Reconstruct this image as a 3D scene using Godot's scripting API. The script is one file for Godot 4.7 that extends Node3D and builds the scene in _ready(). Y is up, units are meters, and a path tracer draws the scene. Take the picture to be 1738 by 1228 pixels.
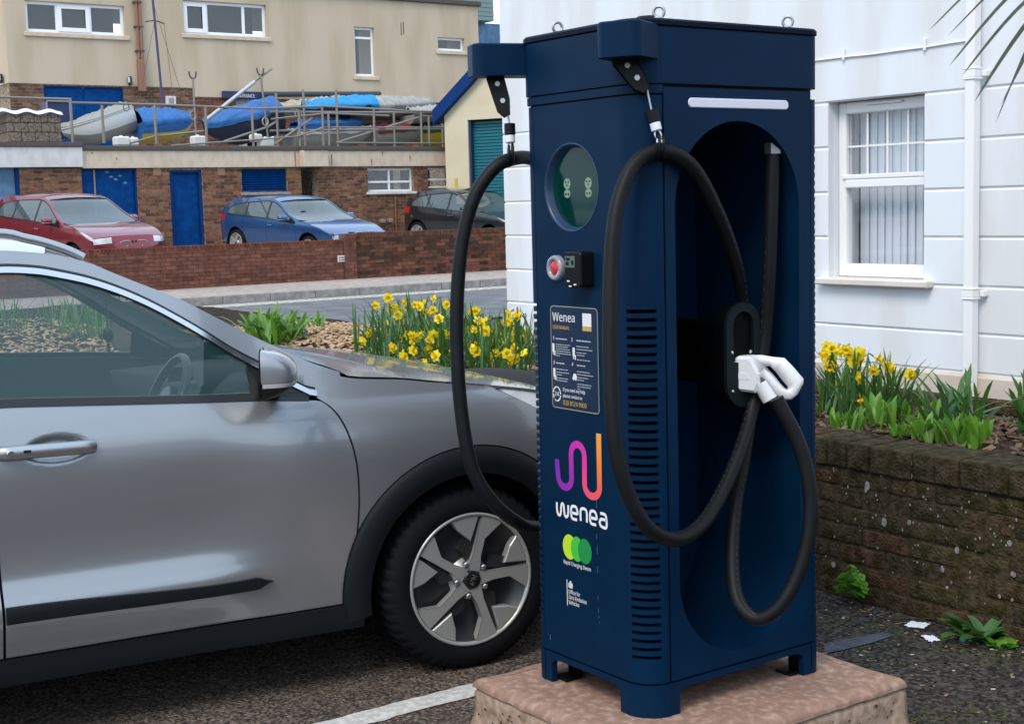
extends Node3D
# An EV charging post on a concrete plinth beside a parked grey car, a planted bed and a white house; boat yard across the road.
# World axes follow the place: +X along the road, +Z from the road towards the viewer, y up, metres.

const F := 2400.0            # focal length in photograph pixels
const CX := 869.0
const CY := 614.0
var cam_p := Vector3(0, 1.58, 0)
var cr: Vector3
var cu: Vector3
var cf: Vector3
var rng := RandomNumberGenerator.new()
var used := {}
var M := {}
var T := {}

# ---------- pixel -> point on a plane of the place
func ray(x: float, y: float) -> Vector3:
	return cf + cr * ((x - CX) / F) - cu * ((y - CY) / F)
func onx(x: float, y: float, X: float) -> Vector3:
	var d := ray(x, y)
	return cam_p + d * (X / d.x)
func ony(x: float, y: float, Y: float) -> Vector3:
	var d := ray(x, y)
	return cam_p + d * ((Y - cam_p.y) / d.y)
func onz(x: float, y: float, Z: float) -> Vector3:
	var d := ray(x, y)
	return cam_p + d * (Z / d.z)
func atd(x: float, y: float, D: float) -> Vector3:
	return cam_p + ray(x, y) * D

# ---------- scene helpers
func numbered(n: String) -> String:
	if not used.has(n):
		used[n] = 0
		return n
	used[n] += 1
	return "%s_%03d" % [n, used[n]]
func thing(called: String, label: String, category: String, base: Vector3, group := "") -> Node3D:
	var o := Node3D.new()
	o.name = numbered(called)
	add_child(o)
	o.position = base
	o.set_meta("label", label)
	o.set_meta("category", category)
	o.set_meta("placed", true)
	if group != "":
		o.set_meta("group", group)
	return o
func setting(called: String) -> Node3D:
	var o := Node3D.new()
	o.name = numbered(called)
	add_child(o)
	o.set_meta("kind", "structure")
	return o
func tag(o: Node, label: String, category: String, group := "") -> Node:
	o.set_meta("label", label)
	o.set_meta("category", category)
	if group != "":
		o.set_meta("group", group)
	return o
func stuff(o: Node) -> Node:
	o.set_meta("kind", "stuff")
	return o
func put(called: String, mesh: Mesh, m: Material, parent: Node) -> MeshInstance3D:
	var o := MeshInstance3D.new()
	o.name = called if parent != self else numbered(called)
	o.mesh = mesh
	o.material_override = m
	parent.add_child(o, true)
	if parent.has_meta("placed") and not parent.has_meta("own_axes"):
		o.position = -parent.position
	return o
func done(st: SurfaceTool) -> Mesh:
	st.generate_normals()
	return st.commit()
func obj(called: String, st: SurfaceTool, m: Material, parent: Node) -> MeshInstance3D:
	return put(called, done(st), m, parent)
func inst(called: String, mesh: Mesh, m: Material, parent: Node, xf: Transform3D) -> MeshInstance3D:
	var o := put(called, mesh, m, parent)
	o.transform = Transform3D(xf.basis, xf.origin + o.position)
	return o

# ---------- mesh helpers
func S() -> SurfaceTool:
	var st := SurfaceTool.new()
	st.begin(Mesh.PRIMITIVE_TRIANGLES)
	st.set_smooth_group(-1)
	return st
func quad(st: SurfaceTool, a: Vector3, b: Vector3, c: Vector3, d: Vector3) -> void:
	st.add_vertex(a); st.add_vertex(b); st.add_vertex(c)
	st.add_vertex(a); st.add_vertex(c); st.add_vertex(d)
func tri(st: SurfaceTool, a: Vector3, b: Vector3, c: Vector3) -> void:
	st.add_vertex(a); st.add_vertex(b); st.add_vertex(c)
func box(st: SurfaceTool, c: Vector3, s: Vector3, b := Basis()) -> void:
	st.set_smooth_group(-1)
	var p := []
	for i in 8:
		p.append(c + b * Vector3((0.5 if i & 1 else -0.5) * s.x, (0.5 if i & 2 else -0.5) * s.y, (0.5 if i & 4 else -0.5) * s.z))
	for f in [[0, 2, 3, 1], [4, 5, 7, 6], [0, 1, 5, 4], [2, 6, 7, 3], [0, 4, 6, 2], [1, 3, 7, 5]]:
		quad(st, p[f[3]], p[f[2]], p[f[1]], p[f[0]])
func span(st: SurfaceTool, a: Vector3, b: Vector3) -> void:
	box(st, (a + b) * 0.5, (b - a).abs())
# box with chamfered edges
func cbox(st: SurfaceTool, c: Vector3, s: Vector3, v: float, b := Basis()) -> void:
	st.set_smooth_group(-1)
	var h := s * 0.5
	v = minf(v, minf(h.x, minf(h.y, h.z)) * 0.9)
	var g := func(sx, sy, sz, ax) -> Vector3:
		var q := Vector3(sx * (h.x - v), sy * (h.y - v), sz * (h.z - v))
		q[ax] = [sx, sy, sz][ax] * h[ax]
		return c + b * q
	for ax in 3:
		for sg in [-1, 1]:
			var o1: int = (ax + 1) % 3
			var o2: int = (ax + 2) % 3
			var q := []
			for k in [[-1, -1], [1, -1], [1, 1], [-1, 1]]:
				var e := [0, 0, 0]
				e[ax] = sg; e[o1] = k[0]; e[o2] = k[1]
				q.append(g.call(e[0], e[1], e[2], ax))
			if sg > 0:
				quad(st, q[3], q[2], q[1], q[0])
			else:
				quad(st, q[0], q[1], q[2], q[3])
	for ax in 3:      # edges along ax
		var o1: int = (ax + 1) % 3
		var o2: int = (ax + 2) % 3
		for k in [[-1, -1], [1, -1], [1, 1], [-1, 1]]:
			var e := [0, 0, 0]
			e[o1] = k[0]; e[o2] = k[1]
			var e2 := e.duplicate()
			e[ax] = -1; e2[ax] = 1
			var a1: Vector3 = g.call(e[0], e[1], e[2], o1)
			var a2: Vector3 = g.call(e[0], e[1], e[2], o2)
			var b1: Vector3 = g.call(e2[0], e2[1], e2[2], o1)
			var b2: Vector3 = g.call(e2[0], e2[1], e2[2], o2)
			if k[0] * k[1] > 0:
				quad(st, b1, b2, a2, a1)
			else:
				quad(st, a1, a2, b2, b1)
	for i in 8:
		var e := [1 if i & 1 else -1, 1 if i & 2 else -1, 1 if i & 4 else -1]
		var t0: Vector3 = g.call(e[0], e[1], e[2], 0)
		var t1: Vector3 = g.call(e[0], e[1], e[2], 1)
		var t2: Vector3 = g.call(e[0], e[1], e[2], 2)
		if e[0] * e[1] * e[2] > 0:
			tri(st, t2, t1, t0)
		else:
			tri(st, t0, t1, t2)
func cspan(st: SurfaceTool, a: Vector3, b: Vector3, v: float) -> void:
	cbox(st, (a + b) * 0.5, (b - a).abs(), v)
# smooth grid: fn(u, v) with u, v in 0..1
func patch(st: SurfaceTool, fn: Callable, nu: int, nv: int, group := 1) -> void:
	st.set_smooth_group(group)
	var g := []
	for i in nu + 1:
		var row := PackedVector3Array()
		for j in nv + 1:
			row.append(fn.call(float(i) / nu, float(j) / nv))
		g.append(row)
	for i in nu:
		for j in nv:
			quad(st, g[i][j], g[i][j + 1], g[i + 1][j + 1], g[i + 1][j])
# smooth path through points
func smooth(pts: Array, n: int) -> PackedVector3Array:
	var r := PackedVector3Array()
	for i in pts.size() - 1:
		var a: Vector3 = pts[maxi(i - 1, 0)]
		var b: Vector3 = pts[i]
		var c: Vector3 = pts[i + 1]
		var d: Vector3 = pts[mini(i + 2, pts.size() - 1)]
		for k in n:
			r.append(b.cubic_interpolate(c, a, d, float(k) / n))
	r.append(pts[pts.size() - 1])
	return r
func tube(st: SurfaceTool, pts, rad, n := 10, caps := true, flat := 1.0) -> void:
	var rings := []
	var up := Vector3.ZERO
	for i in pts.size():
		var d: Vector3 = (pts[mini(i + 1, pts.size() - 1)] - pts[maxi(i - 1, 0)]).normalized()
		if up == Vector3.ZERO:
			up = d.cross(Vector3.UP if absf(d.y) < 0.9 else Vector3.RIGHT).normalized()
		up = (up - d * up.dot(d)).normalized()
		var sd := d.cross(up)
		var r: float = rad[i] if rad is Array else rad
		var ring := PackedVector3Array()
		for k in n:
			var a := TAU * k / n
			ring.append(pts[i] + (up * cos(a) + sd * sin(a) * flat) * r)
		rings.append(ring)
	st.set_smooth_group(1)
	for i in pts.size() - 1:
		for k in n:
			var k2 := (k + 1) % n
			quad(st, rings[i][k], rings[i + 1][k], rings[i + 1][k2], rings[i][k2])
	if caps:
		st.set_smooth_group(-1)
		for k in range(1, n - 1):
			tri(st, rings[0][0], rings[0][k], rings[0][k + 1])
			var e: PackedVector3Array = rings[pts.size() - 1]
			tri(st, e[0], e[k + 1], e[k])
func bar(st: SurfaceTool, a: Vector3, b: Vector3, r: float, n := 8) -> void:
	tube(st, [a, b], r, n)
# lathe: profile of Vector2(radius, height) turned about the y axis of xf
func lathe(st: SurfaceTool, prof: Array, n: int, xf: Transform3D, group := 1) -> void:
	st.set_smooth_group(group)
	for i in prof.size() - 1:
		var a: Vector2 = prof[i]
		var b: Vector2 = prof[i + 1]
		for k in n:
			var t0 := TAU * k / n
			var t1 := TAU * (k + 1) / n
			var p := xf * Vector3(a.x * cos(t0), a.y, a.x * sin(t0))
			var q := xf * Vector3(b.x * cos(t0), b.y, b.x * sin(t0))
			var r := xf * Vector3(b.x * cos(t1), b.y, b.x * sin(t1))
			var s := xf * Vector3(a.x * cos(t1), a.y, a.x * sin(t1))
			if a.x > 0.00001:
				tri(st, p, r, s) if b.x > 0.00001 else tri(st, p, q, s)
			if b.x > 0.00001:
				tri(st, p, q, r)
# prism of a plane outline: xf maps (a, b, c), the outline lies at c = c1, its back at c0
func prism(st: SurfaceTool, pts: PackedVector2Array, xf: Transform3D, c0: float, c1: float, bev := 0.0) -> void:
	st.set_smooth_group(-1)
	if Geometry2D.is_polygon_clockwise(pts):
		pts = pts.duplicate()
		pts.reverse()
	var top := pts
	if bev > 0.0:
		var off := Geometry2D.offset_polygon(pts, -bev, Geometry2D.JOIN_MITER)
		if off.size() == 1 and off[0].size() == pts.size():
			# pair each point with its nearest counterpart
			var t2 := PackedVector2Array()
			var o2: PackedVector2Array = off[0]
			for p in pts:
				var best := o2[0]
				for q in o2:
					if p.distance_squared_to(q) < p.distance_squared_to(best):
						best = q
				t2.append(best)
			top = t2
	var idx := Geometry2D.triangulate_polygon(top)
	for i in range(0, idx.size(), 3):
		var q := [top[idx[i]], top[idx[i + 1]], top[idx[i + 2]]]
		tri(st, xf * Vector3(q[0].x, q[0].y, c1), xf * Vector3(q[2].x, q[2].y, c1), xf * Vector3(q[1].x, q[1].y, c1))
		if c0 != c1:
			tri(st, xf * Vector3(q[0].x, q[0].y, c0), xf * Vector3(q[1].x, q[1].y, c0), xf * Vector3(q[2].x, q[2].y, c0))
	if c0 == c1:
		return
	var n := pts.size()
	var cm := c1 - bev * signf(c1 - c0)
	for i in n:
		var j := (i + 1) % n
		quad(st, xf * Vector3(pts[i].x, pts[i].y, c0), xf * Vector3(pts[i].x, pts[i].y, cm), xf * Vector3(pts[j].x, pts[j].y, cm), xf * Vector3(pts[j].x, pts[j].y, c0))
		if bev > 0.0 and top != pts:
			quad(st, xf * Vector3(pts[i].x, pts[i].y, cm), xf * Vector3(top[i].x, top[i].y, c1), xf * Vector3(top[j].x, top[j].y, c1), xf * Vector3(pts[j].x, pts[j].y, cm))
func rrect(a0: float, b0: float, a1: float, b1: float, r: float, n := 6) -> PackedVector2Array:
	var p := PackedVector2Array()
	for q in [[a1 - r, b1 - r, 0.0], [a0 + r, b1 - r, PI / 2], [a0 + r, b0 + r, PI], [a1 - r, b0 + r, PI * 1.5]]:
		for k in n + 1:
			var t: float = q[2] + PI / 2 * k / n
			p.append(Vector2(q[0] + r * cos(t), q[1] + r * sin(t)))
	return p
func circle(c: Vector2, r: float, n := 40, ry := -1.0) -> PackedVector2Array:
	var p := PackedVector2Array()
	for k in n:
		p.append(c + Vector2(cos(TAU * k / n) * r, sin(TAU * k / n) * (ry if ry > 0 else r)))
	return p
# flat plate with one hole, a rectangle with a closed loop (star shaped about its centre) cut out; hole walls run to c0
func plate(st: SurfaceTool, a0: float, b0: float, a1: float, b1: float, loop: PackedVector2Array, xf: Transform3D, c0: float, c1: float) -> void:
	st.set_smooth_group(-1)
	var cen := Vector2.ZERO
	for p in loop:
		cen += p / loop.size()
	var pts := []          # (hole point, rim point), with the corners of the rectangle slipped in
	var dirs := []
	for p in loop:
		dirs.append([(p - cen).angle(), p])
	for q in [Vector2(a0, b0), Vector2(a1, b0), Vector2(a1, b1), Vector2(a0, b1)]:
		dirs.append([(q - cen).angle(), null, q])
	dirs.sort_custom(func(x, y): return x[0] < y[0])
	var n := dirs.size()
	for i in n:
		var d = dirs[i]
		var hp
		var rp
		if d[1] != null:
			hp = d[1]
			var v: Vector2 = hp - cen
			var k := 1e9
			if v.x > 1e-9: k = minf(k, (a1 - cen.x) / v.x)
			if v.x < -1e-9: k = minf(k, (a0 - cen.x) / v.x)
			if v.y > 1e-9: k = minf(k, (b1 - cen.y) / v.y)
			if v.y < -1e-9: k = minf(k, (b0 - cen.y) / v.y)
			rp = cen + v * k
		else:
			rp = d[2]
			var j := i
			while dirs[j][1] == null:
				j = (j + n - 1) % n
			hp = dirs[j][1]
		pts.append([hp, rp])
	for i in n:
		var p = pts[i]
		var q = pts[(i + 1) % n]
		quad(st, xf * Vector3(p[0].x, p[0].y, c1), xf * Vector3(q[0].x, q[0].y, c1), xf * Vector3(q[1].x, q[1].y, c1), xf * Vector3(p[1].x, p[1].y, c1))
		quad(st, xf * Vector3(p[1].x, p[1].y, c1), xf * Vector3(q[1].x, q[1].y, c1), xf * Vector3(q[1].x, q[1].y, c0), xf * Vector3(p[1].x, p[1].y, c0))
		quad(st, xf * Vector3(p[0].x, p[0].y, c0), xf * Vector3(q[0].x, q[0].y, c0), xf * Vector3(q[0].x, q[0].y, c1), xf * Vector3(p[0].x, p[0].y, c1))
# cylinder between two points given as lathe, with a small rounded rim
func disc(st: SurfaceTool, c: Vector3, axis: Vector3, r: float, h: float, n := 24, rim := 0.1) -> void:
	var y := axis.normalized()
	var x := y.cross(Vector3.UP if absf(y.y) < 0.9 else Vector3.RIGHT).normalized()
	var b := Basis(x, y, x.cross(y))
	var e := minf(r, h) * rim
	lathe(st, [Vector2(0, 0), Vector2(r, 0), Vector2(r, h - e), Vector2(r - e, h), Vector2(0, h)], n, Transform3D(b, c), -1)
func cur(a: Array, x: float) -> float:
	var n := a.size()
	if x <= a[0].x:
		return a[0].y
	if x >= a[n - 1].x:
		return a[n - 1].y
	var i := 0
	while x > a[i + 1].x:
		i += 1
	var p0: Vector2 = a[maxi(i - 1, 0)]
	var p1: Vector2 = a[i]
	var p2: Vector2 = a[i + 1]
	var p3: Vector2 = a[mini(i + 2, n - 1)]
	var h := p2.x - p1.x
	var t := (x - p1.x) / h
	var m1 := (p2.y - p0.y) / maxf(p2.x - p0.x, 1e-6) * h
	var m2 := (p3.y - p1.y) / maxf(p3.x - p1.x, 1e-6) * h
	return p1.y * (2 * t * t * t - 3 * t * t + 1) + m1 * (t * t * t - 2 * t * t + t) + p2.y * (-2 * t * t * t + 3 * t * t) + m2 * (t * t * t - t * t)
func ss(a: float, b: float, x: float) -> float:
	var t := clampf((x - a) / (b - a), 0, 1)
	return t * t * (3 - 2 * t)
# flat lettering: left end a0, baseline b0, fitted to a width and a cap height
var font: SystemFont
func letters(text: String, xf: Transform3D, a0: float, b0: float, w: float, h: float, m: Material, parent: Node, bold := false) -> void:
	if font == null:
		font = SystemFont.new()
		font.font_names = PackedStringArray(["Droid Sans"])
	var t := TextMesh.new()
	t.font = font
	t.text = text
	t.font_size = 48
	t.pixel_size = 0.01
	t.depth = 0.004
	t.horizontal_alignment = HORIZONTAL_ALIGNMENT_LEFT
	var bb := t.get_aabb()
	var sx := w / maxf(bb.size.x, 0.001)
	var sy := h / maxf(bb.size.y, 0.001)
	var o := put("lettering", t, m, parent)
	var local := Transform3D(Basis(Vector3(sx, 0, 0), Vector3(0, sy, 0), Vector3(0, 0, 0.1)), Vector3(a0 - bb.position.x * sx, b0 - bb.position.y * sy, 0.0006))
	var at := xf * local
	o.transform = Transform3D(at.basis, at.origin + o.position)

# ---------- materials
func lin(r: float, g: float, b: float) -> Color:
	return Color(r, g, b).linear_to_srgb()
func mat(called: String, r: float, g: float, b: float, rough := 0.6, metal := 0.0) -> StandardMaterial3D:
	var m := StandardMaterial3D.new()
	m.resource_name = called
	m.albedo_color = lin(r, g, b)
	m.roughness = rough
	m.metallic = metal
	if rough >= 0.7:
		m.metallic_specular = 0.22
	M[called] = m
	return m
func ntex(called: String, freq: float, ramp: Array, sd: int, kind := FastNoiseLite.TYPE_SIMPLEX_SMOOTH, octaves := 4, size := 512) -> Texture2D:
	var n := FastNoiseLite.new()
	n.seed = sd
	n.noise_type = kind
	n.frequency = freq
	n.fractal_octaves = octaves
	if kind == FastNoiseLite.TYPE_CELLULAR:
		n.cellular_return_type = FastNoiseLite.RETURN_CELL_VALUE
		n.fractal_type = FastNoiseLite.FRACTAL_NONE
	var t := NoiseTexture2D.new()
	t.width = size
	t.height = size
	t.seamless = true
	t.noise = n
	var g := Gradient.new()
	g.offsets = PackedFloat32Array(ramp.map(func(e): return e[0]))
	g.colors = PackedColorArray(ramp.map(func(e): return e[1]))
	t.color_ramp = g
	T[called] = t
	return t
func nnorm(called: String, freq: float, sd: int, strength: float, octaves := 3, kind := FastNoiseLite.TYPE_SIMPLEX_SMOOTH) -> Texture2D:
	var n := FastNoiseLite.new()
	n.seed = sd
	n.noise_type = kind
	n.frequency = freq
	n.fractal_octaves = octaves
	var t := NoiseTexture2D.new()
	t.width = 512
	t.height = 512
	t.seamless = true
	t.as_normal_map = true
	t.bump_strength = strength
	t.noise = n
	T[called] = t
	return t
func worn(m: StandardMaterial3D, tex: String, scale: float, norm := "", nscale := 1.0, own := false) -> StandardMaterial3D:
	m.albedo_texture = T[tex]
	m.uv1_triplanar = true
	m.uv1_world_triplanar = not own
	m.uv1_scale = Vector3.ONE * scale
	if norm != "":
		m.normal_enabled = true
		m.normal_texture = T[norm]
		m.normal_scale = nscale
	return m
func glass(called: String, r: float, g: float, b: float, a: float) -> StandardMaterial3D:
	var m := mat(called, r, g, b, 0.02)
	m.albedo_color.a = a
	m.transparency = BaseMaterial3D.TRANSPARENCY_ALPHA
	return m
func grey(v: float) -> Color:
	return Color(v, v, v)
func make_materials() -> void:
	ntex("soft", 0.012, [[0.25, grey(0.86)], [0.75, grey(1.0)]], 3)
	ntex("patchy", 0.02, [[0.2, grey(0.62)], [0.5, grey(0.88)], [0.8, grey(1.0)]], 5, FastNoiseLite.TYPE_SIMPLEX_SMOOTH, 5)
	ntex("blotch", 0.03, [[0.3, Color(0.52, 0.5, 0.44)], [0.55, Color(0.9, 0.88, 0.86)], [0.75, Color(1, 1, 1)]], 8, FastNoiseLite.TYPE_SIMPLEX_SMOOTH, 5)
	ntex("stones", 0.085, [[0.0, Color(0.42, 0.4, 0.4)], [0.45, Color(0.66, 0.63, 0.61)], [0.8, Color(0.85, 0.8, 0.76)], [1.0, Color(1.0, 0.96, 0.92)]], 11, FastNoiseLite.TYPE_CELLULAR, 1, 1024)
	ntex("concrete", 0.018, [[0.2, Color(0.78, 0.73, 0.68)], [0.42, Color(0.9, 0.85, 0.82)], [0.62, Color(0.96, 0.91, 0.89)], [0.85, Color(1.0, 1.0, 0.98)]], 21, FastNoiseLite.TYPE_SIMPLEX_SMOOTH, 6)
	ntex("concrete_pink", 0.03, [[0.2, Color(0.80, 0.77, 0.73)], [0.45, Color(0.88, 0.82, 0.79)], [0.6, Color(0.92, 0.87, 0.85)], [0.72, Color(0.99, 0.98, 0.97)], [0.85, Color(1.0, 1.0, 1.0)]], 22, FastNoiseLite.TYPE_SIMPLEX_SMOOTH, 6)
	ntex("mossy", 0.022, [[0.22, Color(0.62, 0.64, 0.46)], [0.42, Color(0.78, 0.77, 0.66)], [0.6, Color(0.9, 0.86, 0.82)], [0.8, Color(1, 0.97, 0.94)]], 31, FastNoiseLite.TYPE_SIMPLEX_SMOOTH, 6)
	ntex("stained", 0.007, [[0.25, Color(0.965, 0.955, 0.94)], [0.5, Color(0.99, 0.985, 0.98)], [0.75, Color(1, 1, 1)]], 41, FastNoiseLite.TYPE_SIMPLEX_SMOOTH, 5)
	ntex("faint", 0.01, [[0.25, grey(0.94)], [0.75, grey(1.0)]], 45)
	ntex("streaks", 0.02, [[0.25, Color(0.95, 0.94, 0.92)], [0.5, Color(0.985, 0.98, 0.97)], [0.75, Color(1, 1, 1)]], 43, FastNoiseLite.TYPE_SIMPLEX_SMOOTH, 5)
	nnorm("bump_fine", 0.12, 51, 3.0)
	nnorm("bump_grit", 0.09, 52, 8.0, 2)
	nnorm("bump_soft", 0.02, 53, 4.0)
	# charger
	worn(mat("navy", 0.0013, 0.0185, 0.053, 0.44), "faint", 0.8).metallic_specular = 0.22
	mat("navy_dark", 0.001, 0.006, 0.018, 0.45).metallic_specular = 0.2
	mat("black_inside", 0.0006, 0.0010, 0.0018, 0.6).metallic_specular = 0.22
	worn(mat("rubber", 0.007, 0.0085, 0.0108, 0.5), "soft", 3.0, "bump_fine", 0.12, true).metallic_specular = 0.3
	mat("black_plastic", 0.0045, 0.0055, 0.007, 0.4).metallic_specular = 0.3
	mat("holster", 0.004, 0.0085, 0.011, 0.5).metallic_specular = 0.3
	mat("white_plastic", 0.72, 0.74, 0.78, 0.35)
	mat("light_strip", 0.68, 0.71, 0.82, 0.3)
	mat("steel", 0.62, 0.63, 0.65, 0.22, 1.0)
	mat("dull_steel", 0.42, 0.43, 0.45, 0.4, 0.9)
	mat("screen", 0.001, 0.03, 0.027, 0.06).metallic_specular = 0.35
	mat("icon", 0.22, 0.30, 0.22, 0.5)
	mat("red_button", 0.55, 0.03, 0.05, 0.3)
	glass("clear_plastic", 0.8, 0.85, 0.9, 0.3)
	mat("ink_white", 0.75, 0.77, 0.8, 0.5)
	mat("ink_gold", 0.55, 0.36, 0.10, 0.5)
	mat("sticker", 0.003, 0.018, 0.055, 0.35)
	var pr := mat("print", 1, 1, 1, 0.5)
	pr.vertex_color_use_as_albedo = true
	worn(mat("plinth", 0.40, 0.29, 0.24, 0.9), "concrete_pink", 1.6, "bump_soft", 0.4)
	worn(mat("plinth_side", 0.40, 0.325, 0.265, 0.95), "concrete", 2.6, "bump_soft", 0.5)
	# ground
	worn(mat("tarmac", 0.23, 0.205, 0.187, 0.92), "stones", 1.25, "bump_grit", 0.5)
	worn(mat("tarmac_old", 0.10, 0.10, 0.096, 0.9), "stones", 0.9, "bump_grit", 0.5)
	worn(mat("road", 0.175, 0.18, 0.19, 0.85), "soft", 0.2, "bump_fine", 0.3)
	worn(mat("patch", 0.085, 0.095, 0.11, 0.8), "soft", 2.0, "bump_fine", 0.3)
	worn(mat("line_paint", 0.62, 0.61, 0.58, 0.8), "soft", 4.0, "bump_grit", 0.2)
	worn(mat("line_cream", 0.55, 0.52, 0.44, 0.8), "patchy", 1.0)
	worn(mat("paving", 0.40, 0.365, 0.35, 0.9), "soft", 0.7)
	worn(mat("kerb", 0.34, 0.32, 0.305, 0.9), "soft", 0.8)
	worn(mat("soil", 0.06, 0.042, 0.03, 1.0), "patchy", 1.5, "bump_grit", 1.0)
	worn(mat("far_ground", 0.12, 0.12, 0.11, 1.0), "soft", 0.05)
	var vb := mat("vertex_brick", 1, 1, 1, 0.9)
	vb.vertex_color_use_as_albedo = true
	worn(vb, "soft", 0.7)
	worn(mat("mortar", 0.38, 0.30, 0.225, 0.95), "patchy", 0.8)
	worn(mat("mortar_red", 0.16, 0.09, 0.066, 0.95), "patchy", 0.8)
	worn(mat("mortar_dark", 0.075, 0.062, 0.045, 0.95), "mossy", 3.0)
	# house
	worn(mat("white_render", 0.74, 0.785, 0.84, 0.75), "stained", 0.5).uv1_scale = Vector3(0.6, 0.12, 0.6)
	mat("white_groove", 0.72, 0.75, 0.79, 0.8)
	worn(mat("beige_plinth", 0.60, 0.53, 0.46, 0.85), "stained", 0.5)
	mat("upvc", 0.82, 0.83, 0.84, 0.3)
	worn(mat("sill_stone", 0.70, 0.66, 0.62, 0.7), "stained", 1.0)
	glass("window_glass", 0.25, 0.32, 0.36, 0.05)
	mat("blind", 0.72, 0.77, 0.86, 0.8)
	mat("room", 0.12, 0.12, 0.125, 0.9)
	mat("dark_room", 0.015, 0.016, 0.018, 0.9)
	# car
	var cp := mat("car_grey", 0.30, 0.315, 0.335, 0.34, 0.62)
	cp.clearcoat_enabled = true; cp.clearcoat = 1.0; cp.clearcoat_roughness = 0.06
	for e in [["car_red", 0.21, 0.012, 0.026], ["car_blue", 0.015, 0.075, 0.22], ["car_black", 0.02, 0.022, 0.025]]:
		var q := mat(e[0], e[1], e[2], e[3], 0.3, 0.45)
		q.clearcoat_enabled = true; q.clearcoat = 1.0; q.clearcoat_roughness = 0.02
	mat("cladding", 0.009, 0.0115, 0.0145, 0.5).metallic_specular = 0.3
	mat("chrome", 0.58, 0.595, 0.61, 0.14, 1.0)
	mat("satin_silver", 0.42, 0.435, 0.45, 0.33, 0.9)
	mat("trim_black", 0.008, 0.009, 0.01, 0.3)
	mat("under", 0.006, 0.006, 0.007, 0.9)
	mat("interior", 0.045, 0.055, 0.058, 0.8)
	mat("headliner", 0.20, 0.215, 0.21, 0.9)
	mat("tyre", 0.0065, 0.007, 0.0085, 0.7).metallic_specular = 0.25
	mat("rim_silver", 0.36, 0.36, 0.355, 0.32, 0.35)
	mat("rim_black", 0.022, 0.023, 0.025, 0.4)
	glass("car_glass", 0.04, 0.14, 0.14, 0.24)
	glass("screen_glass", 0.12, 0.22, 0.22, 0.30)
	glass("far_glass", 0.10, 0.135, 0.14, 0.6).metallic_specular = 0.75  # tint made paler to stand in for reflected sky
	glass("lamp_glass", 0.9, 0.93, 0.95, 0.12)
	mat("reflector", 0.7, 0.71, 0.73, 0.25, 0.5)
	mat("red_lamp", 0.4, 0.01, 0.015, 0.15)
	# yard
	worn(mat("beige_wall", 0.53, 0.44, 0.335, 0.9), "streaks", 0.16).uv1_scale = Vector3(0.1, 0.022, 0.1)
	worn(mat("cream_wall", 0.62, 0.56, 0.41, 0.85), "stained", 0.2)
	worn(mat("fascia_white", 0.63, 0.63, 0.63, 0.8), "streaks", 0.4).uv1_scale = Vector3(0.35, 0.2, 0.35)
	worn(mat("fascia_cream", 0.61, 0.51, 0.41, 0.85), "streaks", 0.25).uv1_scale = Vector3(0.35, 0.2, 0.35)
	mat("coping", 0.10, 0.085, 0.078, 0.8)
	worn(mat("blue_paint", 0.001, 0.052, 0.215, 0.55), "soft", 0.6).metallic_specular = 0.2
	mat("blue_trim", 0.006, 0.035, 0.15, 0.5).metallic_specular = 0.2
	mat("navy_sign", 0.012, 0.025, 0.09, 0.5)
	worn(mat("pale_blue", 0.10, 0.22, 0.37, 0.6), "soft", 0.5)
	mat("teal", 0.004, 0.13, 0.17, 0.45)
	mat("rust_pipe", 0.28, 0.155, 0.105, 0.8)
	mat("galv", 0.25, 0.225, 0.20, 0.6, 0.3)
	mat("rust", 0.22, 0.10, 0.06, 0.9)
	worn(mat("block", 0.27, 0.215, 0.175, 0.95), "patchy", 1.2)
	mat("boat_white", 0.68, 0.68, 0.68, 0.35)
	mat("boat_grey", 0.27, 0.27, 0.245, 0.6)
	mat("boat_yellow", 0.55, 0.40, 0.02, 0.4)
	mat("boat_dark", 0.012, 0.018, 0.04, 0.4)
	mat("boat_red", 0.17, 0.018, 0.025, 0.5)
	mat("boat_green", 0.02, 0.10, 0.07, 0.5)
	worn(mat("tarp_blue", 0.02, 0.14, 0.42, 0.6), "soft", 1.5)
	worn(mat("tarp_bright", 0.0, 0.27, 0.62, 0.5), "soft", 1.5)
	worn(mat("tarp_grey", 0.38, 0.37, 0.35, 0.75), "soft", 0.8)
	worn(mat("tarp_beige", 0.42, 0.38, 0.29, 0.8), "soft", 0.8)
	mat("green_clad", 0.19, 0.27, 0.25, 0.7)
	mat("slate_roll", 0.035, 0.05, 0.06, 0.6)
	mat("purple_mast", 0.06, 0.05, 0.13, 0.5)
	mat("spar", 0.48, 0.50, 0.52, 0.35, 0.5)
	mat("white_block", 0.7, 0.69, 0.66, 0.7)
	# plants
	for e in [["leaf_daff", 0.045, 0.115, 0.02], ["leaf_dark", 0.03, 0.085, 0.028], ["leaf_light", 0.088, 0.195, 0.022], ["leaf_weed", 0.085, 0.225, 0.02], ["leaf_blue", 0.055, 0.125, 0.05], ["leaf_palm", 0.032, 0.044, 0.016]]:
		var l := mat(e[0], e[1], e[2], e[3], 0.45)
		l.backlight_enabled = true
		l.backlight = lin(e[1] * 1.2, e[2] * 1.2, e[3] * 0.8)
	for e in [["petal", 0.88, 0.74, 0.02], ["trumpet", 0.86, 0.60, 0.006]]:
		var l := mat(e[0], e[1], e[2], e[3], 0.5)
		l.backlight_enabled = true
		l.backlight = lin(e[1] * 0.5, e[2] * 0.5, e[3] * 0.5)
	mat("bark_trunk", 0.10, 0.075, 0.05, 1.0)
	mat("dead_leaf", 0.35, 0.21, 0.09, 0.8)
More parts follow.
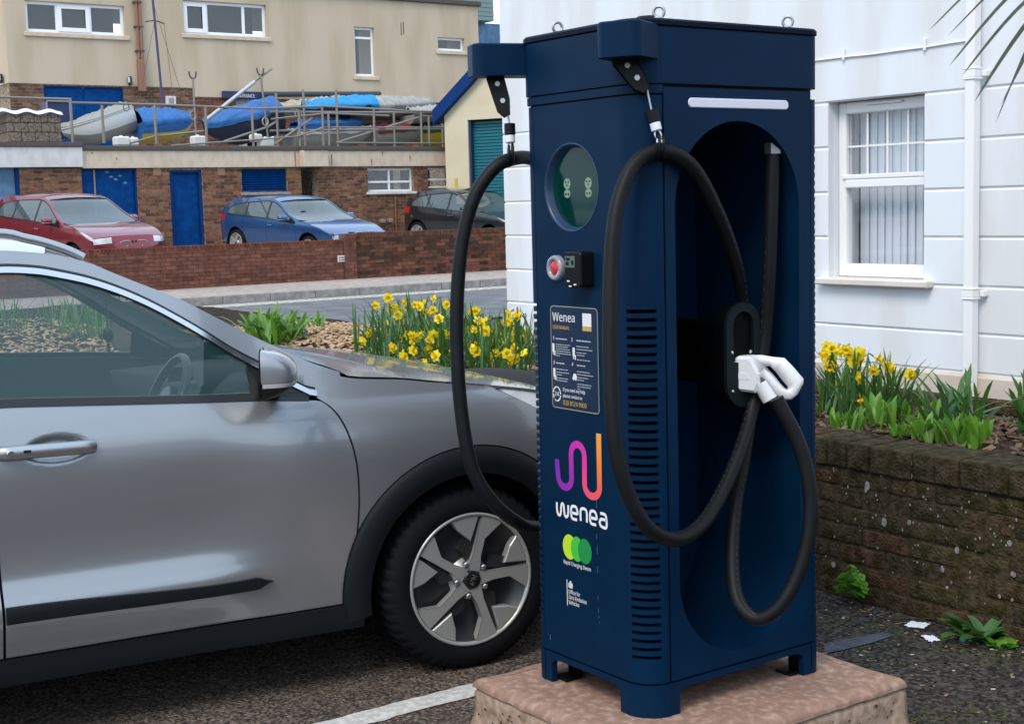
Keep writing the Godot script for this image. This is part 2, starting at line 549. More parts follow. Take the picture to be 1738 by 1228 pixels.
	mat("paper", 0.72, 0.74, 0.78, 0.7)
	mat("twig", 0.05, 0.04, 0.03, 0.9)
	var ch := mat("chip", 1, 1, 1, 0.95)
	ch.vertex_color_use_as_albedo = true
	worn(mat("lichen", 0.33, 0.33, 0.295, 1.0), "patchy", 6.0)

func _ready() -> void:
	rng.seed = 7
	setup_view()
	make_materials()
	build_ground()
	build_house()
	build_bed()
	build_far_street()
	build_clubhouse()
	build_store()
	build_shed()
	build_yard()
	build_plinth()
	build_charger()
	build_cars()
	build_plants()
	build_litter()
	build_opposite()

func setup_view() -> void:
	var pi_ := deg_to_rad(6.31)
	var ro := deg_to_rad(-1.52)
	var ya := deg_to_rad(-35.2)
	var r0 := Vector3(1, 0, 0)
	var u0 := Vector3(0, cos(pi_), -sin(pi_))
	var f0 := Vector3(0, -sin(pi_), -cos(pi_))
	var yb := Basis(Vector3.UP, ya)
	cr = yb * (r0 * cos(ro) + u0 * sin(ro))
	cu = yb * (-r0 * sin(ro) + u0 * cos(ro))
	cf = yb * f0
	var cam := Camera3D.new()
	cam.name = "camera"
	cam.fov = rad_to_deg(2.0 * atan(614.0 / F))
	cam.near = 0.05
	cam.far = 800.0
	cam.transform = Transform3D(Basis(cr, cu, -cf), cam_p)
	add_child(cam)
	cam.current = true
	var env := Environment.new()
	env.background_mode = Environment.BG_SKY
	var sky := Sky.new()
	var sm := ProceduralSkyMaterial.new()
	sm.sky_top_color = Color(0.78, 0.87, 0.97)
	sm.sky_horizon_color = Color(0.88, 0.93, 0.98)
	sm.sky_curve = 0.2
	sm.ground_bottom_color = Color(0.25, 0.25, 0.25)
	sm.ground_horizon_color = Color(0.45, 0.46, 0.47)
	sky.sky_material = sm
	env.sky = sky
	env.tonemap_mode = Environment.TONE_MAPPER_LINEAR
	env.tonemap_exposure = 1.85
	env.sdfgi_enabled = true
	env.ssao_enabled = true
	env.ssil_enabled = true
	var we := WorldEnvironment.new()
	we.name = "environment"
	we.environment = env
	add_child(we)
	var sun := DirectionalLight3D.new()
	sun.name = "sun"
	sun.light_energy = 0.42
	sun.light_angular_distance = 25.0
	sun.light_color = Color(1.0, 0.97, 0.93)
	sun.shadow_enabled = true
	add_child(sun)
	sun.look_at_from_position(Vector3(-5.5, 7, 3), Vector3.ZERO)

# ---------------------------------------------------------------- ground, road, pavement
func build_ground() -> void:
	var st := S()
	quad(st, Vector3(-300, -0.03, -300), Vector3(300, -0.03, -300), Vector3(300, -0.03, 300), Vector3(-300, -0.03, 300))
	var g := obj("ground", st, M["far_ground"], self)
	g.set_meta("kind", "structure")
	st = S()
	patch(st, func(u, v): return Vector3(lerpf(-14, 4.3, u), 0.0, lerpf(-17.0, 12, v)), 4, 4)
	var a := obj("car_park", st, M["tarmac"], self)
	a.set_meta("kind", "structure")
	# older, mossy tarmac between the plinth and the planter wall
	st = S()
	var edge := []
	for i in 40:
		var t := i / 39.0
		edge.append(Vector3(3.34 + 0.06 * sin(t * 19.0) + 0.05 * sin(t * 47.0), 0.004, lerpf(-4.4, 1.5, t)))
	for i in 39:
		quad(st, edge[i], Vector3(4.24, 0.004, edge[i].z), Vector3(4.24, 0.004, edge[i + 1].z), edge[i + 1])
	put("old_tarmac", done(st), M["tarmac_old"], self).set_meta("kind", "structure")
	# painted bay line
	st = S()
	var p0 := ony(300, 1262, 0.004)
	var pa := ony(510, 1228, 0.004)
	var pb := ony(798, 1165, 0.004)
	var pc := ony(610, 1228, 0.004)
	var pd := ony(798, 1186, 0.004)
	var zt := (pa.z + pb.z) * 0.5
	var zb := (pc.z + pd.z) * 0.5
	prism(st, line_outline(-2.6, 2.62, zt, zb, 0.006), Transform3D(Basis(Vector3(1, 0, 0), Vector3(0, 0, 1), Vector3(0, -1, 0)), Vector3(0, 0.004, 0)), 0, 0)
	tag(obj("bay_line", st, M["line_paint"], self), "worn white painted bay line running under the concrete plinth", "road marking")
	# dark repair strip
	st = S()
	var q := []
	for e in [[1398, 1092], [1440, 1083], [1500, 1072], [1520, 1077], [1480, 1090], [1432, 1102], [1400, 1108]]:
		var w := ony(e[0], e[1], 0.008)
		q.append(Vector2(w.x, w.z))
	prism(st, PackedVector2Array(q), Transform3D(Basis(Vector3(1, 0, 0), Vector3(0, 0, 1), Vector3(0, -1, 0)), Vector3(0, 0.008, 0)), 0, 0)
	put("repair_patch", done(st), M["patch"], self).set_meta("kind", "structure")
	# road
	st = S()
	quad(st, Vector3(-120, -0.004, -23.3), Vector3(160, -0.004, -23.3), Vector3(160, -0.004, -16.6), Vector3(-120, -0.004, -16.6))
	put("road", done(st), M["road"], self).set_meta("kind", "structure")
	st = S()
	quad(st, Vector3(-40, 0.0, -22.95), Vector3(60, 0.0, -22.95), Vector3(60, 0.0, -22.3), Vector3(-40, 0.0, -22.3))
	tag(obj("road_line", st, M["line_cream"], self), "pale line painted on the road along the far kerb", "road marking")

func line_outline(x0: float, x1: float, z0: float, z1: float, j: float) -> PackedVector2Array:
	var a := PackedVector2Array()
	var n := 120
	for i in n + 1:
		a.append(Vector2(lerpf(x0, x1, i / float(n)), z0 + rng.randf_range(-j, j)))
	for i in n + 1:
		a.append(Vector2(lerpf(x1, x0, i / float(n)), z1 + rng.randf_range(-j, j)))
	return a

# ---------------------------------------------------------------- bricks
# courses of bricks joined into one mesh: face in the plane spanned by ax (along) and up, outward normal nn
func brick_mass(st: SurfaceTool, o: Vector3, ax: Vector3, nn: Vector3, length: float, h: float, tones: Array, holes := [], bl := 0.215, bh := 0.065, j := 0.011, proud := 0.008) -> void:
	var y := 0.0
	var row := 0
	st.set_smooth_group(-1)
	while y < h - 0.01:
		var x := -(bl + j) * (0.5 if row % 2 else 0.0)
		var y1 := minf(y + bh, h)
		while x < length:
			var a := maxf(x, 0.0)
			var b := minf(x + bl, length)
			if b - a > 0.02:
				var segs := [[a, b]]
				for ho in holes:     # [a0, y0, a1, y1]
					if (y + y1) * 0.5 > ho[1] and (y + y1) * 0.5 < ho[3]:
						var nx := []
						for s in segs:
							if s[1] <= ho[0] or s[0] >= ho[2]:
								nx.append(s)
							else:
								if s[0] < ho[0] - 0.02: nx.append([s[0], ho[0]])
								if s[1] > ho[2] + 0.02: nx.append([ho[2], s[1]])
						segs = nx
				for s in segs:
					var t: Array = tones[rng.randi() % tones.size()]
					var k := rng.randf_range(0.8, 1.15)
					st.set_color(Color(t[0] * k, t[1] * k, t[2] * k))
					var pr := proud + rng.randf_range(-0.002, 0.002)
					var p = o + ax * s[0] + Vector3.UP * y
					var q = o + ax * s[1] + Vector3.UP * y1
					var p1 = p + nn * pr
					var pu = o + ax * s[0] + Vector3.UP * y1
					var qd = o + ax * s[1] + Vector3.UP * y
					quad(st, p1, qd + nn * pr, q + nn * pr, pu + nn * pr)
					quad(st, pu + nn * pr, q + nn * pr, q, pu)
					quad(st, p, qd, qd + nn * pr, p1)
					quad(st, p, p1, pu + nn * pr, pu)
					quad(st, qd + nn * pr, qd, q, q + nn * pr)
			x += bl + j
		y += bh + j
		row += 1

# ---------------------------------------------------------------- white house
const HX := 7.0
func build_house() -> void:
	var z0 := -9.98
	var z1 := 6.0
	var h := thing("house", "white rendered house with grooved bands and a beige base behind the planted bed", "house", Vector3(HX + 3, 0, -2))
	var lines := [0.525, 0.757, 1.035, 1.322, 1.607, 1.895, 2.18, 6.2]
	var wz0 := -6.33
	var wz1 := -5.57
	var wy0 := 1.04
	var wy1 := 2.185
	# recessed backing that shows in the grooves
	var st := S()
	span(st, Vector3(HX + 0.010, -0.03, z0 + 0.010), Vector3(HX + 0.3, 6.15, wz0))
	span(st, Vector3(HX + 0.010, -0.03, wz1), Vector3(HX + 0.3, 6.15, z1))
	span(st, Vector3(HX + 0.014, -0.03, wz0 + 0.001), Vector3(HX + 0.3, wy0 - 0.01, wz1 - 0.001))
	span(st, Vector3(HX + 0.014, wy1, wz0 + 0.001), Vector3(HX + 0.3, 6.15, wz1 - 0.001))
	span(st, Vector3(HX + 0.31, -0.03, z0 + 0.014), Vector3(HX + 8, 6.15, z0 + 0.3))
	obj("wall_core", st, M["white_groove"], h)
	for i in lines.size() - 1:
		var a: float = lines[i]
		var b: float = lines[i + 1]
		var segs := [[z0, z1]]
		if b > wy0 + 0.02 and a < wy1 - 0.02:
			segs = [[z0, wz0], [wz1, z1]]
		for s in segs:
			st = S()
			var y0 := a + 0.0045
			var y1: float = b - 0.0045
			cspan(st, Vector3(HX, y0, s[0]), Vector3(HX + 0.06, y1, s[1]), 0.008)
			if s[0] == z0:
				cspan(st, Vector3(HX + 0.0605, y0, z0), Vector3(HX + 8, y1, z0 + 0.06), 0.008)
			obj("rendered_band", st, M["white_render"], h)
	st = S()
	cspan(st, Vector3(HX - 0.03, -0.03, z0 - 0.03), Vector3(HX + 0.06, 0.515, z1), 0.012)
	obj("base_course", st, M["beige_plinth"], h)
	# roof far above the frame
	st = S()
	var prof := PackedVector2Array([Vector2(HX - 0.35, 6.15), Vector2(HX + 4.1, 9.2), Vector2(HX + 8.5, 6.15)])
	prism(st, prof, Transform3D(Basis(Vector3(1, 0, 0), Vector3(0, 1, 0), Vector3(0, 0, 1)), Vector3.ZERO), z0 - 0.2, z1)
	obj("roof", st, M["coping"], h)
	# window
	var fx := HX + 0.1
	var w := Node3D.new()
	w.name = "window"
	h.add_child(w)
	w.position = -h.position
	st = S()
	var fw := 0.062
	var a0 := wz0 + 0.003
	var a1 := wz1 - 0.003
	var bot := 1.0625
	var top := wy1 - 0.004
	var mid0 := 1.632
	var mid1 := 1.69
	cspan(st, Vector3(fx, bot, a0), Vector3(fx + 0.07, top, a0 + fw), 0.008)
	cspan(st, Vector3(fx, bot, a1 - fw * 0.8), Vector3(fx + 0.07, top, a1), 0.008)
	cspan(st, Vector3(fx, top - 0.075, a0 + fw), Vector3(fx + 0.07, top, a1 - fw * 0.8), 0.008)
	cspan(st, Vector3(fx, bot, a0 + fw), Vector3(fx + 0.07, bot + 0.085, a1 - fw * 0.8), 0.008)
	cspan(st, Vector3(fx - 0.012, mid0, a0 + fw), Vector3(fx + 0.07, mid1, a1 - fw * 0.8), 0.008)
	cspan(st, Vector3(fx - 0.014, mid1 + 0.001, a0 + fw - 0.02), Vector3(fx - 0.001, mid1 + 0.03, a1 - 0.03), 0.004)
	obj("frame", st, M["upvc"], w)
	st = S()
	cspan(st, Vector3(fx - 0.02, top - 0.03, -6.09), Vector3(fx - 0.001, top - 0.014, -5.8), 0.004)
	obj("trickle_vent", st, M["upvc"], w)
	st = S()
	span(st, Vector3(fx + 0.03, mid1, a0 + fw), Vector3(fx + 0.036, top - 0.075, a1 - fw * 0.8))
	obj("pane", st, M["window_glass"], w)
	st = S()
	span(st, Vector3(fx + 0.03, bot + 0.085, a0 + fw), Vector3(fx + 0.036, mid0, a1 - fw * 0.8))
	obj("pane", st, M["window_glass"], w)
	var gl := a1 - fw * 0.8 - (a0 + fw)
	for k in 3:
		st = S()
		var zc := a0 + fw + gl * (k + 1) / 4.0
		span(st, Vector3(fx + 0.02, mid1 + 0.003, zc - 0.006), Vector3(fx + 0.029, top - 0.078, zc + 0.006))
		obj("glazing_bar", st, M["upvc"], w)
	st = S()
	span(st, Vector3(fx + 0.0185, 1.892, a0 + fw + 0.003), Vector3(fx + 0.0285, 1.904, a1 - fw * 0.8 - 0.003))
	obj("glazing_bar", st, M["upvc"], w)
	# vertical blind slats and the room behind
	var n := 11
	for k in n:
		st = S()
		var zc := lerpf(a0 + fw - 0.01, a1 - 0.03, (k + 0.5) / n)
		var hw := 0.05
		var yw := 1.36 + rng.randf_range(-0.12, 0.12)
		box(st, Vector3(fx + 0.16, 1.62, zc), Vector3(hw * 2, 1.1, 0.002), Basis(Vector3.UP, yw))
		obj("blind_slat", st, M["blind"], w)
	st = S()
	span(st, Vector3(fx + 1.6, 0.6, -7.4), Vector3(fx + 1.65, 2.6, -4.4))
	span(st, Vector3(fx + 0.21, 0.6, -7.45), Vector3(fx + 1.65, 2.6, -7.4))
	span(st, Vector3(fx + 0.21, 0.6, -4.4), Vector3(fx + 1.65, 2.6, -4.35))
	span(st, Vector3(fx + 0.21, 2.6, -7.45), Vector3(fx + 1.65, 2.65, -4.35))
	span(st, Vector3(fx + 0.21, 0.55, -7.45), Vector3(fx + 1.65, 0.6, -4.35))
	obj("room", st, M["room"], w)
	st = S()
	cspan(st, Vector3(HX - 0.07, 1.018, wz0 - 0.06), Vector3(HX + 0.11, 1.062, wz1 + 0.08), 0.008)
	obj("sill", st, M["sill_stone"], w)
	# downpipe with collars and brackets
	var d := Node3D.new()
	d.name = "downpipe"
	h.add_child(d)
	d.position = -h.position
	st = S()
	cspan(st, Vector3(HX - 0.10, -0.03, -5.205), Vector3(HX - 0.035, 6.1, -5.14), 0.006)
	obj("pipe", st, M["upvc"], d)
	for y in [1.0, 2.26, 4.0]:
		st = S()
		cspan(st, Vector3(HX - 0.107, y - 0.034, -5.215), Vector3(HX - 0.031, y - 0.022, -5.13), 0.003)
		cspan(st, Vector3(HX - 0.107, y + 0.022, -5.215), Vector3(HX - 0.031, y + 0.034, -5.13), 0.003)
		cspan(st, Vector3(HX - 0.105, y - 0.0215, -5.213), Vector3(HX - 0.033, y + 0.0215, -5.132), 0.003)
		obj("collar", st, M["upvc"], d)
		st = S()
		cspan(st, Vector3(HX - 0.045, y - 0.018, -5.128), Vector3(HX - 0.002, y + 0.018, -5.10), 0.004)
		obj("bracket", st, M["upvc"], d)
	# clipped cable
	var c := Node3D.new()
	c.name = "wall_cable"
	h.add_child(c)
	c.position = -h.position
	st = S()
	var pts := []
	for e in [[1300, 112], [1397, 101], [1430, 97], [1480, 92], [1530, 85], [1570, 80], [1620, 72], [1662, 66]]:
		pts.append(onx(e[0], e[1], HX - 0.008))
	tube(st, smooth(pts, 4), 0.006, 6)
	obj("cable", st, M["upvc"], c)
	for e in [[1432, 92], [1570, 75]]:
		st = S()
		var k := onx(e[0], e[1], HX - 0.012)
		cbox(st, k, Vector3(0.02, 0.075, 0.016), 0.004)
		obj("clip", st, M["upvc"], c)

# ---------------------------------------------------------------- raised bed with brick walls
const PX := 4.2          # face of the planter wall
func build_bed() -> void:
	# soil and mulch surface, an uneven sheet
	var nz := FastNoiseLite.new()
	nz.seed = 4
	nz.frequency = 0.9
	var st := S()
	patch(st, func(u, v):
		var x := lerpf(PX + 0.16, 6.25, u)
		var z := lerpf(-16.3, 4.0, v)
		return Vector3(x, bed_y(x, z) + nz.get_noise_2d(x, z) * 0.03, z), 24, 160)
	patch(st, func(u, v):
		var x := lerpf(-9.0, PX + 0.16, u)
		var z := lerpf(-16.3, -8.9, v)
		return Vector3(x, bed_y(x, z) + nz.get_noise_2d(x, z) * 0.03, z), 80, 50)
	put("planting_bed", done(st), M["soil"], self).set_meta("kind", "structure")
	# brick planter wall, the bricks in view one by one
	var w := thing("planter_wall", "old dark brick planter wall with brick-on-edge coping, moss and pale lichen", "wall", Vector3(PX, 0, -3.2))
	st = S()
	span(st, Vector3(PX + 0.003, -0.03, -8.9), Vector3(PX + 0.2, 0.60, 4.0))
	span(st, Vector3(-9, -0.03, -9.1), Vector3(PX + 0.2, 0.56, -8.905))
	obj("mortar_core", st, M["mortar_dark"], w)
	var bm := []
	for t in [[0.082, 0.062, 0.044], [0.07, 0.058, 0.04], [0.10, 0.062, 0.045], [0.062, 0.054, 0.038], [0.078, 0.068, 0.043]]:
		var m := mat("old_brick_%d" % bm.size(), t[0], t[1], t[2], 0.95)
		worn(m, "mossy", 1.3, "bump_grit", 0.5)
		bm.append(m)
	var meshes := []
	for k in 4:
		st = S()
		rough_brick(st, Vector3(0.1, 0.066, 0.216), 0.004, 0.003, 100 + k)
		meshes.append(done(st))
	var copes := []
	for k in 3:
		st = S()
		rough_brick(st, Vector3(0.215, 0.105, 0.098), 0.005, 0.004, 200 + k)
		copes.append(done(st))
	var ztop := -1.4
	var zbot := -5.2
	for row in 7:
		var z := zbot - (0.112 if row % 2 else 0.0)
		while z < ztop:
			var b := inst("brick", meshes[rng.randi() % 4], bm[rng.randi() % 5], w, Transform3D(Basis(Vector3.RIGHT, rng.randf_range(-0.006, 0.006)), Vector3(PX + 0.05 + rng.randf_range(-0.003, 0.003), 0.004 + 0.032 + row * 0.0755, z)))
			z += 0.225
	var zc := zbot
	while zc < ztop:
		inst("coping_brick", copes[rng.randi() % 3], bm[rng.randi() % 5], w, Transform3D(Basis(Vector3.UP, rng.randf_range(-0.03, 0.03)), Vector3(PX + 0.095 + rng.randf_range(-0.006, 0.006), 0.578 + rng.randf_range(-0.004, 0.004), zc)))
		zc += 0.104
	# bricks beyond sight behind the car
	st = S()
	var tones := [[0.075, 0.05, 0.035], [0.052, 0.042, 0.03], [0.10, 0.055, 0.038]]
	brick_mass(st, Vector3(PX + 0.01, 0, -8.9), Vector3(0, 0, 1), Vector3(-1, 0, 0), 3.55, 0.62, tones)
	brick_mass(st, Vector3(-9, 0, -8.9), Vector3(1, 0, 0), Vector3(0, 0, 1), 13.2, 0.58, tones)
	stuff(obj("bricks", st, M["vertex_brick"], w))
	# lichen
	var lm := S()
	lathe(lm, [Vector2(0, 0.25), Vector2(0.6, 0.22), Vector2(1, 0)], 9, Transform3D())
	var mm := MultiMesh.new()
	mm.transform_format = MultiMesh.TRANSFORM_3D
	mm.mesh = done(lm)
	mm.instance_count = 260
	for i in 260:
		var r := rng.randf_range(0.0015, 0.005) if i % 6 else rng.randf_range(0.006, 0.0125)
		var z := rng.randf_range(-4.3, -2.2)
		var y := rng.randf_range(0.12, 0.62)
		if rng.randf() < 0.35:
			y = rng.randf_range(0.3, 0.5)
		var b := Basis(Vector3(0, 0, 1), PI / 2).scaled(Vector3.ONE)
		b = b * Basis.from_scale(Vector3(r * rng.randf_range(0.8, 1.6), r * 0.25, r))
		mm.set_instance_transform(i, Transform3D(b, Vector3(PX - 0.003, y, z)))
	var li := MultiMeshInstance3D.new()
	li.name = "lichen"
	li.multimesh = mm
	li.material_override = M["lichen"]
	w.add_child(li)
	li.position = -w.position
	stuff(li)
	# low rear kerb of old brick
	var k := thing("rear_brick_kerb", "low old brick edging at the back of the bed below the house", "kerb", Vector3(6.3, 0, -4))
	st = S()
	span(st, Vector3(6.26, -0.03, -9.9), Vector3(6.42, 0.36, 4.0))
	obj("core", st, M["mortar_dark"], k)
	var z := -9.9
	while z < 2.0:
		inst("brick", meshes[rng.randi() % 4], bm[rng.randi() % 5], k, Transform3D(Basis(Vector3.UP, rng.randf_range(-0.02, 0.02)), Vector3(6.3 + rng.randf_range(-0.006, 0.006), 0.395, z)))
		inst("brick", meshes[rng.randi() % 4], bm[rng.randi() % 5], k, Transform3D(Basis(Vector3.UP, rng.randf_range(-0.02, 0.02)), Vector3(6.3 + rng.randf_range(-0.006, 0.006), 0.4665, z + 0.1)))
		z += 0.223
	# bark chips
	st = S()
	rough_brick(st, Vector3(0.05, 0.008, 0.022), 0.003, 0.004, 300)
	var chip := done(st)
	var tr := []
	var co := []
	for i in 15000:
		var p := Vector2.ZERO
		var pale := false
		if i < 5200:         # the pale mound beyond the bonnet
			p = Vector2(rng.randf_range(4.35, 6.0), rng.randf_range(-11.8, -6.0))
			pale = true
		elif i < 11500:
			p = Vector2(rng.randf_range(-3.0, 4.4), rng.randf_range(-14.5, -9.1))
			pale = true
		else:
			p = Vector2(rng.randf_range(4.36, 6.2), rng.randf_range(-6.2, -0.8))
		var b := Basis.from_euler(Vector3(rng.randf_range(-0.5, 0.5), rng.randf() * TAU, rng.randf_range(-0.5, 0.5)))
		b = b * Basis.from_scale(Vector3(rng.randf_range(0.5, 1.4), rng.randf_range(0.6, 1.6), rng.randf_range(0.6, 1.5)))
		tr.append(Transform3D(b, Vector3(p.x, bed_y(p.x, p.y) + nz.get_noise_2d(p.x, p.y) * 0.03 + rng.randf_range(0.0, 0.02), p.y)))
		var t := rng.randf()
		if pale:
			co.append(Color(0.30, 0.19, 0.11).lerp(Color(0.50, 0.37, 0.25), t))
		else:
			co.append(Color(0.05, 0.032, 0.022).lerp(Color(0.22, 0.15, 0.11), t * t))
	scatter("bark_mulch", chip, M["chip"], tr, co, "loose brown bark chips covering the planted bed", "mulch")

func bed_y(x: float, z: float) -> float:
	# heaped in the middle beyond the car's bonnet, falling to the rear kerb by the house
	var y := 0.56
	y += 0.10 * exp(-((x - 5.0) * (x - 5.0)) / 0.5 - (z + 9.0) * (z + 9.0) / 3.0)
	if z > -9.0:
		y -= 0.14 * ss(4.7, 6.2, x)
	return y

func scatter(called: String, mesh: Mesh, m: Material, tr: Array, co: Array, label: String, cat: String) -> MultiMeshInstance3D:
	var mm := MultiMesh.new()
	mm.transform_format = MultiMesh.TRANSFORM_3D
	mm.use_colors = co.size() > 0
	mm.mesh = mesh
	mm.instance_count = tr.size()
	for i in tr.size():
		mm.set_instance_transform(i, tr[i])
		if co.size() > 0:
			mm.set_instance_color(i, co[i])
	var o := MultiMeshInstance3D.new()
	o.name = numbered(called)
	o.multimesh = mm
	o.material_override = m
	add_child(o)
	tag(o, label, cat)
	stuff(o)
	return o

# brick with chipped, rounded, uneven edges
func rough_brick(st: SurfaceTool, s: Vector3, r: float, j: float, sd: int) -> void:
	var q := RandomNumberGenerator.new()
	q.seed = sd
	var n := 3
	st.set_smooth_group(1)
	var nz := FastNoiseLite.new()
	nz.seed = sd
	nz.frequency = 14.0
	var h := s * 0.5
	var f := func(p: Vector3) -> Vector3:
		var c := Vector3(clampf(p.x, -h.x + r, h.x - r), clampf(p.y, -h.y + r, h.y - r), clampf(p.z, -h.z + r, h.z - r))
		var d := p - c
		var o := c + d.normalized() * r if d.length() > 1e-6 else p
		return o + Vector3(nz.get_noise_3dv(o * 2.0), nz.get_noise_3dv(o * 2.0 + Vector3(9, 0, 0)), nz.get_noise_3dv(o * 2.0 + Vector3(0, 9, 0))) * j
	var cuts := [-1.0, -0.82, 0.0, 0.82, 1.0]
	for ax in 3:
		var o1 := (ax + 1) % 3
		var o2 := (ax + 2) % 3
		for sg in [-1.0, 1.0]:
			for i in 4:
				for k in 4:
					var v := []
					for e in [[i, k], [i + 1, k], [i + 1, k + 1], [i, k + 1]]:
						var p := Vector3.ZERO
						p[ax] = sg * h[ax]; p[o1] = cuts[e[0]] * h[o1]; p[o2] = cuts[e[1]] * h[o2]
						v.append(f.call(p))
					if sg > 0:
						quad(st, v[3], v[2], v[1], v[0])
					else:
						quad(st, v[0], v[1], v[2], v[3])

# ---------------------------------------------------------------- across the road
const WZ := -26.3        # face of the roadside wall
const SZ := -33.0        # face of the brick store
const CZ := -41.0        # face of the clubhouse
func rz(a: float, b: float, c: float, d: float, Z: float) -> Array:
	return [onz(a, (b + d) * 0.5, Z).x, onz((a + c) * 0.5, d, Z).y, onz(c, (b + d) * 0.5, Z).x, onz((a + c) * 0.5, b, Z).y]
# wall slab in x, y with rectangular holes [x0, y0, x1, y1]
func holed(st: SurfaceTool, x0: float, y0: float, x1: float, y1: float, za: float, zb: float, holes: Array) -> void:
	var xs := [x0, x1]
	for h in holes:
		for k in [h[0], h[2]]:
			if k > x0 and k < x1:
				xs.append(k)
	xs.sort()
	for i in xs.size() - 1:
		if xs[i + 1] - xs[i] < 0.0005:
			continue
		var m: float = (xs[i] + xs[i + 1]) * 0.5
		var cuts := []
		for h in holes:
			if m > h[0] and m < h[2]:
				cuts.append([h[1], h[3]])
		cuts.sort_custom(func(a, b): return a[0] < b[0])
		var y := y0
		for c in cuts:
			if c[0] > y:
				span(st, Vector3(xs[i], y, za), Vector3(xs[i + 1], c[0], zb))
			y = maxf(y, c[1])
		if y < y1:
			span(st, Vector3(xs[i], y, za), Vector3(xs[i + 1], y1, zb))
func part(parent: Node3D, called: String) -> Node3D:
	var o := Node3D.new()
	o.name = called
	parent.add_child(o, true)
	if parent.has_meta("placed") and not parent.has_meta("own_axes"):
		o.position = -parent.position
	return o
func yard_y(z: float) -> float:
	return lerpf(0.36, 0.76, clampf((z + 26.5) / -6.5, 0, 1))

func build_far_street() -> void:
	# kerb stones and paving flags
	var pv := setting("pavement")
	var st := S()
	span(st, Vector3(-60, -0.03, WZ), Vector3(90, 0.105, -23.45))
	obj("bedding", st, M["kerb"], pv)
	var kb := []
	for k in 3:
		st = S()
		cbox(st, Vector3.ZERO, Vector3(0.905, 0.16, 0.145), 0.012)
		kb.append(done(st))
	var x := 2.0
	while x < 30.0:
		inst("kerb_stone", kb[0], M["kerb"], pv, Transform3D(Basis(), Vector3(x + 0.4575, 0.055 + rng.randf_range(-0.003, 0.003), -23.375)))
		x += 0.915
	st = S()
	cbox(st, Vector3.ZERO, Vector3(0.892, 0.05, 0.702), 0.006)
	var fl := done(st)
	var fm := []
	for k in 3:
		fm.append(worn(mat("flag_%d" % k, 0.40 + 0.02 * k, 0.335 + 0.016 * k, 0.30 + 0.014 * k, 0.9), "soft", 0.7))
	for row in 4:
		x = 2.0 - 0.45 * (row % 2)
		while x < 30.0:
			inst("paving_flag", fl, fm[rng.randi() % 3], pv, Transform3D(Basis(), Vector3(x + 0.45, 0.106 + rng.randf_range(-0.002, 0.002), -23.81 - 0.711 * row)))
			x += 0.9
	# roadside brick walls
	var xa := onz(605, 440, WZ).x
	var ta := 0.915
	var tb := 1.04
	var w := thing("roadside_wall", "low red brick wall along the far pavement carrying a small white sign", "wall", Vector3(8, 0.13, WZ))
	st = S()
	span(st, Vector3(-30, 0.08, WZ - 0.22), Vector3(xa - 0.3, ta, WZ - 0.01))
	obj("mortar_core", st, M["mortar_red"], w)
	st = S()
	var red := [[0.19, 0.084, 0.06], [0.178, 0.078, 0.056], [0.20, 0.089, 0.064], [0.165, 0.074, 0.055], [0.186, 0.081, 0.06], [0.15, 0.07, 0.055]]
	var brown := [[0.10, 0.052, 0.035], [0.075, 0.042, 0.03], [0.13, 0.065, 0.042], [0.06, 0.04, 0.03], [0.16, 0.07, 0.045]]
	brick_mass(st, Vector3(2, 0.13, WZ - 0.012), Vector3(1, 0, 0), Vector3(0, 0, 1), xa - 2.31, ta - 0.13, red, [], 0.215, 0.068, 0.009, 0.010)
	stuff(obj("bricks", st, M["vertex_brick"], w))
	st = S()
	x = 2.0
	while x < xa - 0.33:
		st.set_color(Color(0.17, 0.065, 0.045) * rng.randf_range(0.75, 1.15))
		cbox(st, Vector3(x, ta + 0.0, WZ - 0.115), Vector3(0.07, 0.10, 0.232), 0.006)
		x += 0.079
	stuff(obj("coping_bricks", st, M["vertex_brick"], w))
	var sg := thing("wall_sign", "small white sign with two dark lines fixed to the red roadside wall", "sign", onz(585, 438, WZ + 0.03))
	var r := rz(573, 433, 597, 444, WZ + 0.012)
	st = S()
	cspan(st, Vector3(r[0], r[1], WZ + 0.0), Vector3(r[2], r[3], WZ + 0.015), 0.003)
	obj("plate", st, M["fascia_white"], sg)
	for k in 2:
		st = S()
		var yy: float = lerpf(r[1], r[3], 0.3 + 0.38 * k)
		for q in 8:
			var t0: float = lerpf(r[0] + 0.03, r[2] - 0.03, (q + 0.06 * (q % 3)) / 8.0)
			span(st, Vector3(t0, yy - 0.016, WZ + 0.0151), Vector3(t0 + 0.022, yy + 0.016, WZ + 0.0165))
		obj("text_line", st, M["trim_black"], sg)
	var w2 := thing("roadside_wall", "taller dark brown brick wall with a pier, beyond the end of the red wall", "wall", Vector3(xa + 3, 0.13, WZ))
	st = S()
	span(st, Vector3(xa, 0.08, WZ - 0.22), Vector3(42, tb, WZ - 0.01))
	obj("mortar_core", st, M["mortar_red"], w2)
	st = S()
	brick_mass(st, Vector3(xa, 0.13, WZ - 0.012), Vector3(1, 0, 0), Vector3(0, 0, 1), 12, 0.32, red + brown, [], 0.215, 0.068, 0.009, 0.010)
	brick_mass(st, Vector3(xa, 0.13 + 0.308, WZ - 0.012), Vector3(1, 0, 0), Vector3(0, 0, 1), 12, tb - 0.438, brown + brown + [red[3]], [], 0.215, 0.068, 0.009, 0.010)
	stuff(obj("bricks", st, M["vertex_brick"], w2))
	st = S()
	x = xa + 0.03
	while x < xa + 12:
		st.set_color(Color(0.12, 0.06, 0.042) * rng.randf_range(0.75, 1.2))
		cbox(st, Vector3(x, tb + 0.0, WZ - 0.115), Vector3(0.07, 0.10, 0.232), 0.006)
		x += 0.079
	stuff(obj("coping_bricks", st, M["vertex_brick"], w2))
	st = S()
	st.set_color(Color(0.16, 0.11, 0.09))
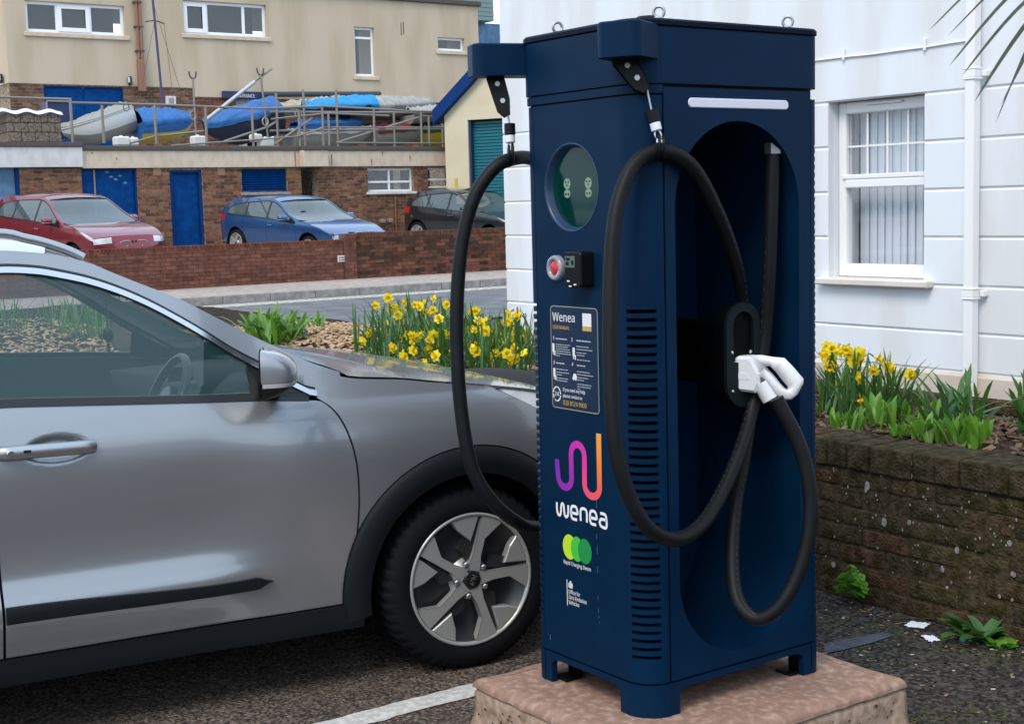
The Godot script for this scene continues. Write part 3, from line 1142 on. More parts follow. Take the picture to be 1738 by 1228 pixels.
	span(st, Vector3(xa - 0.29, 0.1, WZ - 0.22), Vector3(xa - 0.01, tb + 0.04, WZ + 0.028))
	brick_mass(st, Vector3(xa - 0.29, 0.13, WZ + 0.026), Vector3(1, 0, 0), Vector3(0, 0, 1), 0.28, tb - 0.09, red, [], 0.135, 0.068, 0.009, 0.010)
	stuff(obj("pier", st, M["vertex_brick"], w2))
	# sloping yard where the cars stand
	st = S()
	quad(st, Vector3(-30, 0.36, -26.5), Vector3(45, 0.36, -26.5), Vector3(45, 0.76, -33.0), Vector3(-30, 0.76, -33.0))
	quad(st, Vector3(-30, 0.76, -33.0), Vector3(45, 0.76, -33.0), Vector3(45, 0.76, -60.0), Vector3(-30, 0.76, -60.0))
	put("yard", done(st), M["kerb"], self).set_meta("kind", "structure")

func window_in(parent: Node3D, r: Array, Z: float, cuts: Array, fw: float, glassm: String, transom := -1.0) -> Node3D:
	# frame, panes and dark room set back in an opening r; cuts are x of the mullions
	var w := part(parent, "window")
	var st := S()
	var zf := Z - 0.10
	cspan(st, Vector3(r[0], r[1], zf - 0.06), Vector3(r[0] + fw, r[3], zf), 0.008)
	cspan(st, Vector3(r[2] - fw, r[1], zf - 0.06), Vector3(r[2], r[3], zf), 0.008)
	cspan(st, Vector3(r[0] + fw, r[1], zf - 0.06), Vector3(r[2] - fw, r[1] + fw, zf), 0.008)
	cspan(st, Vector3(r[0] + fw, r[3] - fw, zf - 0.06), Vector3(r[2] - fw, r[3], zf), 0.008)
	var xs := [r[0] + fw]
	for c in cuts:
		cspan(st, Vector3(c - fw * 0.5, r[1] + fw, zf - 0.06), Vector3(c + fw * 0.5, r[3] - fw, zf), 0.008)
		xs.append(c - fw * 0.5)
		xs.append(c + fw * 0.5)
	xs.append(r[2] - fw)
	if transom > 0.0:
		cspan(st, Vector3(r[0] + fw + 0.002, transom - fw * 0.5, zf - 0.058), Vector3(r[2] - fw - 0.002, transom + fw * 0.5, zf + 0.003), 0.008)
	obj("frame", st, M["upvc"], w)
	for i in range(0, xs.size(), 2):
		var ys := [[r[1] + fw, r[3] - fw]]
		if transom > 0.0:
			ys = [[r[1] + fw, transom - fw * 0.5], [transom + fw * 0.5, r[3] - fw]]
		for y in ys:
			st = S()
			span(st, Vector3(xs[i], y[0], zf - 0.036), Vector3(xs[i + 1], y[1], zf - 0.03))
			obj("pane", st, M[glassm], w)
	st = S()
	span(st, Vector3(r[0] - 0.1, r[1] - 0.2, zf - 1.2), Vector3(r[2] + 0.1, r[3] + 0.2, zf - 1.15))
	span(st, Vector3(r[0] - 0.1, r[1] - 0.25, zf - 1.15), Vector3(r[2] + 0.1, r[1] - 0.2, zf - 0.13))
	obj("room", st, M["dark_room"], w)
	return w

func build_clubhouse() -> void:
	var x0 := onz(12, 100, CZ).x
	var x1 := onz(812, 60, CZ).x
	var xs := onz(328, 155, CZ).x
	var yb := onz(110, 143, CZ).y
	var yb2 := onz(420, 166, CZ).y
	var yt := onz(812, 11, CZ).y
	var deck := 3.12
	var h := thing("clubhouse", "long beige rendered building with a brick lower storey above the boat yard", "building", Vector3((x0 + x1) * 0.5, deck, CZ - 4))
	var win := [rz(43, 5, 211, 57, CZ), rz(311, 4, 452, 60, CZ), rz(602, 46, 636, 129, CZ), rz(743, 64, 788, 86, CZ)]
	var ydoor := onz(145, 145, CZ).y
	var door := rz(76, 146, 211, 212, CZ)
	door[1] = deck
	var porch := rz(402, 167, 470, 212, CZ)
	porch[1] = deck
	var st := S()
	holed(st, x0, yb, xs, yt, CZ - 0.3, CZ, win)
	holed(st, xs + 0.001, yb2, x1, yt, CZ - 0.3, CZ, win)
	span(st, Vector3(x0, yb, CZ - 9), Vector3(x0 + 0.3, yt, CZ - 0.301))
	span(st, Vector3(x1 - 0.3, yb2, CZ - 9), Vector3(x1, yt, CZ - 0.301))
	obj("upper_wall", st, M["beige_wall"], h)
	st = S()
	holed(st, x0 + 0.02, 0.7, xs, yb - 0.001, CZ - 0.32, CZ - 0.05, [door])
	holed(st, xs + 0.001, 0.7, x1 - 0.02, yb2 - 0.001, CZ - 0.32, CZ - 0.05, [porch])
	span(st, Vector3(x0 + 0.02, 0.7, CZ - 9), Vector3(x0 + 0.3, yb - 0.001, CZ - 0.321))
	obj("lower_wall_core", st, M["mortar"], h)
	st = S()
	var brn := [[0.19, 0.105, 0.07], [0.15, 0.085, 0.06], [0.23, 0.13, 0.085], [0.125, 0.072, 0.055]]
	var o := Vector3(x0 + 0.02, deck, CZ - 0.052)
	var hd := [[door[0] - o.x, 0.0, door[2] - o.x, door[3] - deck]]
	brick_mass(st, o, Vector3(1, 0, 0), Vector3(0, 0, 1), xs - x0 - 0.03, yb - deck - 0.02, brn, hd, 0.215, 0.07, 0.016, 0.01)
	o = Vector3(xs + 0.01, deck, CZ - 0.052)
	hd = [[porch[0] - o.x, 0.0, porch[2] - o.x, porch[3] - deck]]
	brick_mass(st, o, Vector3(1, 0, 0), Vector3(0, 0, 1), x1 - xs - 0.04, yb2 - deck - 0.02, [[0.19, 0.075, 0.05], [0.15, 0.065, 0.045], [0.22, 0.09, 0.06]], hd, 0.215, 0.07, 0.012, 0.01)
	stuff(obj("bricks", st, M["vertex_brick"], h))
	st = S()
	cspan(st, Vector3(x0 - 0.15, yt, CZ - 9.1), Vector3(x1 + 0.1, yt + 0.16, CZ + 0.1), 0.02)
	obj("roof", st, M["coping"], h)
	var cuts := [[onz(98, 30, CZ).x, onz(154, 33, CZ).x], [onz(352, 30, CZ).x, onz(415, 33, CZ).x], [], []]
	for i in 4:
		var tr := -1.0
		if i == 2:
			tr = onz(618, 64, CZ).y
		var w := window_in(h, win[i], CZ, cuts[i], 0.09 if i < 2 else 0.075, "window_glass", tr)
		st = S()
		var rr: Array = win[i]
		cspan(st, Vector3(rr[0] - 0.08, rr[1] - 0.13, CZ - 0.12), Vector3(rr[2] + 0.12, rr[1] - 0.002, CZ + 0.06), 0.015)
		obj("sill", st, M["fascia_cream"], w)
	# casement leaf standing proud in each long window
	for e in [[0, 0, 1], [1, -1, 0]]:
		var rr: Array = win[e[0]]
		var a: float = rr[0] + 0.03 if e[1] < 0 else cuts[e[0]][e[1]]
		var b: float = cuts[e[0]][e[2]]
		st = S()
		var zf := CZ - 0.0985
		for q in [[a, rr[1] + 0.05, a + 0.13, rr[3] - 0.05], [b - 0.13, rr[1] + 0.05, b, rr[3] - 0.05], [a + 0.131, rr[1] + 0.05, b - 0.131, rr[1] + 0.17], [a + 0.131, rr[3] - 0.17, b - 0.131, rr[3] - 0.05]]:
			cspan(st, Vector3(q[0], q[1], zf), Vector3(q[2], q[3], zf + 0.03), 0.008)
		obj("casement", st, M["upvc"], h)
	# blue boarded door of two leaves
	var d := part(h, "boat_door")
	var m: float = (door[0] + door[2]) * 0.5
	for q in [[door[0] + 0.05, m - 0.006], [m + 0.006, door[2] - 0.05]]:
		st = S()
		cspan(st, Vector3(q[0], deck, CZ - 0.16), Vector3(q[1], door[3] - 0.05, CZ - 0.1), 0.01)
		obj("leaf", st, M["blue_paint"], d)
	st = S()
	for q in [[door[0], deck, door[0] + 0.045, door[3]], [door[2] - 0.045, deck, door[2], door[3]], [door[0] + 0.046, door[3] - 0.045, door[2] - 0.046, door[3]]]:
		span(st, Vector3(q[0], q[1], CZ - 0.2), Vector3(q[2], q[3], CZ - 0.06))
	obj("door_frame", st, M["blue_trim"], d)
	# entrance porch
	var p := part(h, "entrance")
	st = S()
	span(st, Vector3(porch[0] - 0.2, deck, CZ - 1.6), Vector3(porch[2] + 0.2, porch[3] + 0.2, CZ - 1.5))
	obj("back", st, M["dark_room"], p)
	st = S()
	for q in [[porch[0], deck, porch[0] + 0.35, porch[3]], [porch[0] + 0.351, porch[3] - 0.3, porch[2] - 0.3, porch[3]]]:
		cspan(st, Vector3(q[0], q[1], CZ - 0.26), Vector3(q[2], q[3], CZ - 0.1), 0.02)
	obj("door_frame", st, M["tarp_grey"], p)
	var sgr := rz(378, 155, 446, 167, CZ + 0.1)
	st = S()
	cspan(st, Vector3(sgr[0], sgr[1], CZ + 0.002), Vector3(sgr[2], sgr[3], CZ + 0.12), 0.01)
	obj("sign_board", st, M["navy_sign"], p)
	var la := onz(402, 166.0, CZ + 0.12)
	var lb := onz(432, 166.5, CZ + 0.12)
	letters("ENTRANCE", Transform3D(Basis(), Vector3(0, 0, CZ + 0.122)), la.x, la.y + 0.02, lb.x - la.x, 0.10, M["ink_white"], p)
	# long dark roll hung under the wall edge
	st = S()
	var ra := onz(446, 160, CZ + 0.25)
	var rb := onz(645, 159.5, CZ + 0.25)
	bar(st, ra, rb, 0.085, 14)
	obj("awning_roll", st, M["slate_roll"], h)
	# downpipe: paired pipe above, wide hopper below
	var dp := part(h, "downpipe")
	var da := onz(228, 0, CZ + 0.1)
	var db := onz(238, 100, CZ + 0.1)
	st = S()
	bar(st, Vector3(db.x - 0.05, db.y, CZ + 0.1), Vector3(db.x - 0.05, yt + 0.1, CZ + 0.1), 0.045)
	bar(st, Vector3(db.x + 0.06, db.y, CZ + 0.1), Vector3(db.x + 0.06, yt + 0.1, CZ + 0.1), 0.05)
	obj("pipe", st, M["rust_pipe"], dp)
	var dl := rz(234, 101, 245, 155, CZ + 0.1)
	st = S()
	cspan(st, Vector3(dl[0], dl[1], CZ + 0.01), Vector3(dl[2], dl[3], CZ + 0.19), 0.01)
	obj("hopper", st, M["rust_pipe"], dp)
	for y in [6.4, 7.1, 7.8]:
		st = S()
		span(st, Vector3(db.x - 0.13, y - 0.02, CZ + 0.002), Vector3(db.x + 0.13, y + 0.02, CZ + 0.155))
		obj("strap", st, M["coping"], dp)
	# wall lamps, vent, rust streaks
	for e in [[220, 137], [4, 130]]:
		st = S()
		var c := onz(e[0], e[1], CZ + 0.08)
		if e[0] < 10:
			c = Vector3(x0 - 0.08, c.y, CZ - 0.5)
		cbox(st, c, Vector3(0.09, 0.26, 0.15), 0.02)
		var lo := obj("wall_lamp", st, M["trim_black"], h)
		st = S()
		cbox(st, c + Vector3(-0.05, 0.02, 0.07), Vector3(0.05, 0.16, 0.05), 0.01)
		obj("diffuser", st, M["fascia_white"], lo)
	var vr := rz(281, 163, 298, 179, CZ)
	st = S()
	cspan(st, Vector3(vr[0], vr[1], CZ - 0.04), Vector3(vr[2], vr[3], CZ + 0.03), 0.01)
	var vo := obj("vent", st, M["fascia_white"], h)
	st = S()
	span(st, Vector3(vr[0] + 0.08, vr[1] + 0.06, CZ + 0.0302), Vector3(vr[2] - 0.08, vr[3] - 0.06, CZ + 0.034))
	obj("grille", st, M["boat_grey"], vo)
	for e in [[680, 38, 60], [684, 37, 58]]:
		st = S()
		var q := rz(e[0], e[1], e[0] + 1.6, e[2], CZ + 0.004)
		span(st, Vector3(q[0], q[1], CZ + 0.001), Vector3(q[2], q[3], CZ + 0.004))
		obj("rust_streak", st, M["rust"], h)
	# green clad upper storey and pale wall further back
	var g := thing("clad_building", "grey green boarded building peeping out beyond the beige building's corner", "building", Vector3(x1 + 1.5, 0.7, CZ - 8))
	var gx0 := onz(800, 20, CZ - 5).x
	var gx1 := onz(838, 20, CZ - 5).x
	var gy := onz(826, 35, CZ - 5).y
	for k in 12:
		st = S()
		cspan(st, Vector3(gx0, gy + 0.165 * k, CZ - 9), Vector3(gx1, gy + 0.165 * k + 0.155, CZ - 5 + 0.004 * (k % 2)), 0.012)
		obj("board", st, M["green_clad"], g)
	st = S()
	span(st, Vector3(gx0, 0.7, CZ - 12), Vector3(onz(845, 50, CZ - 5.5).x + 3.0, gy - 0.01, CZ - 5.6))
	obj("lower_wall", st, M["pale_blue"], g)

func build_store() -> void:
	var x0 := -14.0
	var xs := onz(137, 260, SZ).x
	var x1 := onz(760, 260, SZ).x
	var yc := onz(320, 248.5, SZ).y
	var yf := onz(320, 284.5, SZ).y
	var s := thing("brick_store", "long brown brick store with blue doors under the boat yard deck", "building", Vector3(12, 0.76, SZ - 3))
	var dl := rz(-60, 281, 36, 425, SZ)
	var dd := rz(141, 285, 235, 425, SZ)
	var d1 := rz(290, 288, 345, 421, SZ)
	var lv := rz(410, 286, 488, 326, SZ)
	var rc := rz(513, 284, 540, 425, SZ)
	var w1 := rz(624, 285, 702, 325, SZ)
	var w2 := rz(726, 284, 765, 319, SZ)
	for d in [dl, dd, d1, rc]:
		d[1] = 0.70
	var holes := [dl, dd, d1, lv, rc, w1, w2]
	var st := S()
	holed(st, x0, 0.6, x1 + 3, yf, SZ - 0.3, SZ, holes)
	obj("mortar_core", st, M["mortar"], s)
	st = S()
	var tn := [[0.22, 0.108, 0.066], [0.165, 0.08, 0.053], [0.265, 0.135, 0.08], [0.13, 0.068, 0.05], [0.24, 0.112, 0.07]]
	var hb := []
	var bx := 3.0
	for h in holes:
		hb.append([h[0] - bx, h[1] - 0.76, h[2] - bx, h[3] - 0.76])
	brick_mass(st, Vector3(bx, 0.76, SZ - 0.003), Vector3(1, 0, 0), Vector3(0, 0, 1), x1 - bx + 2.0, yf - 0.765, tn, hb, 0.215, 0.066, 0.014, 0.011)
	stuff(obj("bricks", st, M["vertex_brick"], s))
	# fascia, coping and deck
	var xb := onz(506, 270, SZ).x
	var xb2 := onz(548, 270, SZ).x
	st = S()
	cspan(st, Vector3(xs, yf, SZ - 0.3), Vector3(xb, yc - 0.10, SZ + 0.06), 0.008)
	cspan(st, Vector3(xb2, yf, SZ - 0.3), Vector3(x1 + 3, yc - 0.10, SZ + 0.06), 0.008)
	obj("fascia", st, M["fascia_cream"], s)
	st = S()
	cspan(st, Vector3(xb + 0.002, yf + 0.0, SZ - 0.3), Vector3(xb2 - 0.002, yc - 0.10, SZ + 0.30), 0.008)
	obj("fascia_block", st, M["fascia_cream"], s)
	st = S()
	cspan(st, Vector3(x0, yf + 0.03, SZ - 0.3), Vector3(xs - 0.002, yc - 0.02, SZ + 0.12), 0.008)
	obj("white_fascia", st, M["fascia_white"], s)
	st = S()
	cspan(st, Vector3(xs + 0.001, yc - 0.098, SZ - 0.32), Vector3(xb, yc + 0.01, SZ + 0.10), 0.012)
	cspan(st, Vector3(xb + 0.001, yc - 0.098, SZ - 0.32), Vector3(xb2, yc + 0.01, SZ + 0.34), 0.012)
	cspan(st, Vector3(xb2 + 0.001, yc - 0.098, SZ - 0.32), Vector3(x1 + 3, yc + 0.01, SZ + 0.10), 0.012)
	cspan(st, Vector3(x0, yc - 0.018, SZ - 0.32), Vector3(xs, yc + 0.09, SZ + 0.16), 0.012)
	obj("coping", st, M["coping"], s)
	st = S()
	span(st, Vector3(x0, yc - 0.3, CZ + 0.002), Vector3(x1 + 3, yc - 0.11, SZ - 0.325))
	obj("deck", st, M["kerb"], s)
	# rust marks on the fascia
	for e in [[155, 258, 262], [197, 267, 272], [630, 270, 281], [648, 257, 264], [500, 258, 283], [562, 262, 282], [695, 264, 274]]:
		var q := rz(e[0], e[1], e[0] + 1.8, e[2], SZ + 0.064)
		st = S()
		var cx: float = (q[0] + q[2]) * 0.5
		prism(st, PackedVector2Array([Vector2(cx - 0.016, q[3]), Vector2(cx + 0.016, q[3]), Vector2(cx + 0.005, q[1]), Vector2(cx - 0.008, q[1])]), Transform3D(Basis(), Vector3(0, 0, SZ)), 0.061, 0.0635)
		obj("rust_mark", st, M["rust"], s)
	# doors
	var o := part(s, "double_door")
	var cxx: float = onz(163, 330, SZ).x
	for q in [[dd[0] + 0.02, cxx - 0.03], [cxx + 0.03, dd[2] - 0.05]]:
		st = S()
		cspan(st, Vector3(q[0], 0.76, SZ - 0.14), Vector3(q[1], dd[3] - 0.02, SZ - 0.09), 0.01)
		obj("leaf", st, M["blue_paint"], o)
	st = S()
	span(st, Vector3(cxx - 0.02, 1.2, SZ - 0.09), Vector3(cxx + 0.02, dd[3] - 0.04, SZ - 0.07))
	obj("pale_strip", st, M["galv"], o)
	st = S()
	for e in [[188, 300], [196, 304], [203, 298], [181, 292], [212, 310]]:
		var c := onz(e[0], e[1], SZ - 0.088)
		prism(st, circle(Vector2(c.x, c.y), 0.05, 7, 0.028), Transform3D(Basis(), Vector3(0, 0, SZ)), -0.0895, -0.088)
	obj("flaked_paint", st, M["pale_blue"], o)
	st = S()
	span(st, Vector3(dd[2] - 0.045, 0.76, SZ - 0.2), Vector3(dd[2], dd[3], SZ - 0.03))
	obj("jamb", st, M["blue_trim"], o)
	o = part(s, "blue_door")
	st = S()
	cspan(st, Vector3(d1[0] + 0.075, 0.78, SZ - 0.14), Vector3(d1[2] - 0.075, d1[3] - 0.075, SZ - 0.1), 0.008)
	obj("leaf", st, M["blue_paint"], o)
	st = S()
	for q in [[d1[0], 0.70, d1[0] + 0.07, d1[3]], [d1[2] - 0.07, 0.70, d1[2], d1[3]], [d1[0] + 0.071, d1[3] - 0.07, d1[2] - 0.071, d1[3]]]:
		cspan(st, Vector3(q[0], q[1], SZ - 0.16), Vector3(q[2], q[3], SZ - 0.02), 0.006)
	obj("door_frame", st, M["blue_trim"], o)
	o = part(s, "pale_blue_door")
	st = S()
	cspan(st, Vector3(dl[0], 0.76, SZ - 0.14), Vector3(dl[2] - 0.08, dl[3] - 0.02, SZ - 0.1), 0.01)
	obj("leaf", st, M["pale_blue"], o)
	st = S()
	span(st, Vector3(dl[2] - 0.075, 0.76, SZ - 0.16), Vector3(dl[2], dl[3], SZ - 0.03))
	obj("jamb", st, M["blue_trim"], o)
	# louvre
	o = part(s, "louvre")
	st = S()
	span(st, Vector3(lv[0], lv[1], SZ - 0.2), Vector3(lv[2], lv[3], SZ - 0.16))
	obj("back", st, M["navy_sign"], o)
	for k in 9:
		st = S()
		var y: float = lerpf(lv[1] + 0.03, lv[3] - 0.03, (k + 0.5) / 9.0)
		box(st, Vector3((lv[0] + lv[2]) * 0.5, y, SZ - 0.09), Vector3(lv[2] - lv[0] - 0.06, 0.012, 0.075), Basis(Vector3(1, 0, 0), 0.7))
		obj("slat", st, M["blue_paint"], o)
	st = S()
	cspan(st, Vector3(lv[0] - 0.05, lv[1] - 0.07, SZ - 0.1), Vector3(lv[2] + 0.05, lv[1] - 0.002, SZ + 0.05), 0.01)
	obj("sill", st, M["kerb"], o)
	# dark doorway
	o = part(s, "doorway")
	st = S()
	span(st, Vector3(rc[0] - 0.2, 0.7, SZ - 1.6), Vector3(rc[2] + 0.2, rc[3] + 0.2, SZ - 1.5))
	obj("back", st, M["dark_room"], o)
	# windows
	var wn := window_in(s, w1, SZ, [(w1[0] + w1[2]) * 0.5], 0.055, "window_glass", lerpf(w1[1], w1[3], 0.42))
	st = S()
	cspan(st, Vector3(w1[0] - 0.06, w1[1] - 0.07, SZ - 0.1), Vector3(w1[2] + 0.06, w1[1] - 0.002, SZ + 0.07), 0.01)
	obj("sill", st, M["fascia_white"], wn)
	window_in(s, w2, SZ, [], 0.055, "window_glass", lerpf(w2[1], w2[3], 0.42))
	# red air bricks and a pair of small grey flues
	for e in [[266, 291], [375, 291], [272, 401]]:
		st = S()
		var c := onz(e[0], e[1], SZ + 0.014)
		cbox(st, c, Vector3(0.2, 0.2, 0.03), 0.006)
		obj("air_brick", st, M["rust_pipe"], s)
	for e in [[649, 375], [662, 374]]:
		st = S()
		var c := onz(e[0], e[1], SZ + 0.06)
		cbox(st, c, Vector3(0.14, 0.11, 0.16), 0.02)
		obj("flue", st, M["galv"], s)
	st = S()
	var pc := onz(671, 345, SZ + 0.05)
	bar(st, Vector3(pc.x, 0.76, SZ + 0.05), Vector3(pc.x, 1.9, SZ + 0.05), 0.025)
	obj("waste_pipe", st, M["rust"], s)

func build_shed() -> void:
	# cream gabled boathouse turned towards the slip
	var ax := Vector3(0.45, 0, 0.893)
	var nn := Vector3(-0.893, 0, 0.45)
	var o := onz(757, 300, SZ + 0.45)
	o.y = 0.7
	var ye := onz(757, 197, SZ + 0.45).y
	var xf := Transform3D(Basis(ax, Vector3.UP, -nn * -1.0), o)
	var s := thing("gabled_boathouse", "cream gabled boathouse with blue bargeboards and a teal roller shutter", "building", o)
	var wd := 2.9
	var ap := onz(822, 74, SZ + 1.5).y - 1.3
	var eh := ye - 0.7
	# front wall with the shutter opening
	var d0 := 0.72
	var d1 := 2.6
	var dh := onz(800, 204, SZ + 1.0).y - 0.7
	var st := S()
	for q in [[0.0, 0.0, d0, eh], [d1, 0.0, wd, eh], [d0 + 0.001, dh, d1 - 0.001, eh]]:
		prism(st, PackedVector2Array([Vector2(q[0], q[1]), Vector2(q[2], q[1]), Vector2(q[2], q[3]), Vector2(q[0], q[3])]), xf, -0.3, 0.0)
	prism(st, PackedVector2Array([Vector2(0, eh + 0.001), Vector2(wd, eh + 0.001), Vector2(wd * 0.5, ap)]), xf, -0.3, 0.0)
	prism(st, PackedVector2Array([Vector2(0, 0), Vector2(0.3, 0), Vector2(0.3, eh - 0.01), Vector2(0, eh - 0.01)]), xf, -5.0, -0.301)
	prism(st, PackedVector2Array([Vector2(wd - 0.3, 0), Vector2(wd, 0), Vector2(wd, eh - 0.01), Vector2(wd - 0.3, eh - 0.01)]), xf, -5.0, -0.301)
	obj("wall", st, M["cream_wall"], s)
	var sl := (ap - eh) / (wd * 0.5)
	for sd in [0, 1]:
		st = S()
		var p0 := Vector2(-0.25, eh - 0.25 * sl)
		var p1 := Vector2(wd * 0.5, ap)
		var up := Vector2(0, 0.38)
		var pg := PackedVector2Array([p0, p1, p1 + up, p0 + up])
		if sd == 1:
			for i in 4:
				pg[i].x = wd - pg[i].x
		prism(st, pg, xf, 0.02, 0.2)
		obj("bargeboard", st, M["blue_trim"], s)
		st = S()
		for i in 4:
			pg[i].y += 0.05
		prism(st, pg, xf, -5.2, 0.018)
		obj("roof", st, M["coping"], s)
	var rs := part(s, "roller_shutter")
	var ns := int(dh / 0.085)
	st = S()
	prism(st, PackedVector2Array([Vector2(0, -0.038), Vector2(d1 - d0 - 0.01, -0.038), Vector2(d1 - d0 - 0.01, 0.038), Vector2(0, 0.038)]), Transform3D(), -0.02, 0.015, 0.012)
	var slat := done(st)
	for k in ns:
		var it := inst("slat", slat, M["teal"], rs, xf * Transform3D(Basis(), Vector3(d0 + 0.005, 0.043 + k * 0.085, -0.22)))
	st = S()
	for q in [[d0 + 0.0, d0 + 0.06], [d1 - 0.06, d1]]:
		prism(st, PackedVector2Array([Vector2(q[0], 0), Vector2(q[1], 0), Vector2(q[1], dh), Vector2(q[0], dh)]), xf, -0.18, -0.06)
	obj("guide_rail", st, M["navy_sign"], rs)
	st = S()
	prism(st, PackedVector2Array([Vector2(d0 - 0.15, 0), Vector2(d1, 0), Vector2(d1, dh), Vector2(d0 - 0.15, dh)]), xf, -0.32, -0.301)
	obj("back", st, M["dark_room"], rs)
	st = S()
	prism(st, PackedVector2Array([Vector2(0.28, 1.35), Vector2(0.36, 1.35), Vector2(0.36, 1.65), Vector2(0.28, 1.65)]), xf, 0.002, 0.014)
	obj("yellow_notice", st, M["boat_yellow"], s)

# ---------------------------------------------------------------- boats, racks and railings on the deck
func rail_line(parent: Node3D, called: String, pts: Array, Z: float, r: float) -> void:
	var st := S()
	for i in pts.size() - 1:
		bar(st, onz(pts[i][0], pts[i][1], Z), onz(pts[i + 1][0], pts[i + 1][1], Z), r, 7)
	obj(called, st, M["galv"], parent)

# hull lofted from stern to bow between two points of its gunwale line, cover stretched over it
func boat(called: String, label: String, cat: String, L: Vector3, R: Vector3, beam: float, depth: float, hm: String, cm: String, ridge: float, bow := 1, low := "", group := "", skirt := 0.2) -> Node3D:
	var o := thing(called, label, cat, (L + R) * 0.5 - Vector3(0, depth, 0), group)
	var ex := (R - L).normalized() * bow
	var ez := Vector3(0, 0, 1)
	var ey := ez.cross(ex).normalized()
	if ey.y < 0:
		ey = -ey
	var ln := L.distance_to(R)
	var org := (L + R) * 0.5
	var hb := func(u: float) -> float:
		return beam * 0.5 * (1.0 - pow(maxf(0.0, (u - 0.35) / 0.65), 2.3)) * lerpf(0.8, 1.0, ss(0.0, 0.35, u)) + 0.015
	var kd := func(u: float) -> float:
		return depth * (1.0 - 0.75 * pow(maxf(0.0, (u - 0.55) / 0.45), 2.0))
	var pt := func(u: float, a: float) -> Vector3:     # a -1..1 across, through the keel
		var s: float = absf(a)
		var w: float = hb.call(u) * pow(sin(minf(s, 1.0) * PI / 2), 0.75)
		var y: float = -kd.call(u) * (1.0 - pow(s, 1.7)) + 0.06 * depth * u * u
		return org + ex * ((u - 0.5) * ln) + ey * y + ez * (w * signf(a))
	var st := S()
	if low == "":
		patch(st, func(u, v): return pt.call(u, v * 2.0 - 1.0), 18, 20)
		obj("hull", st, M[hm], o)
	else:
		patch(st, func(u, v): return pt.call(u, lerpf(0.62, 1.0, v)), 18, 6)
		patch(st, func(u, v): return pt.call(u, lerpf(-1.0, -0.62, v)), 18, 6)
		obj("topsides", st, M[hm], o)
		st = S()
		patch(st, func(u, v): return pt.call(u, lerpf(-0.62, 0.62, v)), 18, 14)
		obj("bottom", st, M[low], o)
	st = S()
	for j in 10:
		tri(st, pt.call(0.0, -1.0 + 0.2 * j), pt.call(0.0, -0.8 + 0.2 * j), org - ex * ln * 0.5)
	obj("transom", st, M[hm], o)
	var nz := FastNoiseLite.new()
	nz.seed = int(absf(L.x) * 97.0)
	nz.frequency = 1.3
	st = S()
	patch(st, func(u, v):
		var a: float = v * 2.0 - 1.0
		var p: Vector3 = pt.call(u, 1.0)
		var c = org + ex * ((u - 0.5) * ln) + ey * (0.06 * depth * u * u)
		var b := minf(absf(a) / 0.8, 1.0)
		var hang := maxf(0.0, absf(a) - 0.8) / 0.2
		var w: float = (hb.call(u) + 0.035 - 0.02 * hang) * b * signf(a)
		return c + ez * w + ey * (ridge * (1.0 - b * b) * (1.0 - 0.6 * u * u) + 0.03 - hang * (skirt * depth + (0.05 * nz.get_noise_1d(u * 3.0 + 7.0) + 0.012 * sin(u * 31.0)) * skirt * 4.0) + (nz.get_noise_2d(u * 4.0, a * 2.0) * 0.10 + absf(nz.get_noise_2d(u * 9.0 + a * 2.5, a * 3.0 + 20.0)) * 0.07) * (1.0 - b * b) - 0.012 * hang * absf(sin(u * 19.0))), 56, 24)
	obj("cover", st, M[cm], o)
	st = S()
	for sg in [-1.0, 1.0]:
		var line := []
		for i in 15:
			line.append(pt.call(i / 14.0, sg))
		tube(st, line, 0.025, 6)
	obj("gunwale", st, M[hm], o)
	return o

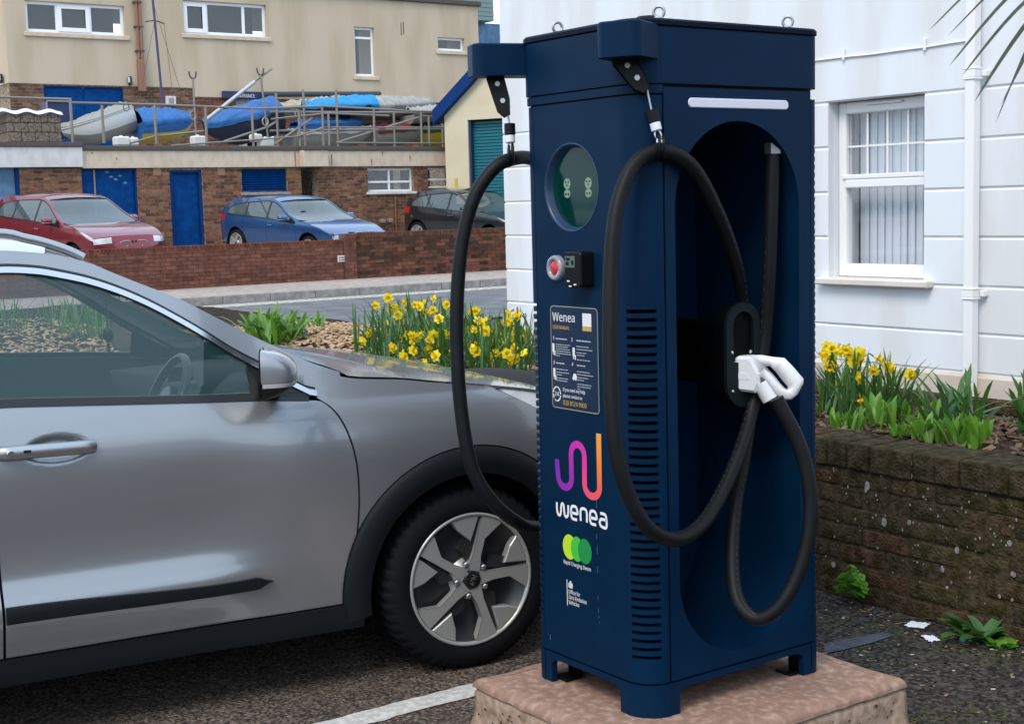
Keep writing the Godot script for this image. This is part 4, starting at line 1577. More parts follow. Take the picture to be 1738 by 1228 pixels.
func build_yard() -> void:
	var RZ := SZ - 0.12
	var r := thing("railing", "rusty galvanised guard rail along the edge of the boat yard deck", "railing", onz(400, 250, RZ))
	for e in [[120, 166, 242], [173, 178, 243], [262, 177, 244], [348, 180, 248], [427, 183, 249], [506, 190, 250], [546, 181, 247], [556, 192, 247], [633, 184, 247], [713, 187, 247], [726, 196, 247]]:
		var st := S()
		var a := onz(e[0], e[1], RZ)
		var b := onz(e[0] + 3, e[2], RZ)
		bar(st, Vector3(b.x, b.y, RZ), Vector3(b.x, a.y, RZ), 0.034, 7)
		obj("post", st, M["galv"], r)
	rail_line(r, "top_rail", [[-20, 164], [118, 168]], RZ, 0.028)
	rail_line(r, "top_rail", [[120, 174], [262, 177], [440, 184], [545, 180], [670, 186]], RZ, 0.028)
	rail_line(r, "top_rail", [[670, 187], [757, 190]], RZ, 0.028)
	rail_line(r, "mid_rail", [[460, 202], [555, 192], [660, 196]], RZ - 0.02, 0.025)
	rail_line(r, "mid_rail", [[720, 197], [757, 198]], RZ - 0.02, 0.025)
	rail_line(r, "mid_rail", [[545, 216], [757, 216]], RZ - 0.04, 0.022)
	rail_line(r, "low_rail", [[290, 247], [430, 237], [505, 231], [546, 217]], RZ + 0.03, 0.022)
	rail_line(r, "low_rail", [[570, 242], [757, 243]], RZ + 0.03, 0.022)
	rail_line(r, "brace", [[220, 243], [262, 231], [345, 222]], RZ - 0.06, 0.025)
	rail_line(r, "brace", [[380, 240], [455, 215], [470, 205]], RZ - 0.06, 0.03)
	rail_line(r, "brace", [[572, 242], [655, 216], [720, 196]], RZ - 0.07, 0.03)
	rail_line(r, "brace", [[466, 245], [530, 200]], RZ - 0.07, 0.03)
	# block bin with a white sheet on top
	var bn := thing("block_bin", "low bin of grey brown concrete blocks with a white sheet over the top", "bin", onz(60, 240, SZ - 0.6))
	var q := rz(12, 192, 103, 240, SZ - 0.5)
	var rows := 3
	for k in rows:
		for i in 5:
			var st := S()
			var bw: float = (q[2] - q[0]) / 3.9
			var xx: float = q[0] + (i - (0.5 if k % 2 else 0.0)) * bw
			var xe := minf(xx + bw - 0.012, q[2])
			xx = maxf(xx, q[0])
			if xe - xx < 0.05:
				continue
			var hh: float = (q[3] - q[1]) / rows
			cspan(st, Vector3(xx, q[1] + hh * k, SZ - 1.6), Vector3(xe, q[1] + hh * (k + 1) - 0.012, SZ - 0.5), 0.01)
			obj("block", st, M["block"], bn)
	var st := S()
	patch(st, func(u, v): return Vector3(lerpf(q[0] - 0.5, q[2] + 0.05, u), q[3] + 0.10 + 0.03 * sin(u * 21.0 + v * 3.0) - 0.10 * pow(absf(v * 2 - 1), 6.0), lerpf(SZ - 1.66, SZ - 0.44, v)), 30, 10)
	obj("sheet", st, M["boat_white"], bn)
	# the boats in front
	boat("dinghy", "white dinghy with grey bottom and dull cover, tilted stern up", "boat", onz(104, 222, SZ - 1.9), onz(212, 184, SZ - 1.9), 1.3, 0.62, "boat_white", "boat_grey", 0.10, -1, "boat_grey", "", 0.03)
	boat("dinghy", "yellow hulled dinghy under a blue sheet, between the white dinghy and the dark one", "boat", onz(228, 210, SZ - 1.7), onz(326, 204, SZ - 1.7), 1.3, 0.5, "tarp_blue", "tarp_blue", 0.33, 1, "boat_yellow")
	boat("dinghy", "dark navy dinghy under a faded blue cover, bow raised", "boat", onz(346, 216, SZ - 1.7), onz(464, 184, SZ - 1.7), 1.35, 0.7, "boat_dark", "tarp_blue", 0.28, -1)
	# racked boats
	var rk := thing("boat_rack", "tall scaffold rack holding stacked boats and kayaks behind the railing", "rack", onz(610, 248, SZ - 1.6))
	for e in [[468, 158], [514, 152], [570, 152], [668, 190], [750, 195]]:
		for dz in [-0.9, -3.2]:
			st = S()
			var a := onz(e[0], e[1], SZ + dz)
			bar(st, Vector3(a.x, yard_deck(), SZ + dz), a, 0.035, 7)
			obj("upright", st, M["galv"], rk)
	for e in [[458, 190, 757, 191], [458, 222, 757, 218]]:
		for dz in [-0.95, -3.15]:
			st = S()
			bar(st, onz(e[0], e[1], SZ + dz), onz(e[2], e[3], SZ + dz), 0.035, 7)
			obj("beam", st, M["galv"], rk)
	var g := "boats stacked on the rack"
	boat("racked_boat", "long boat under a pale beige cover on the rack's top tier", "boat", onz(464, 185, SZ - 2.2), onz(580, 176, SZ - 2.2), 1.2, 0.30, "boat_grey", "tarp_beige", 0.16, -1, "", g)
	boat("racked_boat", "bright blue sheeted boat with a white end on the rack's top tier", "boat", onz(512, 184, SZ - 1.5), onz(632, 180, SZ - 1.5), 0.9, 0.26, "boat_dark", "tarp_bright", 0.26, -1, "", g)
	boat("racked_boat", "long boat wrapped in a grey creased cover on the rack's top tier", "boat", onz(560, 186, SZ - 2.1), onz(738, 178, SZ - 2.1), 1.2, 0.36, "boat_grey", "tarp_grey", 0.30, 1, "", g)
	boat("racked_boat", "short grey covered boat at the end of the rack beside the boathouse", "boat", onz(690, 196, SZ - 1.5), onz(766, 186, SZ - 1.5), 1.0, 0.26, "boat_grey", "tarp_grey", 0.16, 1, "", g)
	boat("racked_boat", "deep blue kayak on the rack's middle tier", "kayak", onz(500, 214, SZ - 1.5), onz(614, 208, SZ - 1.5), 0.7, 0.22, "tarp_blue", "tarp_blue", 0.10, 1, "", g)
	boat("racked_boat", "dull beige kayak on the rack's middle tier", "kayak", onz(560, 206, SZ - 2.3), onz(690, 202, SZ - 2.3), 0.7, 0.18, "tarp_beige", "boat_grey", 0.06, 1, "", g)
	boat("racked_boat", "dark kayak on the rack's middle tier beside the boathouse", "kayak", onz(660, 208, SZ - 2.3), onz(764, 206, SZ - 2.3), 0.7, 0.2, "boat_dark", "boat_grey", 0.06, 1, "", g)
	boat("racked_boat", "grey hulled rowing boat with a white rim on the lowest tier", "boat", onz(490, 226, SZ - 1.6), onz(632, 221, SZ - 1.6), 1.1, 0.5, "boat_grey", "boat_white", 0.05, 1, "", g)
	boat("racked_boat", "maroon and white boat on the rack's lowest tier", "boat", onz(628, 224, SZ - 1.7), onz(722, 218, SZ - 1.7), 1.0, 0.42, "boat_grey", "boat_red", 0.16, 1, "", g)
	boat("racked_boat", "dark green boat with a mustard flank on the rack's lowest tier", "boat", onz(690, 226, SZ - 1.9), onz(775, 220, SZ - 1.9), 1.0, 0.45, "boat_yellow", "boat_green", 0.12, -1, "", g)
	# white ballast tubs
	for e in [[197, 231, 221, 247], [222, 233, 236, 247], [329, 230, 350, 248], [443, 233, 466, 249], [430, 227, 446, 240]]:
		var rr := rz(e[0], e[1], e[2], e[3], SZ - 0.45)
		var t := thing("ballast_tub", "white square ballast tub standing at the deck edge behind the railing", "tub", Vector3((rr[0] + rr[2]) * 0.5, rr[1], SZ - 0.6), "white tubs along the deck edge")
		st = S()
		cspan(st, Vector3(rr[0], rr[1], SZ - 0.75), Vector3(rr[2], rr[3], SZ - 0.45), 0.035)
		obj("body", st, M["white_block"], t)
		st = S()
		var cxm: float = (rr[0] + rr[2]) * 0.5
		disc(st, Vector3(cxm, rr[3], SZ - 0.6), Vector3.UP, 0.04, 0.03, 12)
		obj("cap", st, M["white_block"], t)
	# crutches, mast and spar
	for e in [[327, 133, 333, 245], [442, 127, 456, 245]]:
		var c := thing("mast_crutch", "thin rusty pole with a forked top standing among the boats", "pole", onz(e[2], e[3], SZ - 1.0), "forked mast crutches")
		st = S()
		var a := onz(e[0], e[1], SZ - 1.0)
		bar(st, onz(e[2], e[3], SZ - 1.0), a, 0.028, 7)
		obj("pole", st, M["galv"], c)
		st = S()
		tube(st, smooth([a + Vector3(-0.1, 0.17, 0), a + Vector3(-0.07, 0.04, 0), a, a + Vector3(0.07, 0.04, 0), a + Vector3(0.09, 0.17, 0)], 3), 0.02, 6)
		obj("fork", st, M["coping"], c)
	var ms := thing("mast", "slim purple and grey dinghy mast leaning up past the beige wall", "mast", onz(277, 165, SZ - 3.0))
	st = S()
	bar(st, onz(277, 190, SZ - 3.0), onz(256, -30, SZ - 3.0), 0.035, 8)
	obj("pole", st, M["purple_mast"], ms)
	st = S()
	tube(st, smooth([onz(246, 37, SZ - 3.0), onz(262, 35, SZ - 3.0), onz(278, 40, SZ - 3.0)], 4), 0.018, 6)
	obj("spreader", st, M["coping"], ms)
	st = S()
	for e in [[258, 0, 316, 186], [262, 35, 232, 192], [278, 40, 296, 188]]:
		bar(st, onz(e[0], e[1], SZ - 3.0), onz(e[2], e[3], SZ - 2.4), 0.006, 5)
	stuff(obj("rigging", st, M["coping"], ms))
	# coiled ropes and a fender hung on the rail
	for e in [[213, 182, 0.07], [326, 196, 0.08], [505, 194, 0.09], [449, 206, 0.08]]:
		var rp := thing("rope_coil", "small coil of pale rope hung among the boats on the railing", "rope", onz(e[0], e[1], SZ - 0.2), "rope coils on the railing")
		st = S()
		var pts := []
		for k in 40:
			var t := TAU * 3.0 * k / 39.0
			pts.append(onz(e[0], e[1], SZ - 0.2) + Vector3(cos(t) * e[2], sin(t) * e[2] * 1.3, 0.02 * sin(t * 0.37) + 0.03))
		tube(st, pts, 0.012, 5)
		obj("rope", st, M["tarp_beige"], rp)
	var sp := thing("spar", "pale grey spar resting at a slant in the forked crutch", "spar", onz(352, 204, SZ - 1.05))
	st = S()
	bar(st, onz(350, 203, SZ - 1.05), onz(432, 138, SZ - 1.05), 0.05, 9)
	obj("lower_tube", st, M["spar"], sp)
	st = S()
	bar(st, onz(432, 138, SZ - 1.05), onz(461, 116, SZ - 1.05), 0.03, 8)
	obj("upper_tube", st, M["galv"], sp)
	# small blue locker by the big door
	var lk := thing("locker", "blue grey metal locker with a pale frame beside the block bin", "locker", onz(100, 236, SZ - 2.6))
	var lr := rz(80, 172, 119, 236, SZ - 2.6)
	st = S()
	cspan(st, Vector3(lr[0] + 0.04, lr[1], SZ - 3.2), Vector3(lr[2] - 0.04, lr[3], SZ - 2.6), 0.01)
	obj("body", st, M["navy_sign"], lk)
	st = S()
	for z in [SZ - 2.58]:
		bar(st, Vector3(lr[0], lr[1], z), Vector3(lr[0], lr[3], z), 0.025, 6)
		bar(st, Vector3(lr[2], lr[1], z), Vector3(lr[2], lr[3], z), 0.025, 6)
		bar(st, Vector3(lr[0], lr[3], z), Vector3(lr[2], lr[3], z), 0.025, 6)
	obj("frame", st, M["galv"], lk)

func yard_deck() -> float:
	return onz(320, 248.5, SZ).y - 0.11

# ---------------------------------------------------------------- plinth
const PY := 0.15
func build_plinth() -> void:
	var p := thing("plinth", "cast concrete plinth with a pinkish worn top under the charging post", "plinth", Vector3(2.8, 0, -3.1))
	var x0 := 2.30
	var x1 := 3.305
	var z0 := -3.515
	var z1 := -2.68
	var nz := FastNoiseLite.new()
	nz.seed = 12
	nz.frequency = 3.0
	var jig := func(v: Vector3, k: float) -> Vector3:
		return v + Vector3(nz.get_noise_3dv(v * 2.0), nz.get_noise_3dv(v * 2.0 + Vector3(5, 0, 0)) * 0.7, nz.get_noise_3dv(v * 2.0 + Vector3(0, 0, 7))) * k
	# top slab: a rounded shoulder falls to the edge, a low lip marks the casting line
	var ring := func(t: float, ins: float, y: float) -> Vector3:
		var per := [Vector2(x0, z0), Vector2(x1, z0), Vector2(x1, z1), Vector2(x0, z1)]
		var k := t * 4.0
		var i := int(k) % 4
		var f := k - floorf(k)
		var c := Vector2((x0 + x1) * 0.5, (z0 + z1) * 0.5)
		var q: Vector2 = per[i].lerp(per[(i + 1) % 4], f)
		var d := q - c
		var hx := (x1 - x0) * 0.5
		var hz := (z1 - z0) * 0.5
		q = c + Vector2(d.x * (hx - ins) / hx, d.y * (hz - ins) / hz)
		return jig.call(Vector3(q.x, y, q.y), 0.008)
	var prof := [[0.06, PY], [0.03, PY - 0.002], [0.012, PY - 0.008], [0.002, PY - 0.02], [0.0, PY - 0.032]]
	var st := S()
	patch(st, func(u, v):
		var k: float = u * (prof.size() - 1)
		var i := mini(int(k), prof.size() - 2)
		var a: Array = prof[i]
		var b: Array = prof[i + 1]
		return ring.call(fmod(v, 1.0) if v < 1.0 else 0.0, lerpf(a[0], b[0], k - i), lerpf(a[1], b[1], k - i)), 12, 240)
	patch(st, func(u, v):
		var q := Vector3(lerpf(x0 + 0.06, x1 - 0.06, u), PY, lerpf(z0 + 0.06, z1 - 0.06, v))
		var w := jig.call(q, 0.008) as Vector3
		w.y = lerpf(w.y, PY - 0.001, 0.6)
		return w, 50, 40)
	obj("top", st, M["plinth"], p)
	st = S()
	var pr2 := [[0.004, PY - 0.034], [0.009, PY - 0.04], [0.003, PY - 0.05], [0.0, 0.03], [-0.012, -0.02]]
	patch(st, func(u, v):
		var k: float = u * (pr2.size() - 1)
		var i := mini(int(k), pr2.size() - 2)
		var a: Array = pr2[i]
		var b: Array = pr2[i + 1]
		return ring.call(v if v < 1.0 else 0.0, lerpf(a[0], b[0], k - i), lerpf(a[1], b[1], k - i)), 16, 240)
	obj("side", st, M["plinth_side"], p)
	# pits in the cast sides
	st = S()
	for i in 90:
		var r := rng.randf_range(0.0015, 0.005)
		var y := rng.randf_range(0.02, PY - 0.05)
		if i % 2:
			disc(st, Vector3(rng.randf_range(x0 + 0.02, x1 - 0.02), y, z1 + 0.004), Vector3(0, 0, 1), r, 0.0016, 6)
		else:
			disc(st, Vector3(x0 - 0.004, y, rng.randf_range(z0 + 0.02, z1 - 0.02)), Vector3(-1, 0, 0), r, 0.0016, 6)
	stuff(obj("pits", st, M["twig"], p))

# ---------------------------------------------------------------- charging post
const QX0 := 2.46
const QX1 := 3.16
const QZ0 := -3.41
const QZ1 := -2.88
# column at one corner of the cabinet: arc about (cx, cz) of radius r from angle a0 to a1 (angle measured from +X towards +Z)
func corner(ch: Node3D, cx: float, cz: float, r: float, a0: float, a1: float, y0: float, y1: float, v0: float, v1: float, g0: float, g1: float) -> void:
	var arc := func(a: float, rr: float, y: float) -> Vector3:
		return Vector3(cx + cos(a) * rr, y, cz + sin(a) * rr)
	var st := S()
	var seg := func(t0: float, t1: float, ya: float, yb: float, tool: SurfaceTool, n: int, th: float):
		patch(tool, func(u, v): return arc.call(lerpf(t0, t1, u), r, lerpf(ya, yb, v)), n, 1)
		tool.set_smooth_group(-1)
		for k in n:
			var p0 := lerpf(t0, t1, float(k) / n)
			var p1 := lerpf(t0, t1, float(k + 1) / n)
			quad(tool, arc.call(p0, r, yb), arc.call(p1, r, yb), arc.call(p1, r - th, yb), arc.call(p0, r - th, yb))
			quad(tool, arc.call(p0, r - th, ya), arc.call(p1, r - th, ya), arc.call(p1, r, ya), arc.call(p0, r, ya))
		quad(tool, arc.call(t0, r, ya), arc.call(t0, r, yb), arc.call(t0, r - th, yb), arc.call(t0, r - th, ya))
		quad(tool, arc.call(t1, r - th, ya), arc.call(t1, r - th, yb), arc.call(t1, r, yb), arc.call(t1, r, ya))
	var b0 := lerpf(a0, a1, g0)
	var b1 := lerpf(a0, a1, g1)
	seg.call(a0, a1, y0, v0, st, 14, 0.02)
	seg.call(a0, a1, v1, y1, st, 14, 0.02)
	if g0 > 0.0:
		seg.call(a0, b0, v0, v1, st, 3, 0.02)
	if g1 < 1.0:
		seg.call(b1, a1, v0, v1, st, 3, 0.02)
	var cn := obj("corner_panel", st, M["navy"], ch)
	var n := int((v1 - v0) / 0.0232)
	var step := (v1 - v0) / n
	st = S()
	seg.call(b0, b1, 0.0, step * 0.54, st, 10, 0.02)
	var rib := done(st)
	for k in n:
		inst("louvre", rib, M["navy"], cn, Transform3D(Basis(), Vector3(0, v0 + step * (k + 0.44), 0)))
	st = S()
	patch(st, func(u, v): return arc.call(lerpf(a0, a1, u), r - 0.028, lerpf(v0 - 0.01, v1 + 0.01, v)), 8, 1)
	obj("louvre_back", st, M["black_inside"], cn)

func round_plan(ins: float, rn: float, r: float) -> PackedVector2Array:
	# cabinet plan in (x, z): near corner of radius rn, the rest r
	var p := PackedVector2Array()
	for e in [[QX1 - ins, QZ1 - ins, -1, -1, 0.0, r], [QX0 + ins, QZ1 - ins, 1, -1, PI / 2, rn], [QX0 + ins, QZ0 + ins, 1, 1, PI, r], [QX1 - ins, QZ0 + ins, -1, 1, PI * 1.5, r]]:
		var rr: float = e[5]
		for k in 9:
			var t: float = e[4] + PI / 2 * k / 8
			p.append(Vector2(e[0] + e[2] * rr + cos(t) * rr, e[1] + e[3] * rr + sin(t) * rr))
	return p

func ribbon(st: SurfaceTool, pts: PackedVector3Array, w: float, up: Vector3, cols: Callable) -> void:
	st.set_smooth_group(-1)
	for i in pts.size() - 1:
		var d0 := (pts[mini(i + 1, pts.size() - 1)] - pts[maxi(i - 1, 0)]).normalized().cross(up) * w * 0.5
		var d1 := (pts[mini(i + 2, pts.size() - 1)] - pts[i]).normalized().cross(up) * w * 0.5
		st.set_color(cols.call(float(i) / pts.size()))
		quad(st, pts[i] - d0, pts[i + 1] - d1, pts[i + 1] + d1, pts[i] + d0)

func build_charger() -> void:
	var ch := thing("charging_post", "tall navy blue electric car charging post with black cables and a white plug", "charging post", Vector3(2.81, PY, -3.145))
	var FX := Transform3D(Basis(Vector3(0, 0, 1), Vector3(0, 1, 0), Vector3(-1, 0, 0)), Vector3(QX0, 0, 0))     # (z, y, out)
	var SX := Transform3D(Basis(), Vector3(0, 0, QZ1))                                                     # (x, y, out)
	var HXF := Transform3D(Basis(Vector3(1, 0, 0), Vector3(0, 0, 1), Vector3(0, -1, 0)), Vector3.ZERO)        # (x, z, -y)
	var y0 := 0.249
	var y1 := 1.862
	# cabinet panels
	var scr := Vector2(-3.175, 1.626)
	var st := S()
	plate(st, -3.348, y0, -2.962, y1, circle(scr, 0.122, 64), FX, -0.02, 0.0)
	obj("front_panel", st, M["navy"], ch)
	var loop := PackedVector2Array()
	var ac := 2.824
	var ar := 0.24
	for k in 33:
		var t := PI * k / 32
		loop.append(Vector2(ac + ar * cos(t), 1.797 - ar + ar * sin(t)))
	for k in 20:
		loop.append(Vector2(ac - ar, lerpf(1.797 - ar, 0.287 + ar, (k + 1) / 21.0)))
	for k in 33:
		var t := PI + PI * k / 32
		loop.append(Vector2(ac + ar * cos(t), 0.287 + ar + ar * sin(t)))
	for k in 20:
		loop.append(Vector2(ac + ar, lerpf(0.287 + ar, 1.797 - ar, (k + 1) / 21.0)))
	st = S()
	plate(st, 2.549, y0, 3.112, 1.884, loop, SX, -0.02, 0.0)
	obj("side_panel", st, M["navy"], ch)
	st = S()
	var n := loop.size()
	st.set_smooth_group(1)
	for i in n:
		var a := loop[i]
		var b := loop[(i + 1) % n]
		quad(st, Vector3(a.x, a.y, QZ1 - 0.0201), Vector3(b.x, b.y, QZ1 - 0.0201), Vector3(b.x, b.y, QZ1 - 0.44), Vector3(a.x, a.y, QZ1 - 0.44))
	var al := obj("alcove", st, M["navy"], ch)
	st = S()
	prism(st, loop, SX, -0.45, -0.439)
	obj("alcove_back", st, M["navy"], al)
	st = S()
	span(st, Vector3(2.54, y0, QZ0), Vector3(3.11, y1, QZ0 + 0.02))
	span(st, Vector3(QX1 - 0.02, y0, QZ0 + 0.052), Vector3(QX1, y1, QZ1 - 0.052))
	obj("back_panel", st, M["navy"], ch)
	corner(ch, QX0 + 0.082, QZ1 - 0.082, 0.082, PI, PI / 2, y0, y1, 0.318, 1.305, 0.13, 0.80)
	corner(ch, QX1 - 0.046, QZ1 - 0.046, 0.046, PI / 2, -0.35, y0, y1, 0.30, 1.745, 0.24, 0.92)
	corner(ch, QX0 + 0.06, QZ0 + 0.06, 0.06, PI, PI * 1.5, y0, y1, 0.36, 1.305, 0.04, 0.9)
	corner(ch, QX1 - 0.05, QZ0 + 0.05, 0.05, PI * 1.5, TAU, y0, y1, 0.36, 1.305, 0.2, 0.8)
	# dark cores behind the seams
	st = S()
	prism(st, round_plan(0.009, 0.075, 0.045), HXF, -2.0, -1.846)
	prism(st, round_plan(0.009, 0.075, 0.045), HXF, -0.262, -0.23)
	span(st, Vector3(QX0 + 0.03, 0.25, QZ0 + 0.022), Vector3(3.12, 1.85, QZ1 - 0.455))
	span(st, Vector3(2.535, 0.25, QZ1 - 0.03), Vector3(2.56, 1.85, QZ1 - 0.022))
	span(st, Vector3(3.10, 0.25, QZ1 - 0.03), Vector3(3.13, 1.85, QZ1 - 0.022))
	obj("inner_frame", st, M["black_inside"], ch)
	# upper trim strip, top band and lid
	st = S()
	var trim := PackedVector2Array()
	trim = Geometry2D.intersect_polygons(round_plan(0.0, 0.082, 0.05), PackedVector2Array([Vector2(2.4, -3.6), Vector2(2.5465, -3.6), Vector2(2.5465, -2.8), Vector2(2.4, -2.8)]))[0]
	prism(st, trim, HXF, -1.889, -1.867)
	obj("trim_strip", st, M["navy"], ch)
	st = S()
	prism(st, round_plan(-0.002, 0.084, 0.05), HXF, -1.893, -2.045, 0.004)
	obj("top_band", st, M["navy"], ch)
	st = S()
	prism(st, round_plan(-0.006, 0.088, 0.052), HXF, -2.0455, -2.063, 0.006)
	obj("lid", st, M["navy_dark"], ch)
	# skirt with four feet
	var sk := part(ch, "skirt")
	var yb := 0.243
	for e in [[FX, QZ0 + 0.005, QZ1 - 0.005, 0.055, 0.083], [SX, QX0 + 0.005, QX1 - 0.005, 0.083, 0.05]]:
		var a0: float = e[1]
		var a1: float = e[2]
		var f0: float = e[3] + 0.03
		var f1: float = e[4] + 0.03
		var pg := PackedVector2Array([Vector2(a0 + e[3] - 0.003, yb), Vector2(a0 + e[3] - 0.003, PY + 0.001), Vector2(a0 + f0, PY + 0.001)])
		for k in 7:
			var t := PI - PI / 2 * k / 6
			pg.append(Vector2(a0 + f0 + 0.045 + 0.045 * cos(t), PY + 0.055 + 0.012 * 0 + 0.0 + 0.02 * sin(t) - 0.02 * 0))
		for k in 7:
			var t := PI / 2 - PI / 2 * k / 6
			pg.append(Vector2(a1 - f1 - 0.045 + 0.045 * cos(t), PY + 0.055 + 0.02 * sin(t)))
		pg.append(Vector2(a1 - f1, PY + 0.001))
		pg.append(Vector2(a1 - e[4] + 0.0045, PY + 0.001))
		pg.append(Vector2(a1 - e[4] + 0.0045, yb))
		st = S()
		prism(st, pg, e[0], -0.02, 0.0)
		obj("skirt_panel", st, M["navy"], sk)
	st = S()
	span(st, Vector3(QX0 + 0.06, PY + 0.06, QZ0), Vector3(QX1 - 0.05, yb, QZ0 + 0.02))
	span(st, Vector3(QX1 - 0.02, PY + 0.06, QZ0 + 0.05), Vector3(QX1, yb, QZ1 - 0.05))
	obj("skirt_panel", st, M["navy"], sk)
	for e in [[QX0 + 0.086, QZ1 - 0.086, 0.088, PI, PI / 2], [QX1 - 0.05, QZ1 - 0.05, 0.052, PI / 2, 0.0], [QX0 + 0.058, QZ0 + 0.058, 0.06, PI, PI * 1.5], [QX1 - 0.05, QZ0 + 0.05, 0.052, PI * 1.5, TAU]]:
		st = S()
		for rr in [e[2], e[2] - 0.02]:
			patch(st, func(u, v):
				var a := lerpf(e[3], e[4], u)
				return Vector3(e[0] + cos(a) * rr, lerpf(PY + 0.001, yb, v), e[1] + sin(a) * rr), 12, 1)
		patch(st, func(u, v):
			var a := lerpf(e[3], e[4], u)
			return Vector3(e[0] + cos(a) * (e[2] - 0.02 * v), yb, e[1] + sin(a) * (e[2] - 0.02 * v)), 12, 1, -1)
		patch(st, func(u, v):
			var a := lerpf(e[3], e[4], v)
			return Vector3(e[0] + cos(a) * (e[2] - 0.02 * u), PY + 0.001, e[1] + sin(a) * (e[2] - 0.02 * u)), 1, 12, -1)
		var ft := obj("foot", st, M["navy"], sk)
	# inner foot brackets seen through the arches
	for e in [[QX0 + 0.06, QZ0 + 0.09], [QX1 - 0.09, QZ1 - 0.05]]:
		st = S()
		span(st, Vector3(e[0] - 0.03, PY + 0.001, e[1] - 0.03), Vector3(e[0] + 0.03, PY + 0.008, e[1] + 0.03))
		span(st, Vector3(e[0] + 0.024, PY + 0.0081, e[1] - 0.03), Vector3(e[0] + 0.03, 0.235, e[1] + 0.03))
		obj("anchor_bracket", st, M["black_plastic"], sk)
	# status light
	st = S()
	prism(st, rrect(2.637, 1.831, 3.022, 1.857, 0.0125), SX, -0.004, 0.0025, 0.002)
	obj("status_light", st, M["light_strip"], ch)
	# screen
	var sc := part(ch, "screen")
	st = S()
	lathe(st, [Vector2(0.1245, 0.001), Vector2(0.1215, 0.0025), Vector2(0.118, -0.004), Vector2(0.1105, -0.022)], 64, Transform3D(Basis(Vector3(0, 0, 1), Vector3(-1, 0, 0), Vector3(0, -1, 0)), Vector3(QX0, scr.y, scr.x)))
	var bz := mat("bezel", 0.012, 0.04, 0.095, 0.35)
	obj("bezel", st, bz, sc)
	st = S()
	prism(st, circle(scr, 0.1115, 64), FX, -0.026, -0.0205)
	obj("display", st, M["screen"], sc)
	for dx in [-0.045, 0.052]:
		st = S()
		var c := scr + Vector2(dx, 0.0)
		prism(st, circle(c + Vector2(0, 0.011), 0.0155, 24), FX, -0.0204, -0.0198)
		prism(st, circle(c + Vector2(0, -0.017), 0.0145, 24, 0.012), FX, -0.0204, -0.0199)
		var ic := obj("plug_icon", st, M["icon"], sc)
		st = S()
		for k in [[-0.006, 0.016, 0.003], [0.006, 0.016, 0.003], [0, 0.007, 0.003], [-0.006, -0.018, 0.0035], [0.006, -0.018, 0.0035]]:
			prism(st, circle(c + Vector2(k[0], k[1]), k[2], 12), FX, -0.0197, -0.0192)
		obj("icon_mark", st, M["screen"], ic)
	# red stop button in a clear bezel
	var bt := part(ch, "stop_button")
	var bc := Vector3(QX0, 1.399, -3.245)
	var bx := Basis(Vector3(0, 0, 1), Vector3(-1, 0, 0), Vector3(0, -1, 0))
	st = S()
	lathe(st, [Vector2(0.036, 0.0), Vector2(0.036, 0.012), Vector2(0.033, 0.017), Vector2(0.024, 0.018), Vector2(0.022, 0.004)], 36, Transform3D(bx, bc))
	obj("guard", st, M["clear_plastic"], bt)
	st = S()
	lathe(st, [Vector2(0.022, 0.001), Vector2(0.022, 0.010), Vector2(0.017, 0.0155), Vector2(0.0, 0.018)], 30, Transform3D(bx, bc))
	obj("button", st, M["red_button"], bt)
	# card reader
	var rd := part(ch, "card_reader")
	st = S()
	prism(st, rrect(-3.155, 1.349, -3.079, 1.448, 0.01), FX, -0.004, 0.048, 0.004)
	obj("housing", st, M["black_plastic"], rd)
	st = S()
	prism(st, rrect(-3.148, 1.404, -3.104, 1.436, 0.003), FX, 0.0481, 0.0492)
	obj("reader_display", st, mat("lcd", 0.10, 0.14, 0.13, 0.2), rd)
	st = S()
	for q in [[-3.143, 1.424, -3.125, 1.431], [-3.143, 1.410, -3.131, 1.420], [-3.119, 1.412, -3.109, 1.424]]:
		prism(st, PackedVector2Array([Vector2(q[0], q[1]), Vector2(q[2], q[1]), Vector2(q[2], q[3]), Vector2(q[0], q[3])]), FX, 0.0493, 0.0498)
	obj("display_mark", st, M["black_plastic"], rd)
	for q in [[-3.135, 1.366], [-3.105, 1.357], [-3.127, 1.352]]:
		st = S()
		prism(st, rrect(q[0] - 0.006, q[1] - 0.002, q[0] + 0.006, q[1] + 0.002, 0.0015), FX, 0.0481, 0.0488)
		obj("indicator", st, M["white_plastic"], rd)
	manual_sticker(ch, FX)
	logos(ch, FX)
	# lifting eyes and aerial on the lid
	for e in [[935, 44, 0.2], [1111, 20, 0.9], [1343, 36, 0.9]]:
		var b := ony(e[0], e[1], 2.075) if false else Vector3.ZERO
		var eb := part(ch, "lifting_eye")
		var pos: Vector3 = {935: Vector3(QX0 + 0.075, 2.063, QZ0 + 0.09), 1111: Vector3(QX0 + 0.13, 2.063, QZ1 - 0.06), 1343: Vector3(QX1 - 0.075, 2.063, QZ1 - 0.06)}[e[0]]
		st = S()
		disc(st, pos, Vector3.UP, 0.014, 0.012, 16)
		obj("collar", st, M["steel"], eb)
		st = S()
		var line := []
		for k in 25:
			var a := TAU * k / 24
			var dirv := Vector3(cos(e[2]), 0, sin(e[2]))
			line.append(pos + Vector3(0, 0.025, 0) + (dirv * cos(a) + Vector3.UP * sin(a)) * 0.0145)
		tube(st, line, 0.0042, 8, false)
		obj("ring", st, M["dull_steel"], eb)
	var ap := atd(1100, 24, 4.02)
	ap.y = 2.063
	var ae := part(ch, "aerial")
	st = S()
	disc(st, ap, Vector3.UP, 0.062, 0.012, 36)
	obj("base", st, M["navy_dark"], ae)
	st = S()
	disc(st, ap + Vector3(0, 0.012, 0), Vector3.UP, 0.04, 0.028, 36, 0.3)
	obj("dome", st, M["black_plastic"], ae)
	cable_arms(ch)
